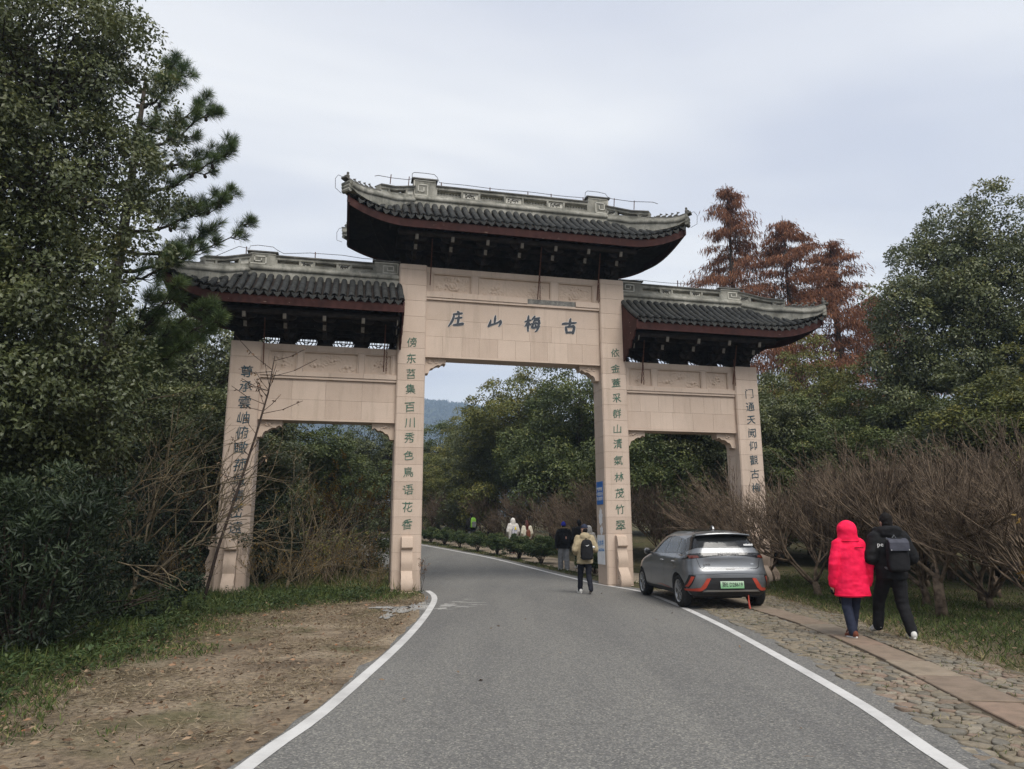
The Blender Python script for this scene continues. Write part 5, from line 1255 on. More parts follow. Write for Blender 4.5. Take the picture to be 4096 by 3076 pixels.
# ---- person in the red parka
p1 = person('person in a bright red hooded parka walking on the cobbles', 5.03, 10.92, 1.68, R(2), dict(
    legs=LEGS(((-.10, .02, .47), (-.06, -.02, .085), .05), ((.07, .10, .48), (.05, .22, .095), .25)), arms={-1: ((-.265, -.035, 1.07), (-.275, .03, .79)), 1: ((.27, -.035, 1.07), (.272, .04, .80))},
    trm=NAVY, tr=(.10, .075, .068), shoe=SHOEB, jacket=dict(mat=RED, hood='up', hw=.15, shx=.165, sleeve=(.088, .085, .068), wr=.015, wsc=8,
    rows=[(.60, 0, 0, .262, .185), (.62, 0, 0, .268, .19), (.75, 0, -.005, .255, .185), (.95, 0, -.01, .232, .175), (1.10, 0, -.012, .222, .168), (1.25, 0, -.015, .215, .16), (1.34, 0, -.015, .19, .14), (1.42, 0, -.01, .13, .115)])), .013)
m = MB().tube([(.265 * math.cos(a), .187 * math.sin(a), .625) for a in np.linspace(0, 2 * math.pi, 33)], .008, 6, False); m.build('hem_seam', RED, p1)
MB().tube([(.157 * math.cos(a), -.008 + .132 * math.sin(a), 1.425) for a in np.linspace(0, 2 * math.pi, 25)], .009, 6, False).build('hood_seam', RED, p1)
DRED = cloth('dark_red_embroidery', (.30, .006, .02), (.36, .01, .03)); m = MB()
for q in range(8): m.box(.01 + q * .017, .021 + q * .017, -.183, -.170, 1.315, 1.330 + .004 * (q % 2))
m.build('embroidery', DRED, p1)
for sd in (-1, 1): limb(MB(), [(0, 0, 0), (0, 0, 1)], [1, 1])
m = MB(); limb(m, [(-.262, .055, .75), (-.258, .075, .66)], [.045, .038]); m.build('glove', BLK2, p1, True)
MB().tube([(-.20, .0, .62), (-.205, .01, .55), (-.195, .015, .50)], [.009, .012, .014], 6).build('drawstring', BLK2, p1)
# ---- person in black with backpack
p2 = person('person in a black padded jacket and white sneakers beside the red parka', 5.60, 10.85, 1.79, R(-3), dict(
    legs=LEGS(((-.11, .24, .50), (-.13, .30, .135), .35), ((.11, .02, .47), (.15, -.10, .09), .05)), arms={-1: ((-.285, -.04, 1.10), (-.20, .16, 1.0)), 1: ((.285, -.04, 1.10), (.20, .16, 1.0))}, turn=.12,
    trm=BLK2, tr=(.112, .085, .072), shoe=SHOEW, head='hair', jacket=dict(mat=BLK, hood='roll', shx=.185, sleeve=(.105, .098, .072), wr=.014, wsc=8,
    rows=[(.80, 0, 0, .20, .155), (.82, 0, 0, .215, .165), (.95, 0, -.005, .215, .165), (1.10, 0, -.01, .222, .165), (1.27, 0, -.015, .232, .165), (1.37, 0, -.015, .205, .14), (1.43, 0, -.01, .14, .115)])), .013)
def flap(b, zc, w, h, d, back):
    MB().rings([[(x, back - d * q - .006, z) for x in np.linspace(-w * .44, w * .44, 7)] + [(x, back - d * q + .012, z) for x in np.linspace(w * .44, -w * .44, 7)] for q, z in ((.35, zc + h * .49), (.80, zc + h * .46), (1.06, zc + h * .36), (1.12, zc + h * .12))]).build('flap', SLATE, b)
    for sd in (-1, 1): MB().ell((sd * w * .40, back - d * 1.12 - .012, zc + h * .14), (.008, .005, .008), 8, 6).build('stud', SILVER, b)
backpack(p2, 'black backpack with slate flap worn over the black padded jacket', 1.15, .30, .46, .15, BLK2, .012, -.165, flap, GREYB)
o = link('lettering', text_mesh('pe', .085, 0, 1, .003), WHITEP, p2); o.matrix_local = Matrix(((1, 0, 0, -.185), (0, 0, -1, -.155), (0, 1, 0, 1.285), (0, 0, 0, 1))) @ Matrix.Rotation(R(-18), 4, 'Y') @ Matrix.Translation((0, 0, .018))
# ---- person in tan on the road
p3_ = person('person in a tan jacket and navy cap walking on the asphalt', 1.80, 18.2, 1.68, R(8), dict(
    legs=LEGS(((-.09, .14, .50), (-.09, .22, .09), .0), ((.085, -.02, .47), (.09, -.20, .12), .55)), arms={-1: ((-.27, -.06, 1.09), (-.20, .14, 1.0)), 1: ((.27, -.06, 1.10), (.18, .15, 1.02))}, turn=.55, zoff=.012,
    trm=DNAVY, tr=(.10, .075, .062), shoe=SHOEW, head='cap', hatm=NAVY, jacket=dict(mat=TAN, hood='down', shx=.18, sleeve=(.092, .085, .062), wr=.016, wsc=8,
    rows=[(.74, 0, 0, .205, .155), (.77, 0, 0, .218, .165), (.92, 0, -.005, .212, .16), (1.10, 0, -.01, .21, .155), (1.27, 0, -.015, .215, .155), (1.37, 0, -.015, .19, .13), (1.43, 0, -.01, .13, .11)])), .016)
def swoosh(b, zc, w, h, d, back):
    MB().tube([(-.05, back - d - .008, zc + .10), (-.02, back - d - .012, zc + .088), (.045, back - d - .010, zc + .118)], [.004, .009, .002], 6).build('emblem', WHITEP, b)
    MB().ell((.15, back - d * .6, zc + .06), (.06, .03, .03), 12, 8).build('pouch', WHITEP, b, True)
backpack(p3_, 'black rounded backpack with white emblem worn over the tan jacket', 1.10, .32, .50, .16, BLK2, .014, -.155, swoosh)
# ---- people on the footpath
p4_ = person('person in a blue knit hat and grey trousers beyond the archway', 1.86, 26.4, 1.70, R(12), dict(
    legs=LEGS(((-.10, .10, .48), (-.10, .14, .09), .1), ((.10, .0, .47), (.10, -.04, .085), .0)), arms={-1: ((-.27, -.03, 1.10), (-.24, .06, .84)), 1: ((.27, -.03, 1.10), (.22, .10, .86))},
    trm=GREYT, tr=(.12, .10, .095), shoe=SHOEW, head='beanie', hatm=BLUEH, jacket=dict(mat=BLK, hood='down', shx=.19, sleeve=(.10, .092, .07), wr=.014,
    rows=[(.78, 0, 0, .235, .175), (.82, 0, 0, .24, .18), (1.0, 0, 0, .23, .17), (1.2, 0, -.01, .225, .165), (1.36, 0, -.015, .20, .14), (1.43, 0, -.01, .14, .115)])), .02)
MB().tube([(.15 * math.sin(a), -.02 - .10 * math.cos(a), 1.50 + .02 * math.cos(a)) for a in np.linspace(-2.2, 2.2, 15)], .03, 8).build('fur_trim', FUR, p4_, True)
def pinktag(b, zc, w, h, d, back): MB().bbox(-.02, .02, back - d - .015, back - d, zc - .02, zc + .07, .004).build('luggage_tag', PEACH, b)
backpack(p4_, 'small black backpack worn by the person in the blue hat', 1.14, .24, .36, .13, BLK2, .018, -.17, pinktag)
p5_ = person('person all in black with a dark hat beside the blue knit hat', 2.5, 27.2, 1.76, R(12), dict(
    legs=LEGS(((-.10, .05, .48), (-.10, .0, .09), .1), ((.10, .10, .47), (.10, .15, .085), .0)), arms={-1: ((-.27, -.03, 1.10), (-.22, .12, .95)), 1: ((.27, -.03, 1.10), (.22, .10, .86))},
    trm=BLK2, shoe=SHOEW, head='beanie', hatm=BLK2, jacket=dict(mat=BLK, hood='down', shx=.19, sleeve=(.10, .092, .07), wr=.014,
    rows=[(.72, 0, 0, .22, .165), (.82, 0, 0, .23, .17), (1.0, 0, 0, .225, .165), (1.2, 0, -.01, .225, .165), (1.36, 0, -.015, .20, .14), (1.43, 0, -.01, .14, .115)])), .022)
p6_ = person('person in a white hooded jacket, half hidden behind the tan jacket', 2.78, 26.4, 1.58, R(12), dict(
    legs=LEGS(((-.10, .05, .48), (-.10, .0, .09), .1), ((.10, .10, .47), (.10, .15, .085), .0)), arms={-1: ((-.25, -.03, 1.10), (-.22, .12, .95)), 1: ((.25, -.03, 1.10), (.22, .10, .86))},
    trm=BLK2, shoe=SHOEW, jacket=dict(mat=WHITEC, hood='up', shx=.17, wr=.012,
    rows=[(.78, 0, 0, .20, .155), (.82, 0, 0, .21, .16), (1.0, 0, 0, .205, .155), (1.2, 0, -.01, .205, .15), (1.36, 0, -.015, .185, .13), (1.43, 0, -.01, .13, .11)])), .022)
backpack(p6_, 'yellow backpack worn by the person in the white hooded jacket', 1.16, .26, .38, .12, YELL, .018, -.155)
p7_ = person('person in a long off-white hooded coat beyond the round bushes', .02, 34.3, 1.68, R(20), dict(
    legs=LEGS(((-.10, .05, .48), (-.10, .0, .09), .1), ((.10, .10, .47), (.10, .15, .085), .0)), arms={-1: ((-.27, -.03, 1.10), (-.24, .12, .92)), 1: ((.27, -.03, 1.10), (.24, .10, .90))},
    trm=NAVY, shoe=BROWN, jacket=dict(mat=WHITEC, hood='up', shx=.18, sleeve=(.10, .092, .07), wr=.012,
    rows=[(.66, 0, 0, .22, .165), (.72, 0, 0, .23, .17), (1.0, 0, 0, .22, .165), (1.2, 0, -.01, .215, .155), (1.36, 0, -.015, .19, .135), (1.43, 0, -.01, .13, .11)])), .024)
def yp(b, zc, w, h, d, back): MB().ell((.02, back - d - .01, zc + .12), (.045, .02, .08), 10, 8).build('pouch', YELL, b, True)
backpack(p7_, 'white patterned backpack with yellow pouch on the off-white coat', 1.10, .27, .42, .14, PRINT, .02, -.155, yp)
p8_ = person('person in a cream top with long dark red hair beyond the bushes', .66, 33.5, 1.60, R(20), dict(
    legs=LEGS(((-.10, .05, .48), (-.10, .0, .09), .1), ((.10, .10, .47), (.10, .15, .085), .0)), arms={-1: ((-.26, -.03, 1.10), (-.24, .12, .92)), 1: ((.26, -.03, 1.10), (.24, .10, .90))},
    trm=BLK2, shoe=BLK2, head='longhair', hairm=HAIRR, jacket=dict(mat=CREAM, shx=.18, sleeve=(.095, .085, .065), wr=.012,
    rows=[(.80, 0, 0, .19, .15), (.84, 0, 0, .20, .155), (1.0, 0, 0, .205, .155), (1.2, 0, -.01, .205, .15), (1.36, 0, -.015, .18, .125), (1.43, 0, -.01, .12, .10)])), .024)
backpack(p8_, 'brown leather backpack worn over the cream top', 1.08, .24, .38, .13, BROWN, .02, -.15)
p9_ = person('person in black farthest along the footpath with a green pack', -2.3, 40.6, 1.76, R(28), dict(
    legs=LEGS(((-.10, .05, .48), (-.10, .0, .09), .1), ((.10, .10, .47), (.10, .15, .085), .0)), arms={-1: ((-.28, -.03, 1.10), (-.25, .12, .90)), 1: ((.28, -.03, 1.10), (.25, .10, .88))},
    trm=GREYB, shoe=BLK2, head='beanie', hatm=BLK2, jacket=dict(mat=BLK, hood='down', shx=.19, sleeve=(.10, .092, .07), wr=.012,
    rows=[(.76, 0, 0, .22, .165), (.82, 0, 0, .23, .17), (1.0, 0, 0, .225, .165), (1.2, 0, -.01, .225, .165), (1.36, 0, -.015, .20, .14), (1.43, 0, -.01, .14, .115)])), .026)
def gp(b, zc, w, h, d, back): MB().bbox(-w * .36, w * .36, back - d - .03, back - d * .4, zc - h * .46, zc + h * .1, .02).build('front_pocket', GREYB, b)
backpack(p9_, 'lime green and grey hiking backpack on the farthest person in black', 1.22, .32, .55, .18, GREENB, .02, -.165, gp)
for px, D, jm, lab in ((1316, 84, BLK, 'tiny far person in dark clothes up the road'), (1333, 85, REDC, 'tiny far person in a red top up the road'), (1350, 84, ORNG, 'tiny far person in an orange top up the road')):
    person(lab, (px - 2048) / 2842 * D * 1.01, D, 1.68, R(30), dict(legs=LEGS(((-.10, .05, .48), (-.10, .0, .09), .1), ((.10, .10, .47), (.10, .15, .085), .0)), arms={-1: ((-.27, -.03, 1.10), (-.24, .12, .92)), 1: ((.27, -.03, 1.10), (.24, .10, .90))}, trm=GREYB, shoe=BLK2, head='hair', jacket=dict(mat=jm, shx=.18, wr=.01, rows=[(.78, 0, 0, .20, .155), (1.0, 0, 0, .21, .155), (1.2, 0, -.01, .21, .155), (1.36, 0, -.015, .19, .13), (1.43, 0, -.01, .13, .11)])), .035)
# ================================================================== notices and litter
def on_face(o, u, v, z, face):
    """place an x-z plane object (facing -y) on the archway: face 'front' or 'left' (u-facing)"""
    M = Matrix.Translation((.118, 19.94, 0)) @ Matrix.Rotation(YAW, 4, 'Z') @ Matrix.Translation((u, v, z))
    if face == 'left': M = M @ Matrix.Rotation(R(-90), 4, 'Z')
    o.matrix_world = M
BLUES = NT('blue_notice_enamel'); BLUES.col((.012, .13, .45)); BLUES.rough(.4); BLUES = BLUES.m
nb = MB().bbox(-.25, .25, -.008, .008, -.33, .33, .003).build('blue_notice', BLUES); on_face(nb, 2.598, .44, 2.62, 'left'); tag(nb, 'blue notice board with white writing on the right inner pillar', 'sign')
for i, tx in enumerate(('严禁攀爬', '一切违法行', '为 违者罚')):
    o = link('lettering', text_mesh(tx, .115, .001, 1, .002), WHITEP, nb); o.matrix_local = Matrix(((1, 0, 0, .0), (0, 0, -1, -.010), (0, 1, 0, .10 - i * .135), (0, 0, 0, 1)))
WPATCH = pm('white_wall_paint', (.68, .68, .69), (.80, .80, .81), 6, .9)
s_ = MB().box(-.29, .31, -.003, .003, -.42, .40).build('painted_patch', WPATCH); on_face(s_, 2.598, .46, 1.02, 'left'); tag(s_, 'white painted patch with blue handwriting low on the pillar', 'poster')
BLUEI = NT('blue_handwriting'); BLUEI.col((.02, .22, .55)); BLUEI.rough(.6); BLUEI = BLUEI.m
for tx, sz, zz_ in (('化水井', .17, .17), ('13456372666', .105, -.02)):
    o = link('lettering', text_mesh(tx, sz, .001, 1, .001), BLUEI, s_); o.matrix_local = Matrix(((.9, 0, 0, .01), (0, 0, -1, -.006), (0, 1, 0, zz_), (0, 0, 0, 1))) @ Matrix.Rotation(R(2), 4, 'Z')
m = MB()
for (a, b, w_, h_, sd) in ((.0, .0, .14, .25, 1), (.05, -.36, .12, .12, 2)):
    o_ = blotch(a, b, w_, h_, sd, 22, .25); m.prism(o_, -.002, .002, lambda p, q, d: (p, d, q))
pt = m.build('torn_paper', WPATCH); on_face(pt, 2.598, .42, 1.92, 'left'); tag(pt, 'torn remains of white paper pasted above the painted patch', 'poster', kind='stuff')
m = MB().bbox(-.62, .62, -.09, .09, 0, .03, .006); pk = m.build('plank', pm('old_plank', (.06, .045, .035), (.12, .095, .075), 9, .9)); pk.location = (-6.0, 17.35, .045); pk.rotation_euler = (.05, -.02, .12); tag(pk, 'old grey plank lying beside the left outer pillar', 'plank')
# ================================================================== vegetation
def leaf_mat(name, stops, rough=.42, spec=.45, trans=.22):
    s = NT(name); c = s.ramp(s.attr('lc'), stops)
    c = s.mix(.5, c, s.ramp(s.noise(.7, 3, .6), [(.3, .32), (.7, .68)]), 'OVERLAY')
    s.col(c); s.rough(rough, spec)
    t = s.n('ShaderNodeBsdfTranslucent'); s.l(c, t.inputs[0]); mx = s.n('ShaderNodeMixShader'); mx.inputs[0].default_value = trans
    s.l(s.b.outputs[0], mx.inputs[1]); s.l(t.outputs[0], mx.inputs[2]); s.l(mx.outputs[0], s.out.inputs[0])
    return s.m
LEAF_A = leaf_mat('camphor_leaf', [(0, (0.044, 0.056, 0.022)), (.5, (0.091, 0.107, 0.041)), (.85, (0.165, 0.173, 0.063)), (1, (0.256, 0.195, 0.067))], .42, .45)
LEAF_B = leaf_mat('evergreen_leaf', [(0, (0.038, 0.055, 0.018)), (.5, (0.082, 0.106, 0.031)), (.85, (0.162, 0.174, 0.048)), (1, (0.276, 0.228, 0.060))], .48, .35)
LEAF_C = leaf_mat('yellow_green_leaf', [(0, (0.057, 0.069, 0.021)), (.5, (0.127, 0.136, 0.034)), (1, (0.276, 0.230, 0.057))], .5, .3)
LEAF_D = leaf_mat('dark_shrub_leaf', [(0, (.010, .017, .009)), (.6, (.022, .034, .016)), (1, (.055, .075, .034))], .5, .25, .15)
LEAF_H = leaf_mat('clipped_bush_leaf', [(0, (.022, .040, .014)), (.6, (.050, .080, .026)), (1, (.11, .13, .045))], .5, .3, .2)
LEAF_R = leaf_mat('russet_needle', [(0, (.11, .048, .028)), (.5, (.21, .092, .052)), (1, (.32, .155, .085))], .75, .1, .35)
LEAF_O = leaf_mat('orange_brown_leaf', [(0, (.09, .05, .016)), (.5, (.16, .095, .022)), (1, (.25, .17, .045))], .7, .15, .3)
NEEDLE = leaf_mat('pine_needle', [(0, (0.035, 0.058, 0.025)), (.5, (0.077, 0.119, 0.038)), (1, (0.163, 0.202, 0.065))], .5, .3, .1)
GRASS = leaf_mat('grass_blade', [(0, (0.027, 0.043, 0.014)), (.45, (0.065, 0.095, 0.026)), (.75, (0.125, 0.146, 0.048)), (.9, (0.237, 0.209, 0.090)), (1, (0.338, 0.284, 0.144))], .7, .15, .2)
STRAW = leaf_mat('dry_straw', [(0, (.12, .092, .055)), (.5, (.215, .168, .105)), (1, (.34, .28, .19))], .8, .1, .1)
DEADL = leaf_mat('fallen_leaf', [(0, (.07, .042, .026)), (.45, (.15, .095, .058)), (.85, (.30, .215, .14)), (1, (.26, .11, .05))], .75, .2, .1)
BARK = pm('grey_brown_bark', (.030, .024, .019), (.075, .062, .050), 14, .9, .1, .8, 30, .02, world=True, stretch=(1, 1, .25))
TWIG = pm('plum_twig_bark', (.052, .037, .026), (.20, .150, .106), 7, .85, .15, 0, world=True)
TWIG2 = pm('olive_stem_bark', (.075, .058, .036), (.20, .16, .10), 5, .8, .2, 0, world=True)
DTWIG = pm('dark_stem_bark', (.030, .022, .018), (.07, .052, .042), 5, .85, .1, 0, world=True)
def nrm(v): return v / np.maximum(1e-9, np.linalg.norm(v, axis=-1, keepdims=True))
def rdir(r_, n): return nrm(r_.normal(size=(n, 3)))
def leaves(P, D, Nn, L, W_, lc):
    """two folded triangles per leaf"""
    n = len(P); L = np.broadcast_to(L, (n,))[:, None]; W_ = np.broadcast_to(W_, (n,))[:, None]
    D = nrm(D); S = nrm(np.cross(D, Nn)); Nn = np.cross(S, D)
    V = np.stack([P, P + D * L * .45 + S * W_ / 2 + Nn * W_ * .16, P + D * L, P + D * L * .45 - S * W_ / 2 + Nn * W_ * .16], 1).reshape(-1, 3)
    b = np.arange(n)[:, None] * 4; F = np.concatenate([b + np.array([[0, 1, 2]]), b + np.array([[0, 2, 3]])], 0)
    return V, F, np.repeat(lc, 4)
def leaf_obj(name, parts, mat, parent):
    V = np.concatenate([p[0] for p in parts]); off = np.cumsum([0] + [len(p[0]) for p in parts[:-1]]); F = np.concatenate([p[1] + o for p, o in zip(parts, off)]); lc = np.concatenate([p[2] for p in parts])
    me = np_mesh(name, V, F); set_attr(me, 'lc', np.clip(lc, 0, 1)); return link(name, me, mat, parent)
def segs(A, B, ra, rb, k=3):
    """k-sided tapered prisms from A to B"""
    A, B = np.asarray(A, float), np.asarray(B, float); n = len(A); D = nrm(B - A); ref = np.where(np.abs(D[:, 2:3]) < .9, np.array([[0, 0, 1.]]), np.array([[1., 0, 0]])); S = nrm(np.cross(D, ref)); T = np.cross(D, S)
    ra = np.broadcast_to(ra, (n,))[:, None]; rb = np.broadcast_to(rb, (n,))[:, None]; V = []
    for C, r in ((A, ra), (B, rb)):
        for j in range(k): a = 2 * math.pi * j / k; V.append(C + r * (S * math.cos(a) + T * math.sin(a)))
    V = np.stack(V, 1).reshape(-1, 3); b = np.arange(n)[:, None] * 2 * k
    F = np.concatenate([b + np.array([[j, (j + 1) % k, k + (j + 1) % k, k + j]]) for j in range(k)], 0)
    return V, F
def seg_obj(name, lst, mat, parent, smooth=True):
    V = np.concatenate([p[0] for p in lst]); off = np.cumsum([0] + [len(p[0]) for p in lst[:-1]]); F = np.concatenate([p[1] + o for p, o in zip(lst, off)])
    return link(name, np_mesh(name, V, F, smooth), mat, parent)
def crown_pts(blobs, ncl, r_, rough=.25, inner=.55):
    blobs = np.array(blobs, float); w = blobs[:, 3] * blobs[:, 4] + blobs[:, 4] * blobs[:, 5] + blobs[:, 3] * blobs[:, 5]; w /= w.sum()
    ix = r_.choice(len(blobs), ncl, p=w); d = rdir(r_, ncl); rad = inner + (1 - inner) * r_.random(ncl) ** .55
    rad *= 1 + rough * 2 * vnoise(d * 2.3 + ix[:, None] * 5.7) + .10 * vnoise(d * 6 + ix[:, None] * 3.1)
    C = blobs[ix, :3] + d * blobs[ix, 3:6] * rad[:, None]; keep = np.ones(ncl, bool)
    for k in range(len(blobs)):
        q = np.linalg.norm((C - blobs[k, :3]) / blobs[k, 3:6], axis=1); keep &= ~((q < .5) & (ix != k))
    return C[keep], nrm(d * blobs[ix, 3:6])[keep], ix[keep]
def crown(name, blobs, ncl, per, L, W_, r_, mat, parent, spread=.22, droop=.35, hi=.0, rough=.25, inner=.55, clump=2.1):
    """leaves sit on the upper/outer shells of many small clumps, so the crown breaks into tufts and hollows; leaf colour also imitates top light and inner shade"""
    nt_ = ncl * per; nc = max(8, int(ncl / 11)); C, O, ix = crown_pts(blobs, nc, r_, rough, max(inner, .62)); n = len(C)
    rc_ = spread * clump * r_.uniform(.65, 1.35, n); m_ = max(1, int(nt_ * .92 / n)); k = n * m_
    d = rdir(r_, k); d = nrm(d + np.repeat(O, m_, 0) * .55 + np.array([0, 0, .35])); Rr = np.repeat(rc_, m_) * (.55 + .5 * r_.random(k) ** .6)
    P = np.repeat(C, m_, 0) + d * Rr[:, None] * np.array([1.08, 1.08, .86])
    D = d * .35 + rdir(r_, k) * .7 + np.array([0, 0, -droop]); Nn = nrm(d * .9 + np.array([0, 0, .35]) + rdir(r_, k) * .5)
    cl = np.repeat(r_.random(n) * .42 + .10 * O[:, 2] + hi, m_) + .16 * d[:, 2]  # paler toward upward sides: light from above put into the leaf colour
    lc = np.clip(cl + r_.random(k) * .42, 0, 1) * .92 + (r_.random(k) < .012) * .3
    # thin fill inside, in darker leaf tones standing in for inner shade
    kf = int(nt_ * .16); bl = np.array(blobs, float); bi = r_.integers(0, len(bl), kf); Pf = bl[bi, :3] + rdir(r_, kf) * bl[bi, 3:6] * (r_.random(kf) ** .4 * .8)[:, None]
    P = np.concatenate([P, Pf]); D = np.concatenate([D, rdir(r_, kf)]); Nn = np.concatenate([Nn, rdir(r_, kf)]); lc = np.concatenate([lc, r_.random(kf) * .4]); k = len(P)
    o = leaf_obj(name, [leaves(P, D, Nn, L * r_.uniform(.7, 1.2, k), W_ * r_.uniform(.75, 1.2, k), lc)], mat, parent)
    return o, C, ix
def limbs(base, top, rad, blobs, C, ix, r_, mat, parent, name='trunk', nsub=90, lean=.3):
    """tapered trunk, limbs into each blob, twigs to a sample of leaf clusters"""
    m = MB(); base, top = Vector(base), Vector(top); n = 9; tp = []
    for k in range(n):
        t = k / (n - 1); q = base.lerp(top, t) + Vector((math.sin(t * 5 + base.x) * lean * .3 * t, math.cos(t * 4 + base.y) * lean * .3 * t, 0)); tp.append(q)
    m.tube(tp, [rad * (1.25 if k == 0 else 1) * (1 - .8 * k / (n - 1)) for k in range(n)], 9)
    o = m.build(name, mat, parent, True); A, B, ra, rb = [], [], [], []
    for k, b in enumerate(np.array(blobs)):
        c = Vector(b[:3]); i0 = min(range(n), key=lambda i: abs(tp[i].z - (c.z - max(b[3], b[5]) * .8))); s0 = tp[max(1, i0)]; last = s0; r0 = rad * .42
        for q in range(1, 6):
            t = q / 5; p = s0.lerp(c, t) + Vector((0, 0, .35 * math.sin(math.pi * t))) + Vector(r_.normal(size=3) * .08); A.append(last); B.append(p); ra.append(r0 * (1 - .75 * (t - .2))); rb.append(r0 * (1 - .75 * t)); last = p
        cs = C[ix == k]; cs = cs[r_.permutation(len(cs))[:nsub]]
        for e_ in cs:
            e_ = Vector(e_); t = r_.uniform(.45, 1); s1 = s0.lerp(c, t) + Vector((0, 0, .35 * math.sin(math.pi * t))); mid = s1.lerp(e_, .5) + Vector((0, 0, .12)) + Vector(r_.normal(size=3) * .1)
            A += [s1, mid]; B += [mid, e_]; ra += [r0 * .22, r0 * .12]; rb += [r0 * .13, r0 * .04]
    V, F = segs(np.array([q[:] for q in A]), np.array([q[:] for q in B]), np.array(ra), np.array(rb), 5)
    link('branches', np_mesh('branches', V, F, True), mat, o)
    return o
def at(px, py, D):
    X = (px - 2048) / 2842; Y = (1538 - py) / 2842; p_ = R(11.496); f_ = math.cos(p_) - Y * math.sin(p_); u_ = math.sin(p_) + Y * math.cos(p_)
    return X / f_ * D, D, 1.6 + u_ / f_ * D
# ---------------------------------------------------------------- evergreen trees, three kinds, reused
def evergreen(name, label, seed, blobs, trunk_top, rad, mat, ncl, per, L, W_, group=None, spread=.24, droop=.35):
    r_ = np.random.default_rng(seed); t = empty(name); tag(t, label, 'tree', group)
    o, C, ix = crown('crown', blobs, ncl, per, L, W_, r_, mat, t, spread, droop)
    limbs((0, 0, -.3), trunk_top, rad, blobs, C, ix, r_, BARK, t, nsub=40)
    return t
def rblobs(seed, n, H, Rr, zlo):
    r_ = random.Random(seed); o = [(0, 0, H * .72, Rr * .62, Rr * .62, H * .27)]
    for k in range(n):
        a = 2 * math.pi * k / n + r_.uniform(-.4, .4); z = zlo + (H - zlo) * r_.uniform(.12, .66); q = Rr * (.62 if z < H * .6 else .42) * r_.uniform(.8, 1.1); s_ = Rr * r_.uniform(.36, .52)
        o.append((q * math.cos(a), q * math.sin(a), z, s_, s_, s_ * r_.uniform(.75, 1.0)))
    return o
EV = []
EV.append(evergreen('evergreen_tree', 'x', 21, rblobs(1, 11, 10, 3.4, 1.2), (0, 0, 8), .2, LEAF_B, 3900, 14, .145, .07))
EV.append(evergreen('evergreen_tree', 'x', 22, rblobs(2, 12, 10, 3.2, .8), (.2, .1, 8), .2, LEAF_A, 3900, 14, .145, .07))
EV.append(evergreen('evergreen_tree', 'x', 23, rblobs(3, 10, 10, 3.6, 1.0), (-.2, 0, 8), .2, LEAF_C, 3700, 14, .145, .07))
used_ev = [False] * 3
def put(k, x, y, H, rw, rz, label, name='evergreen_tree', group='evergreen trees behind the archway'):
    if not used_ev[k]: t = EV[k]; used_ev[k] = True
    else: t = copy_tree(EV[k])
    t.location = (x, y, gzf(x, y) - .1); t.scale = (rw / 3.4, rw / 3.4, H / 10); t.rotation_euler = (0, 0, rz); t.name = name; tag(t, label, 'tree', group); return t
def putp(k, px, pyt, D, rw, rz, label, **kw):
    x, y, z = at(px, pyt, D); return put(k, x, D, z - gzf(x, D) + .1, rw, rz, label, **kw)
# through the middle opening
putp(2, 2090, 1440, 43, 4.0, .3, 'tall yellow-green evergreen tree rising highest behind the middle opening')
putp(0, 2310, 1410, 38.5, 4.0, 1.9, 'dark green evergreen tree beside the right inner pillar, behind bare plum bushes')
putp(1, 1960, 1620, 46, 3.2, .8, 'rounded green evergreen tree below the hill, left of the tallest one')
putp(2, 1865, 1640, 56, 3.4, 2.2, 'mid green tree at the foot of the blue hill')
putp(0, 1755, 1690, 62, 4.2, 4.0, 'dull green tree farthest up the road beside the left inner pillar')
putp(1, 1640, 1740, 64, 4.4, 5.0, 'dark far tree mostly hidden behind the left inner pillar')
putp(2, 1800, 1830, 52, 2.6, 1.0, 'low pale green tree above the bare bushes at the road bend')
putp(0, 2200, 1560, 41, 3.4, 3.3, 'low dark evergreen tree in front of the tallest tree')
# through the left opening and left behind
putp(1, 1480, 1640, 44, 3.2, 2.7, 'rounded bluish green tree seen high in the left opening')
putp(0, 1180, 1600, 34, 3.6, 1.2, 'dark evergreen tree behind the left lintel and outer pillar')
putp(2, 1340, 1760, 58, 3.6, 1.2, 'hazy pale tree in the middle of the left opening')
putp(1, 950, 1420, 29, 3.6, 4.2, 'dark evergreen tree behind the left outer pillar')
putp(0, 700, 1250, 30, 4.2, 5.2, 'dense dark tree behind the pine and bare stems')
putp(1, 520, 1300, 24, 3.6, .2, 'dark tree in deep shade behind the big camphor tree')
putp(1, 800, 1120, 27, 3.8, 2.9, 'tall dark tree filling the gap under the left roof end')
putp(1, 200, 1100, 27, 4.5, 3.9, 'tall shaded tree left behind the big camphor tree')
putp(1, 830, 1560, 23, 2.9, 2.0, 'low shaded tree behind the bare olive stems')
# right behind
putp(0, 2660, 1480, 32, 3.5, 2.4, 'dark evergreen tree filling the right opening')
putp(1, 2860, 1480, 32, 3.4, .9, 'dark evergreen tree behind the right outer pillar')
putp(2, 3180, 1400, 33, 3.2, 5.6, 'light green evergreen tree under the redwoods, right of the archway')
putp(1, 3040, 1500, 28, 2.8, 1.4, 'dark evergreen tree close beside the right outer pillar')
putp(2, 3400, 1440, 31, 3.2, 3.0, 'yellowish green evergreen tree between redwoods and large camphor')
putp(0, 3330, 1560, 27, 2.8, 4.4, 'deep green evergreen tree behind the plum hedge and the red coat')
putp(0, 3620, 1600, 25, 3.0, .5, 'low dark evergreen tree in front of the large camphor')
putp(1, 3900, 1500, 22, 3.2, 2.5, 'broad dark evergreen at the foot of the large camphor')
putp(2, 4180, 1350, 20, 3.0, 4.9, 'yellow-tinged evergreen tree at the far right of the plum hedge')
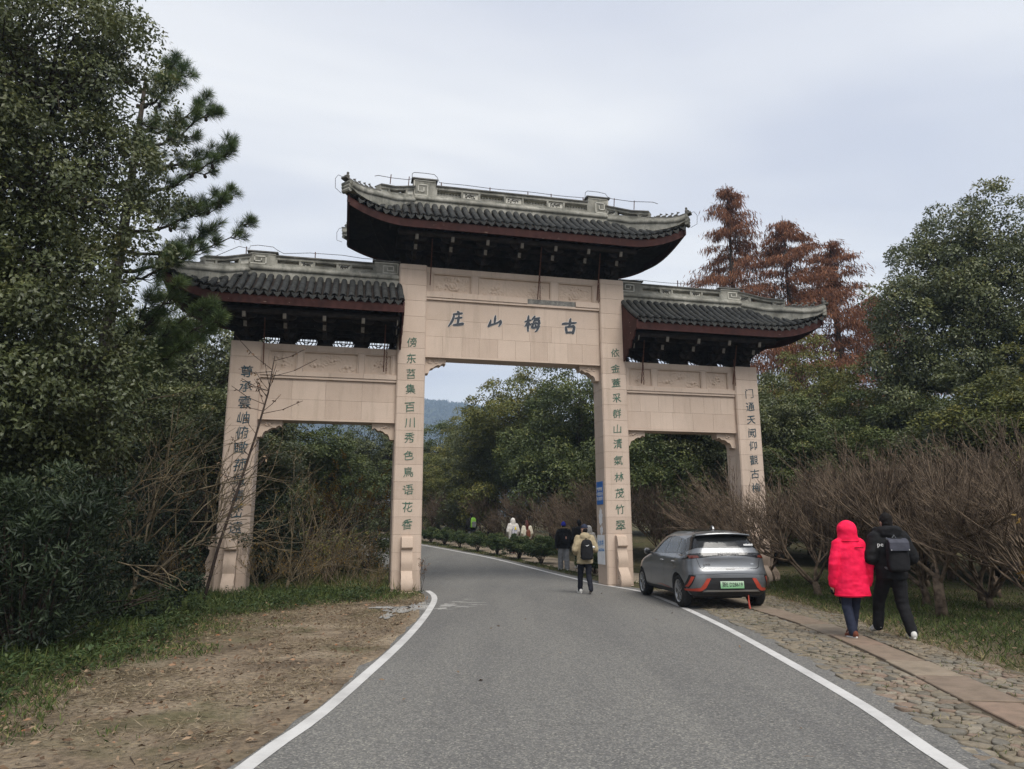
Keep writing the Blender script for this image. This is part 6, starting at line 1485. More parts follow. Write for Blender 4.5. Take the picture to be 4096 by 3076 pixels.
# backdrop wood so no bare horizon shows
for k, (px, py, D, rw) in enumerate([(-300, 1000, 34, 5.5), (-900, 900, 36, 6), (330, 1500, 40, 5), (2480, 1640, 52, 5), (2760, 1560, 48, 5), (3500, 1560, 42, 4.6), (3760, 1500, 40, 4.6), (4400, 1200, 36, 5.4), (5000, 1100, 38, 6)]):
    putp(k % 3, px, py, D, rw, k * 1.3, 'dark evergreen tree standing deep in the wood behind the front row', group='evergreen trees deep in the wood')
# ---------------------------------------------------------------- the big camphor trees
r_ = np.random.default_rng(31); t = empty('camphor_tree', (-8.7, 11.6, 0)); tag(t, 'huge dark camphor tree filling the left of the road verge', 'tree')
B = [(-.5, .0, 10.6, 2.2, 2.0, 2.0), (.75, -.2, 9.2, 1.55, 1.6, 1.5), (.95, -.2, 7.5, 1.6, 1.6, 1.3), (.95, -.3, 5.7, 1.5, 1.6, 1.3), (1.05, -.4, 4.0, 1.45, 1.6, 1.15), (-.6, -.5, 7.6, 2.0, 1.8, 1.8), (-.4, -.7, 5.0, 2.0, 1.8, 1.7), (.2, -1.1, 3.2, 1.6, 1.4, 1.1), (-1.6, -.6, 9.0, 1.8, 1.8, 1.8), (-1.8, -.8, 3.4, 1.8, 1.8, 1.4), (.9, .3, 2.9, 1.1, 1.2, .8)]
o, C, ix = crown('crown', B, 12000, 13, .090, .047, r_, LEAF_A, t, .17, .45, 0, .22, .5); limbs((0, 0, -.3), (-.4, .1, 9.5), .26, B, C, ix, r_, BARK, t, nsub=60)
x_, y_, _ = at(3975, 2000, 26); r_ = np.random.default_rng(32); t = empty('camphor_tree', (x_, 26, gzf(x_, 26) - .1)); tag(t, 'large spreading camphor tree right of the russet redwoods', 'tree')
B = [(0.6, 0, 12.6, 2.0, 2.0, 1.9), (-.9, 0, 11.0, 1.8, 2, 1.5), (1.6, 0, 10.8, 2.2, 2, 1.8), (-2.3, -.2, 9.6, 1.5, 1.7, 1.3), (-.2, -.6, 9.2, 2.1, 2, 1.5), (2.3, -.4, 8.6, 2.2, 2, 1.6), (-2.9, -.2, 7.7, 1.3, 1.5, 1.1), (-1.6, -.6, 7.4, 1.5, 1.8, 1.0), (.9, -.8, 6.9, 1.7, 1.8, 1.0), (3.2, -.5, 6.0, 2.0, 2, 1.3), (-3.0, 0, 5.8, 1.3, 1.5, .9), (-.9, -.6, 4.4, 2.0, 1.8, .9)]
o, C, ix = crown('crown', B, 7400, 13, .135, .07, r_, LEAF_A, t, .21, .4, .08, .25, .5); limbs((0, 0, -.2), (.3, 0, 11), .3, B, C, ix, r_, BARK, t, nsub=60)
# ---------------------------------------------------------------- redwoods
def redwood(seed, H, Rr):
    r_ = np.random.default_rng(seed); t = empty('dawn_redwood'); A, Bq, ra, rb = [], [], [], []; LP, LD = [], []
    z = H * .12; k = 0
    while z < H * .985:
        f = (1 - z / H); br = Rr * (f ** .72 + .02) * r_.uniform(.75, 1.15); a = r_.uniform(0, 2 * math.pi); k += 1
        d = np.array([math.cos(a), math.sin(a), 0]); n = 6; last = np.array([0, 0, z]); rise = .30 * br * r_.uniform(.5, 1.2)
        for q in range(1, n + 1):
            s_ = q / n; p = np.array([0, 0, z]) + d * br * s_ + np.array([0, 0, rise * s_ - .32 * br * s_ ** 2.2]) + r_.normal(size=3) * .04
            A.append(last); Bq.append(p); ra.append(.04 * f * (1.2 - s_) + .006); rb.append(.04 * f * (1.1 - s_) + .005)
            if s_ > .12:
                m_ = int(25 * (.5 + s_) * min(1, .35 + br * .35)); sp = .12 + .42 * br / Rr * s_ * 1.0
                c = last + (p - last) * r_.random((m_, 1)) + r_.normal(size=(m_, 3)) * np.array([sp, sp, .06]); LP.append(c)
                LD.append(nrm(r_.normal(size=(m_, 3)) * .38 + d * .25 + np.array([0, 0, -1.0])))
            last = p
        z += H * .0052 * (.7 + .8 * f) * r_.uniform(.7, 1.3)
    m = MB().tube([(0, 0, -.3), (0, 0, H * .3), (.05, 0, H * .7), (0, 0, H)], [H * .014, H * .011, H * .006, .01], 8); tr = m.build('trunk', BARK, t, True)
    V, F = segs(np.array(A), np.array(Bq), np.array(ra), np.array(rb), 4); link('branches', np_mesh('branches', V, F, True), BARK, tr)
    P = np.concatenate(LP); D = np.concatenate(LD); n = len(P)
    leaf_obj('crown', [leaves(P, D, rdir(r_, n), r_.uniform(.22, .50, n), r_.uniform(.03, .065, n), r_.random(n))], LEAF_R, t); return t
rw1 = redwood(41, 20, 6.0); rw2 = redwood(42, 20, 7.0)
def put_rw(src, used, px, pyt, D, sc_r, rz, label):
    x, y, z = at(px, pyt, D); t = src if not used else copy_tree(src); H = z - gzf(x, D); t.location = (x, D, gzf(x, D)); t.scale = (sc_r, sc_r, H / 20); t.rotation_euler = (0, 0, rz); t.name = 'dawn_redwood'; tag(t, label, 'tree', 'russet redwoods behind the archway')
put_rw(rw1, 0, 2905, 735, 44, 1.05, .4, 'tallest pointed russet dawn redwood behind the right roof')
put_rw(rw2, 0, 3130, 865, 43, 1.2, 1.2, 'second pointed russet redwood, next to the tallest one')
put_rw(rw1, 1, 3320, 960, 45, 1.35, 2.6, 'round-shouldered russet redwood above the right roof tip')
put_rw(rw2, 1, 3500, 1180, 46, 1.1, 4.1, 'lowest thin russet redwood beside the large camphor tree')
# ---------------------------------------------------------------- the pine
def pine():
    r_ = np.random.default_rng(51); t = empty('pine_tree', (-9.15, 15.4, 0)); tag(t, 'long-needled pine with cones between the big camphor and the left roof', 'tree')
    tp = [(0, 0, -.3), (.1, 0, 3), (0, .1, 6), (.2, 0, 9), (.3, 0, 12.3)]; tr = MB().tube(tp, [.2, .17, .14, .10, .04], 9).build('trunk', BARK, t, True)
    ends = []
    br = [(12.0, .75, .3, 12.9), (11.6, 1.17, -.2, 12.3), (11.0, 1.5, .3, 11.8), (10.5, 2.04, -.2, 11.3), (10.1, 2.1, .4, 10.7), (9.4, 2.37, -.2, 10.15), (9.0, 2.2, .4, 9.5), (8.4, 2.36, -.3, 8.95), (7.9, 1.9, .4, 8.5), (7.4, 2.95, -.1, 8.45), (7.2, 1.6, -.5, 7.6), (10.0, .9, -.9, 10.6), (8.8, 1.2, -1.2, 9.4), (5.5, 1.5, -1.2, 6.4), (5.6, 2.1, -1.3, 6.5), (5.4, 2.65, -1.3, 6.15), (5.0, 1.9, -1.1, 5.5), (4.9, 2.4, -1.2, 5.4), (5.3, 2.9, -1.3, 5.85), (4.7, 1.4, -1.0, 5.1), (9.5, -1.5, -.5, 10), (8, -2, .3, 8.8), (6.5, -2, -.5, 7)]
    A, B, ra, rb = [], [], [], []; cones = []
    for (z0, L_, yo, z1) in br:
        s0 = np.array([.15, 0, z0]); e = np.array([L_, yo, z1]); last = s0; n = 8
        for q in range(1, n + 1):
            s_ = q / n; p = s0 + (e - s0) * s_ + np.array([0, 0, -.28 * math.sin(math.pi * s_)]) + r_.normal(size=3) * .035
            A.append(last); B.append(p); ra.append(.05 * (1.05 - s_) + .008); rb.append(.05 * (.95 - s_) + .009)
            if q >= 3:
                for _ in range(3 if q < n else 4):
                    d = nrm(np.array([e[0] * .5, r_.uniform(-1, 1), r_.uniform(-.2, .9)])); l_ = r_.uniform(.2, .5) * (1.1 - .35 * s_); m_ = p + d * l_ * .5 + np.array([0, 0, -.03]); c = p + d * l_ + np.array([0, 0, .08])
                    A += [p, m_]; B += [m_, c]; ra += [.014, .011]; rb += [.011, .008]; ends.append((c, nrm(c - m_)))
                    if r_.random() < .28: cones.append(m_ + np.array([0, 0, -.03]))
            last = p
        ends.append((last, nrm(e - s0)))
    V, F = segs(np.array(A), np.array(B), np.array(ra), np.array(rb), 5); link('branches', np_mesh('branches', V, F, True), BARK, tr)
    LP, LD, LC = [], [], []
    for c, d in ends:
        m_ = 150; dd_ = nrm(d * .75 + rdir(r_, m_) * .85 + np.array([0, 0, .05])); LP.append(c - d * r_.random((m_, 1)) * .16); LD.append(dd_ + np.array([0, 0, -.12])); LC.append(np.clip(r_.random() * .5 + r_.random(m_) * .5, 0, 1))
    P, D = np.concatenate(LP), np.concatenate(LD); n = len(P)
    leaf_obj('needles', [leaves(P, D, rdir(r_, n), r_.uniform(.17, .27, n), .0075, np.concatenate(LC))], NEEDLE, t)
    cm = MB().rings([[(r * math.cos(a), r * math.sin(a), z) for a in np.linspace(0, 2 * math.pi, 8)[:-1]] for z, r in ((-.06, .012), (-.04, .03), (-.01, .036), (.02, .028), (.045, .012))]).mesh('pine_cone', True); cm.materials.append(BARK)
    for c in cones[:46]: o = link('pine_cone', cm, None, t); o.location = c; o.rotation_euler = tuple(r_.uniform(-.5, .5, 3)); o.scale = (1.2,) * 3
pine()
# ---------------------------------------------------------------- bare shrubs
def bare_shrub(name, seed, H, lean, spread, levels, mat, trunk_h=.45, tr_r=.07, leaf=None, rt=.005, kink=.12, up=.25, lean_w=.25, side=None):
    """levels: list of (children, length range as share of H, angle) ; crooked recursive branching"""
    r_ = np.random.default_rng(seed); t = empty(name); A, B, ra, rb = [], [], [], []; tips = []; lv = np.array([lean[0], lean[1], 0.])
    m = MB().tube([(0, 0, -.15), (.02, .02, trunk_h * .5), (lean[0] * .12, lean[1] * .12, trunk_h)], [tr_r * 1.35, tr_r, tr_r * .9], 8); tr = m.build('trunk', mat, t, True)
    def grow(p, d, L_, r0, lev):
        n = 4 if lev == 0 else 3; nodes = [p]; q = p; dd_ = d; rr = r0
        for k in range(n):
            dd_ = nrm(dd_ + r_.normal(size=3) * kink + np.array([0, 0, up * .25]) + lv * lean_w * .25); q2 = q + dd_ * L_ / n; r2 = max(rt * .5, r0 * (1 - .62 * (k + 1) / n)); A.append(q); B.append(q2); ra.append(rr); rb.append(r2); q, rr = q2, r2; nodes.append(q)
        if lev >= len(levels): tips.append((nodes[1], nodes[-1])); return
        nc, lr, ang = levels[lev]
        for k in range(max(1, int(round(nc * r_.uniform(.7, 1.3))))):
            s_ = r_.uniform(.25, 1.0) if lev else r_.uniform(.3, 1); i = min(n - 1, int(s_ * n)); p0 = nodes[i] + (nodes[i + 1] - nodes[i]) * (s_ * n - i if s_ < 1 else 1)
            o_ = nrm(np.cross(dd_, rdir(r_, 1)[0])); a_ = ang * r_.uniform(.6, 1.3); d2 = nrm(dd_ * math.cos(a_) + o_ * math.sin(a_) + np.array([0, 0, up]) + lv * lean_w); grow(p0, d2, H * r_.uniform(*lr), max(rt, r0 * .55), lev + 1)
    top = np.array([lean[0] * .12, lean[1] * .12, trunk_h]); nl = spread[0]
    for i in range(nl):
        a = 2 * math.pi * i / nl + r_.uniform(-.5, .5); d = nrm(np.array([math.cos(a) * spread[1], math.sin(a) * spread[1], 1.0]) + lv); grow(top * r_.uniform(.7, 1), d, H * r_.uniform(.35, .55), tr_r * .55, 0)
    V, F = segs(np.array(A), np.array(B), np.array(ra), np.array(rb), 3); link('branches', np_mesh('branches', V, F, True), mat, tr)
    if leaf:
        lm, nlf, L_, W_ = leaf; ti = r_.integers(0, len(tips), nlf); w = np.array([tips[i][0] + (tips[i][1] - tips[i][0]) * r_.random() for i in ti]); leaf_obj('leaves', [leaves(w + r_.normal(size=w.shape) * .02, rdir(r_, nlf) + np.array([0, 0, -.5]), rdir(r_, nlf), L_ * r_.uniform(.7, 1.2, nlf), W_ * r_.uniform(.7, 1.2, nlf), r_.random(nlf))], lm, t)
    return t
PLP = [((-.45, .05), (5, .8), 3.1, .5, .075, (6, 7)), ((-.25, -.1), (4, .95), 2.9, .35, .085, (6, 7)), ((-.65, .1), (6, .65), 3.3, .6, .065, (5, 8)), ((-.1, 0), (3, .8), 3.2, .8, .09, (8, 7)), ((-.35, .2), (7, 1.0), 2.7, .25, .06, (5, 7)), ((-.55, -.2), (4, .6), 3.5, .45, .08, (7, 7))]
PL = [bare_shrub('plum_bush', 61 + k, h_, l_, sp_, [(nb_[0], (.24, .44), .7), (nb_[1], (.18, .40), .55), (3, (.07, .16), .6)], TWIG, th_, tr_, None, .0052, .11, .30, .30) for k, (l_, sp_, h_, th_, tr_, nb_) in enumerate(PLP)]
used_pl = [False] * 6
def put_plum(k, x, y, s_, rz, label, group):
    t = PL[k] if not used_pl[k] else copy_tree(PL[k]); used_pl[k] = True
    t.location = (x, y, gzf(x, y)); t.scale = (s_, s_, s_ * .94 * (.92 + .16 * ((x * 7.3 + y * 3.1) % 1))); t.rotation_euler = (0, 0, rz); t.name = 'plum_bush'; tag(t, label, 'bush', group)
G1 = 'bare plum bushes along the right verge'
for k, (x, y, s_, lab) in enumerate([
    (7.25, 17.6, 1.0, 'leafless plum bush with forked trunk behind the grey car and drum stone'), (6.75, 19.6, 1.02, 'leafless plum bush half hiding the right outer pillar'),
    (7.75, 13.4, 1.0, 'leafless plum bush just right of the person in black'), (9.5, 14.7, 1.08, 'leafless plum bush behind the one beside the person in black'),
    (7.7, 16.3, 1.0, 'leafless plum bush between the red coat and the grey car')]): put_plum((k + 1) % 6, x, y, s_, k * .5 - .6, lab, G1)
for k, (x, y, s_) in enumerate([(9.2, 17.6, 1.08), (9.0, 20.3, 1.1), (10.9, 16.6, 1.15), (11.6, 13.6, 1.12), (11.0, 19.5, 1.15), (12.9, 16.3, 1.2), (13.2, 18.8, 1.2), (10.6, 22.5, 1.15), (8.2, 23.0, 1.1), (13.0, 21.8, 1.2), (14.6, 14.5, 1.2), (15.4, 18.0, 1.2), (15.5, 21.5, 1.2), (7.6, 21.6, 1.0), (8.6, 15.4, .95), (9.0, 12.4, .9), (10.4, 13.2, 1.0), (8.3, 18.9, 1.0), (10.1, 15.9, 1.0)]):
    put_plum((k * 5 + 2) % 6, x, y, s_, (k * 1.7) % 1.8 - .9, 'leafless plum bush standing in the rear rows of the right verge', 'rear rows of bare plum bushes')
ORD = ['first', 'second', 'third', 'fourth', 'fifth', 'sixth', 'seventh', 'eighth', 'ninth', 'tenth', 'eleventh', 'twelfth', 'thirteenth', 'fourteenth']
G2 = 'bare plum bushes beyond the archway'
for k, (x, y, s_) in enumerate([(5.2, 25.6, .95), (4.3, 28.2, .95), (3.3, 30.8, .92), (2.4, 33.4, .95), (1.2, 36.4, .95), (-.2, 39.2, .95), (-1.8, 42.2, .95), (-3.4, 45.5, 1.0), (-5.6, 49.0, 1.0), (-8, 53, 1.0), (-10.5, 58, 1.05), (7.2, 26.6, 1.1), (6.2, 29.6, 1.1), (4.8, 33.0, 1.1), (3.2, 37.0, 1.1), (1.2, 41, 1.1), (-1, 45, 1.1), (-4, 50, 1.15), (-13.5, 62, 1.1)]):
    put_plum((k * 5 + 3) % 6, x, y, s_, (k * 2.1) % 1.2 - .6, (ORD[k] + ' leafless plum bush beside the footpath, counting from the archway') if k < 11 else (ORD[k - 11] + ' leafless plum bush of the row behind the footpath row, counting from the archway'), G2)
# bare olive stems and leaning trunk on the left
def place(t, x, y, rz, label, cat, sc=1):
    t.location = (x, y, gzf(x, y) - .02); t.rotation_euler = (0, 0, rz); t.scale = (sc,) * 3; tag(t, label, cat)
SPR = [(4, (.25, .42), .75), (4, (.14, .28), .7), (2, (.06, .14), .7)]
place(bare_shrub('bare_shrub', 71, 5.2, (.6, -.1), (5, .55), [(3, (.25, .42), .75), (4, (.14, .28), .7), (2, (.06, .14), .7)], TWIG2, .3, .075, (LEAF_O, 60, .07, .04), .008, .16, .12, .22), -8.5, 14.4, .1, 'bare olive-stemmed shrub fanning out left of the outer pillar', 'shrub')
place(bare_shrub('bare_shrub', 72, 5.6, (.6, -.1), (5, .6), SPR, TWIG2, .4, .06, (LEAF_O, 60, .07, .035), .0075, .16, .15, .2), -8.4, 16.2, .5, 'thin bare shrub right behind the olive-stemmed one', 'shrub')
place(bare_shrub('bare_shrub', 73, 3.8, (.45, .1), (4, .5), SPR, TWIG2, .35, .045, (LEAF_O, 160, .06, .03), .0065, .14, .2, .25), -5.75, 18.7, .4, 'pale-stemmed bare shrub in the left opening beside the outer pillar', 'shrub')
place(bare_shrub('bare_shrub', 74, 3.4, (.4, .1), (6, .6), SPR, TWIG, .3, .04, (LEAF_C, 260, .06, .03), .0065, .14, .2, .25), -5.3, 20.8, 1.4, 'reddish-stemmed bare shrub tangled in the left opening', 'shrub')
place(bare_shrub('bare_shrub', 75, 3.7, (.15, .1), (5, .55), SPR, DTWIG, .4, .05, (LEAF_O, 2300, .07, .04), .006, .14, .25, .1), -4.5, 22.6, 2.4, 'orange-brown leafed shrub in the left opening near the inner pillar', 'shrub')
place(bare_shrub('bare_shrub', 76, 3.6, (.4, .1), (5, .6), SPR, DTWIG, .4, .05, (LEAF_C, 1800, .07, .04), .006, .14, .25, .1), -6.6, 22.4, .4, 'dark-stemmed shrub with yellow-green leaves behind the left opening', 'shrub')
place(bare_shrub('bare_shrub', 77, 1.7, (.1, .0), (6, .6), SPR, TWIG, .2, .03, (LEAF_C, 900, .06, .035), .005, .14, .25, .1), -5.0, 19.8, .4, 'low yellow-leafed shrub in the weeds of the left opening', 'shrub')
place(bare_shrub('bare_shrub', 78, 1.1, (.1, .0), (3, .35), [(3, (.2, .4), .5), (2, (.1, .2), .5)], DTWIG, .1, .012, (DEADL, 80, .05, .025), .004), -2.35, 18.9, .4, 'dry weed growing at the foot of the left inner pillar', 'weed')
place(bare_shrub('bare_shrub', 79, 1.9, (-.3, .0), (4, .5), SPR, DTWIG, .3, .03, (LEAF_O, 150, .075, .05), .005), 7.45, 9.6, .3, 'thin shrub with yellowing leaves at the right edge of the verge', 'shrub')
place(bare_shrub('bare_shrub', 80, 4.4, (.5, .0), (4, .5), SPR, DTWIG, .3, .04, (LEAF_O, 60, .07, .04), .0065, .16, .15, .2), -8.5, 17.7, 1.3, 'dark bare shrub close to the drum stone of the left outer pillar', 'shrub')
db = bare_shrub('dry_brush', 83, 1.7, (.15, .0), (9, .75), [(4, (.3, .5), .6), (4, (.15, .3), .6)], TWIG2, .06, .02, (LEAF_O, 260, .06, .03), .005, .14, .25, .1)
for k, (x, y, s_) in enumerate([(-6.3, 18.3, .9), (-5.2, 18.3, .75), (-4.4, 19.2, .9), (-3.75, 20.4, .8), (-8.0, 17.0, 1.0), (-5.8, 20.0, 1.1), (-4.6, 21.4, 1.1), (-6.9, 20.6, 1.2), (-3.5, 18.6, .5), (-8.9, 16.2, 1.1)]):
    t = db if k == 0 else copy_tree(db); t.name = 'dry_brush'; t.location = (x, y, -.02); t.scale = (s_,) * 3; t.rotation_euler = (0, 0, k * 1.9); tag(t, 'tangled yellow-brown dry brush around the feet of the left pillars', 'brush', 'dry brush under the left opening')
m = MB().tube([(-6.75, 16.05, -.1), (-6.55, 16.2, 1.2), (-6.25, 16.4, 2.6), (-5.98, 16.5, 3.8), (-5.8, 16.6, 4.8), (-5.7, 16.6, 5.7)], [.038, .034, .030, .026, .020, .012], 7)
t = empty('leaning_sapling', (0, 0, 0)); tag(t, 'thin dark sapling leaning across the left outer pillar lettering', 'tree'); m.build('trunk', DTWIG, t, True)
r_ = np.random.default_rng(81); A, B = [], []; lv = []
for k in range(24):
    zq = r_.uniform(2.4, 5.6); p0 = np.array([np.interp(zq, [1.2, 2.6, 3.8, 4.8, 5.7], q_) for q_ in ([-6.55, -6.25, -5.98, -5.8, -5.7], [16.2, 16.4, 16.5, 16.6, 16.6])] + [zq]); d = nrm(np.array([r_.uniform(-1, 1.2), r_.uniform(-.4, .4), r_.uniform(.0, .9)])); L_ = r_.uniform(.4, 1.1); p1 = p0 + d * L_ * .5; p2 = p1 + (d + np.array([0, 0, .25])) * L_ * .5; A += [p0, p1]; B += [p1, p2]
    for _ in range(3): lv.append(p1 + (p2 - p1) * r_.random())
V, F = segs(np.array(A), np.array(B), .009, .006, 4); link('branches', np_mesh('branches', V, F, True), DTWIG, t)
lv = np.array(lv); n = len(lv); leaf_obj('leaves', [leaves(lv, rdir(r_, n) + np.array([0, 0, -.7]), rdir(r_, n), .10, .045, r_.random(n))], DEADL, t)
# ---------------------------------------------------------------- clipped bushes along the far verge
def bush(seed):
    r_ = np.random.default_rng(seed); t = empty('round_bush'); B = [(0, 0, .82, .5, .5, .36), (.35, .1, .7, .36, .36, .28), (-.33, -.1, .72, .38, .36, .28), (.05, .33, .75, .36, .36, .28), (0, -.33, .7, .34, .34, .26)]
    o, C, ix = crown('crown', B, 620, 10, .085, .042, r_, LEAF_H, t, .07, .0, .25, .25, .45)
    A, E = [], []
    for k in range(26): q = C[r_.integers(len(C))]; A.append(np.array([r_.uniform(-.04, .04), r_.uniform(-.04, .04), .0])); E.append(q * np.array([.35, .35, .62])); A.append(E[-1]); E.append(q)
    V, F = segs(np.array(A), np.array(E), .016, .009, 4); link('stems', np_mesh('stems', V, F, True), DTWIG, t); return t
BU = [bush(91), bush(92)]; ub = [0, 0]
for k, (x, y, s_) in enumerate([(2.75, 24.6, 1.0), (3.3, 25.7, 1.0), (1.15, 29.4, 1.2), (.28, 31.7, 1.15), (-.72, 34.0, 1.1), (-1.75, 36.4, 1.05), (-2.8, 38.9, 1.0), (-3.85, 41.2, 1.05), (-4.85, 43.2, 1.0), (-6.2, 46, 1), (-7.6, 49, 1), (-9, 52.2, 1), (-10.6, 55.6, 1), (-12.4, 59.5, 1)]):
    i = k % 2; t = BU[i] if not ub[i] else copy_tree(BU[i]); ub[i] = 1; t.location = (x, y, gzf(x, y) - .02); t.scale = (s_ * .82, s_ * .82, s_ * .76); t.rotation_euler = (0, 0, k * 1.1); t.name = 'round_bush'
    tag(t, ORD[k] + ' small round bush between road and footpath, counting from the archway', 'bush', 'round bushes between road and footpath')
# ---------------------------------------------------------------- left understorey shrubs
def shrub(name, label, x, y, blobs, ncl, per, L_, W_, mat, seed, droop=-.2, hi=0):
    r_ = np.random.default_rng(seed); t = empty(name, (x, y, 0)); tag(t, label, 'shrub'); o, C, ix = crown('crown', blobs, ncl, per, L_, W_, r_, mat, t, .12, droop, hi)
    A, E = [], []
    for k in range(60): q = C[r_.integers(len(C))]; a = np.array([q[0] * .2, q[1] * .2, 0]); A += [a, a + (q - a) * .55 + r_.normal(size=3) * .05]; E += [A[-1], q]
    V, F = segs(np.array(A), np.array(E), .014, .008, 4); link('stems', np_mesh('stems', V, F, True), DTWIG, t)
shrub('oleander_shrub', 'dark oleander shrub with narrow leaves under the big camphor tree', -6.5, 9.9, [(0, 0, 1.3, 1.0, .9, .95), (.35, .1, 1.75, .6, .6, .55), (-1.0, -.2, 1.3, .9, .9, .9), (-.2, -.2, .7, 1.1, 1, .6)], 1500, 10, .12, .026, LEAF_D, 95, -.3, .1)
shrub('dark_shrub', 'black-green shrub in deep shade behind the oleander', -8.3, 9.3, [(0, 0, 1.2, 1.3, 1.1, 1.1), (-1.2, 0, 1.5, 1.3, 1.2, 1.2), (.3, 1.0, 1.4, 1.2, 1.1, 1.1)], 1800, 10, .09, .04, LEAF_D, 96, .2)
shrub('dark_shrub', 'black-green shrub between the oleander and the bare olive stems', -8.6, 12.2, [(0, 0, 1.2, 1.5, 1.1, 1.2), (1.2, .8, .9, 1.2, 1.1, .9), (-1.2, 0, 1.5, 1.3, 1.2, 1.4)], 1800, 10, .09, .04, LEAF_D, 97, .2)
shrub('dark_shrub', 'dense dark shrub behind the left outer pillar and its drum stone', -8.6, 19.0, [(0, 0, 1.3, 1.5, 1.1, 1.3), (1.6, 1.2, 1.3, 1.4, 1.1, 1.3), (-1.2, 0, 1.8, 1.6, 1.2, 1.7)], 1800, 10, .10, .05, LEAF_D, 98, .2)
shrub('dark_shrub', 'dark leafy thicket low in the left opening', -6.6, 24.5, [(0, 0, 1.3, 1.8, 1.1, 1.4), (-2.0, 1.2, 1.3, 1.8, 1.1, 1.6), (1.5, .6, .8, 1.2, 1, .8)], 1900, 10, .10, .05, LEAF_B, 99, .2)
# ---------------------------------------------------------------- grass, straw, fallen leaves
def blades(name, P, h, w, mat, lean, r_, label, cat='grass', lc=None):
    n = len(P); D = nrm(np.c_[r_.normal(size=(n, 2)) * lean, np.ones(n)]); o = leaf_obj(name, [leaves(P, D, rdir(r_, n), h, w, r_.random(n) if lc is None else lc)], mat, None); tag(o, label, cat, kind='stuff'); return o
r_ = np.random.default_rng(101)
def scatter(n, x0, x1, y0, y1, keep):
    P = np.c_[r_.uniform(x0, x1, n), r_.uniform(y0, y1, n)]; k = keep(P[:, 0], P[:, 1]); P = P[k]; return np.c_[P, gz(P[:, 0], P[:, 1])]
gl = spline([(-3.9, 3.0), (-4.05, 5), (-4.2, 6.3), (-4.2, 7.0), (-4.5, 8.5), (-4.25, 9.2), (-4.9, 11.5), (-5.1, 13.4), (-4.6, 14.6), (-3.6, 16.0), (-2.5, 17.2)])
def nfield(x, y, s_): return fbm(np.c_[x * s_, y * s_, np.zeros(len(x))], 3)
P = scatter(95000, -12, -2.3, 4, 19.2, lambda x, y: (x < np.interp(y, gl[:, 1], gl[:, 0]) + .15 + 1.5 * nfield(x, y, .8) + .5 * (r_.random(len(x)) - .5) + .9 * nfield(x, y, 3.1)) & (r_.random(len(x)) < np.clip(1.2 - y / 30, .3, 1)))
dist = np.interp(P[:, 1], gl[:, 1], gl[:, 0]) - P[:, 0]
blades('verge_grass', P, r_.uniform(.08, .20, len(P)) * np.clip(.5 + dist * .45, .45, 1.6), .014, GRASS, .75, r_, 'dark green grass and weeds under the left trees', lc=np.clip(r_.random(len(P)) * .8 + (dist < .3) * .15, 0, 1))
P = scatter(60000, -7.2, 0, 19.0, 36, lambda x, y: (x < lat(LEFT, y) - .25) & (r_.random(len(x)) < .7))
blades('verge_grass', P, r_.uniform(.12, .4, len(P)), .016, GRASS, .8, r_, 'mixed green and dry weeds under the left opening', lc=np.clip(r_.random(len(P)) * .6 + .4, 0, 1))
P = scatter(70000, 5.4, 17, 6.5, 25, lambda x, y: (x > np.interp(y, COUT[:, 1], COUT[:, 0]) + .05 + .25 * nfield(x, y, 1.5)) & (r_.random(len(x)) < np.clip(1.35 - (x - 5) / 14, .2, 1)))
dist = P[:, 0] - np.interp(P[:, 1], COUT[:, 1], COUT[:, 0])
blades('verge_grass', P, r_.uniform(.06, .17, len(P)), .013, GRASS, .85, r_, 'short green and straw-coloured grass below the plum bushes', lc=np.clip(r_.random(len(P)) * .75 + np.clip(.9 - dist, 0, 1) * .35, 0, 1))
P = scatter(60000, -14, 4, 21, 62, lambda x, y: (x > lat(RIGHT, y) + .42) & (x < np.interp(y, path_c[:, 1], path_c[:, 0]) - .85))
blades('verge_grass', P, r_.uniform(.08, .16, len(P)), .018, GRASS, .7, r_, 'bright green grass strip between road and footpath', lc=np.clip(r_.random(len(P)) * .65 + .1, 0, 1))
P = scatter(60000, -6.5, -1.75, 3.2, 18.5, lambda x, y: (x < lat(LEFT, y) - .2) & (nfield(x, y, 1.3) > -.10 + .25 * r_.random(len(x)) * (r_.random(len(x)) < .6)))
n = len(P); P[:, 2] += .006; D = nrm(np.c_[r_.normal(size=(n, 2)), r_.normal(size=n) * .18 + .08])
o = leaf_obj('dry_straw', [leaves(P, D, np.tile(np.array([0, 0, 1.]), (n, 1)) + r_.normal(size=(n, 3)) * .4, r_.uniform(.04, .14, n), .007, r_.random(n))], STRAW, None); tag(o, 'dry straw litter strewn over the bare brown verge', 'straw', kind='stuff')
P = np.concatenate([scatter(2600, -7, -1.8, 3.6, 18, lambda x, y: (x < lat(LEFT, y) - .15)), scatter(1500, 5.6, 12, 7, 20, lambda x, y: x > np.interp(y, COUT[:, 1], COUT[:, 0]) - .1), scatter(40, -1.6, 5.5, 5, 19, lambda x, y: r_.random(len(x)) < .7), scatter(500, -7, -2, 18, 28, lambda x, y: (x < lat(LEFT, y) - .3))])
n = len(P); P[:, 2] += .022 + r_.random(n) * .03
o = leaf_obj('fallen_leaves', [leaves(P, np.c_[r_.normal(size=(n, 2)), r_.normal(size=n) * .25], np.array([0, 0, 1.]) + r_.normal(size=(n, 3)) * .45, r_.uniform(.03, .095, n), r_.uniform(.018, .045, n), r_.random(n))], DEADL, None); tag(o, 'curled brown leaves fallen on both verges', 'leaves', kind='stuff')
P = scatter(900, -10, -3.2, 6, 19, lambda x, y: (x < np.interp(y, gl[:, 1], gl[:, 0]) - .15 + .5 * nfield(x, y, .9)))
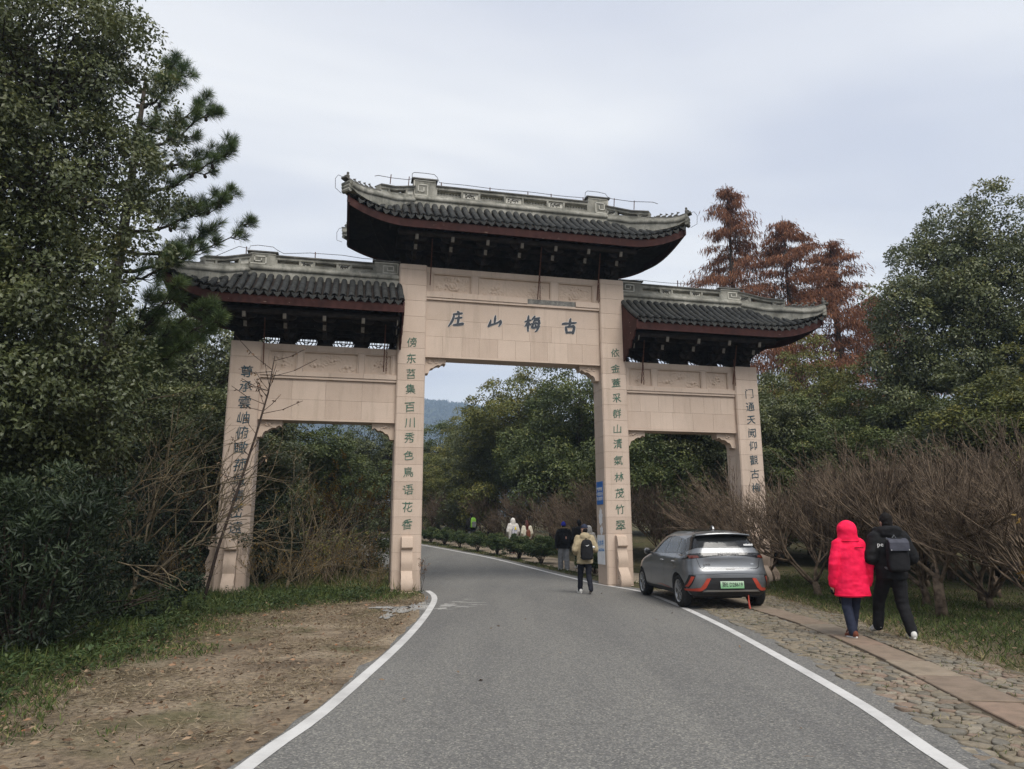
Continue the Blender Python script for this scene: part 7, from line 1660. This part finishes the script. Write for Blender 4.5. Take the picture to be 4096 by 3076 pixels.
n = len(P); k_ = 22; Q = np.repeat(P, k_, 0); hh_ = np.repeat(r_.uniform(.08, .30, n), k_) * r_.random(n * k_) ** .6; dq = rdir(r_, n * k_) * np.array([1, 1, .25]); Q = Q + np.c_[dq[:, :2] * .05, hh_]
o = leaf_obj('leafy_weeds', [leaves(Q, dq + np.array([0, 0, .25]), np.array([0, 0, 1.]) + rdir(r_, n * k_) * .4, r_.uniform(.05, .11, n * k_), r_.uniform(.02, .04, n * k_), np.repeat(r_.random(n), k_) * .6 + r_.random(n * k_) * .35)], LEAF_H, None); tag(o, 'leafy green weeds among the grass left of the road', 'weeds', kind='stuff')
def lumps(name, P, size, mat, label, cat):
    n = len(P); base = np.array([[1, 0, 0], [0, 1, 0], [-1, 0, 0], [0, -1, 0], [0, 0, .7], [0, 0, -.5]]); V = P[:, None, :] + base[None] * (size[:, None, None] * r_.uniform(.5, 1.25, (n, 6, 1))); Fq = np.array([[0, 1, 4], [1, 2, 4], [2, 3, 4], [3, 0, 4], [1, 0, 5], [2, 1, 5], [3, 2, 5], [0, 3, 5]])
    F_ = (np.arange(n)[:, None, None] * 6 + Fq[None]).reshape(-1, 3); o = link(name, np_mesh(name, V.reshape(-1, 3), F_, True), mat, None); set_attr(o.data, 'sr', np.repeat(r_.random(n), 6)); tag(o, label, cat, kind='stuff')
P = scatter(9000, -6.5, -1.75, 3.6, 18.5, lambda x, y: (x < lat(LEFT, y) - .14) & (nfield(x, y, 1.1) > -.15)); lumps('soil_clods', P + np.array([0, 0, .004]), r_.uniform(.004, .02, len(P)) * (1 + 1.2 * (r_.random(len(P)) < .05)), GROUND, 'small clods of earth on the bare brown verge', 'soil')
P = scatter(1500, -2.6, -1.7, 3.6, 18.5, lambda x, y: (x < lat(LEFT, y) - .08)); lumps('road_grit', P + np.array([0, 0, .02]), r_.uniform(.003, .010, len(P)), COBBLE, 'loose grit along the left edge of the asphalt', 'grit')
P = scatter(7000, 3.4, 6.2, 4.5, 19.5, lambda x, y: (x > lat(CIN, y) - .05) & (x < np.interp(y, COUT[:, 1], COUT[:, 0]) + .1) & (np.abs(x - slabx(y)) > .24) & (nfield(x, y, 1.7) > .02)); P[:, 2] += .012
blades('joint_weeds', P, r_.uniform(.02, .06, len(P)), .007, GRASS, 1.0, r_, 'weeds and dry grass growing in the cobble joints', lc=np.clip(r_.random(len(P)) * .6 + .4, 0, 1))
P = scatter(9000, 5.2, 7.2, 5, 19.5, lambda x, y: (np.abs(x - np.interp(y, COUT[:, 1], COUT[:, 0]) - .12) < .18 + .35 * r_.random(len(x)))); n = len(P); P[:, 2] += .03
o = leaf_obj('edge_straw', [leaves(P, nrm(np.c_[r_.normal(size=(n, 2)), r_.normal(size=n) * .3 + .15]), rdir(r_, n), r_.uniform(.04, .13, n), .007, r_.random(n))], STRAW, None); tag(o, 'dry straw and litter along the outer edge of the cobbles', 'straw', kind='stuff')
A = scatter(260, -6, -1.8, 4, 18, lambda x, y: (x < lat(LEFT, y) - .2)); n = len(A); A[:, 2] += .012; d_ = rdir(r_, n) * np.array([1, 1, .08]); V, F = segs(A, A + d_ * r_.uniform(.08, .3, n)[:, None], .004, .0025, 3); tag(link('fallen_twigs', np_mesh('fallen_twigs', V, F, True), DTWIG), 'broken twigs scattered on the bare brown verge', 'twigs', kind='stuff')
# ---------------------------------------------------------------- wooded hill
HS = 1.75
xs = np.linspace(-900, 700, 240); ys_ = np.linspace(420, 1100, 60); X, Y = np.meshgrid(xs, ys_)
prof = 150 * np.exp(-((X + 150) / 330) ** 2) + 40 * np.exp(-((X - 300) / 200) ** 2)
Z = prof * np.sin(np.clip((Y - 420) / 480, 0, 1) * math.pi / 2) ** 1.2
Z = Z + 16 * fbm(np.c_[X.ravel() / 120, Y.ravel() / 120, 0 * X.ravel()], 4).reshape(X.shape) * np.clip((Y - 420) / 150, 0, 1) + 3 * fbm(np.c_[X.ravel() / 13, Y.ravel() / 13, 0 * X.ravel()], 3).reshape(X.shape) + 3
nx = len(xs); F = [(j * nx + i, j * nx + i + 1, (j + 1) * nx + i + 1, (j + 1) * nx + i) for j in range(len(ys_) - 1) for i in range(nx - 1)]
HILLM = pm('wooded_hill', (.022, .034, .018), (.050, .060, .030), .04, .9, .1, 1.0, .2, 4.0, world=True)
tag(link('hill', np_mesh('hill', np.c_[X.ravel() * HS, Y.ravel() * HS, Z.ravel() * HS], F, True), HILLM), kind='structure')
r_ = np.random.default_rng(111); n = 60000; hx = r_.uniform(-420, 260, n); hy = r_.uniform(430, 930, n)
ix_ = np.clip(((hx + 900) / 1600 * (nx - 1)).astype(int), 0, nx - 1); iy_ = np.clip(((hy - 420) / 680 * 59).astype(int), 0, 59); hz = Z[iy_, ix_]
P = np.c_[hx, hy, hz] * HS + r_.normal(size=(n, 3)) * 1.2; o = leaf_obj('hill_wood', [leaves(P, np.array([0, 0, 1.]) + r_.normal(size=(n, 3)) * .5, rdir(r_, n), r_.uniform(6, 12, n), r_.uniform(5, 9, n), r_.random(n) * .5)], LEAF_D, None); tag(o, 'distant woodland covering the blue hazy hill', 'woodland', kind='stuff')
# ---------------------------------------------------------------- haze
hz_m = bpy.data.materials.new('haze_air'); hz_m.use_nodes = True; h_ = hz_m.node_tree; h_.nodes.clear(); ho = h_.nodes.new('ShaderNodeOutputMaterial'); pv = h_.nodes.new('ShaderNodeVolumePrincipled'); h_.links.new(pv.outputs[0], ho.inputs['Volume'])
pv.inputs['Color'].default_value = (.60, .77, 1.0, 1); pv.inputs['Density'].default_value = .0005; pv.inputs['Anisotropy'].default_value = .2
tag(MB().box(-3000, 3000, -400, 3000, -3, 330).build('haze', hz_m), 'thin pale blue haze in the air', 'haze', kind='stuff')
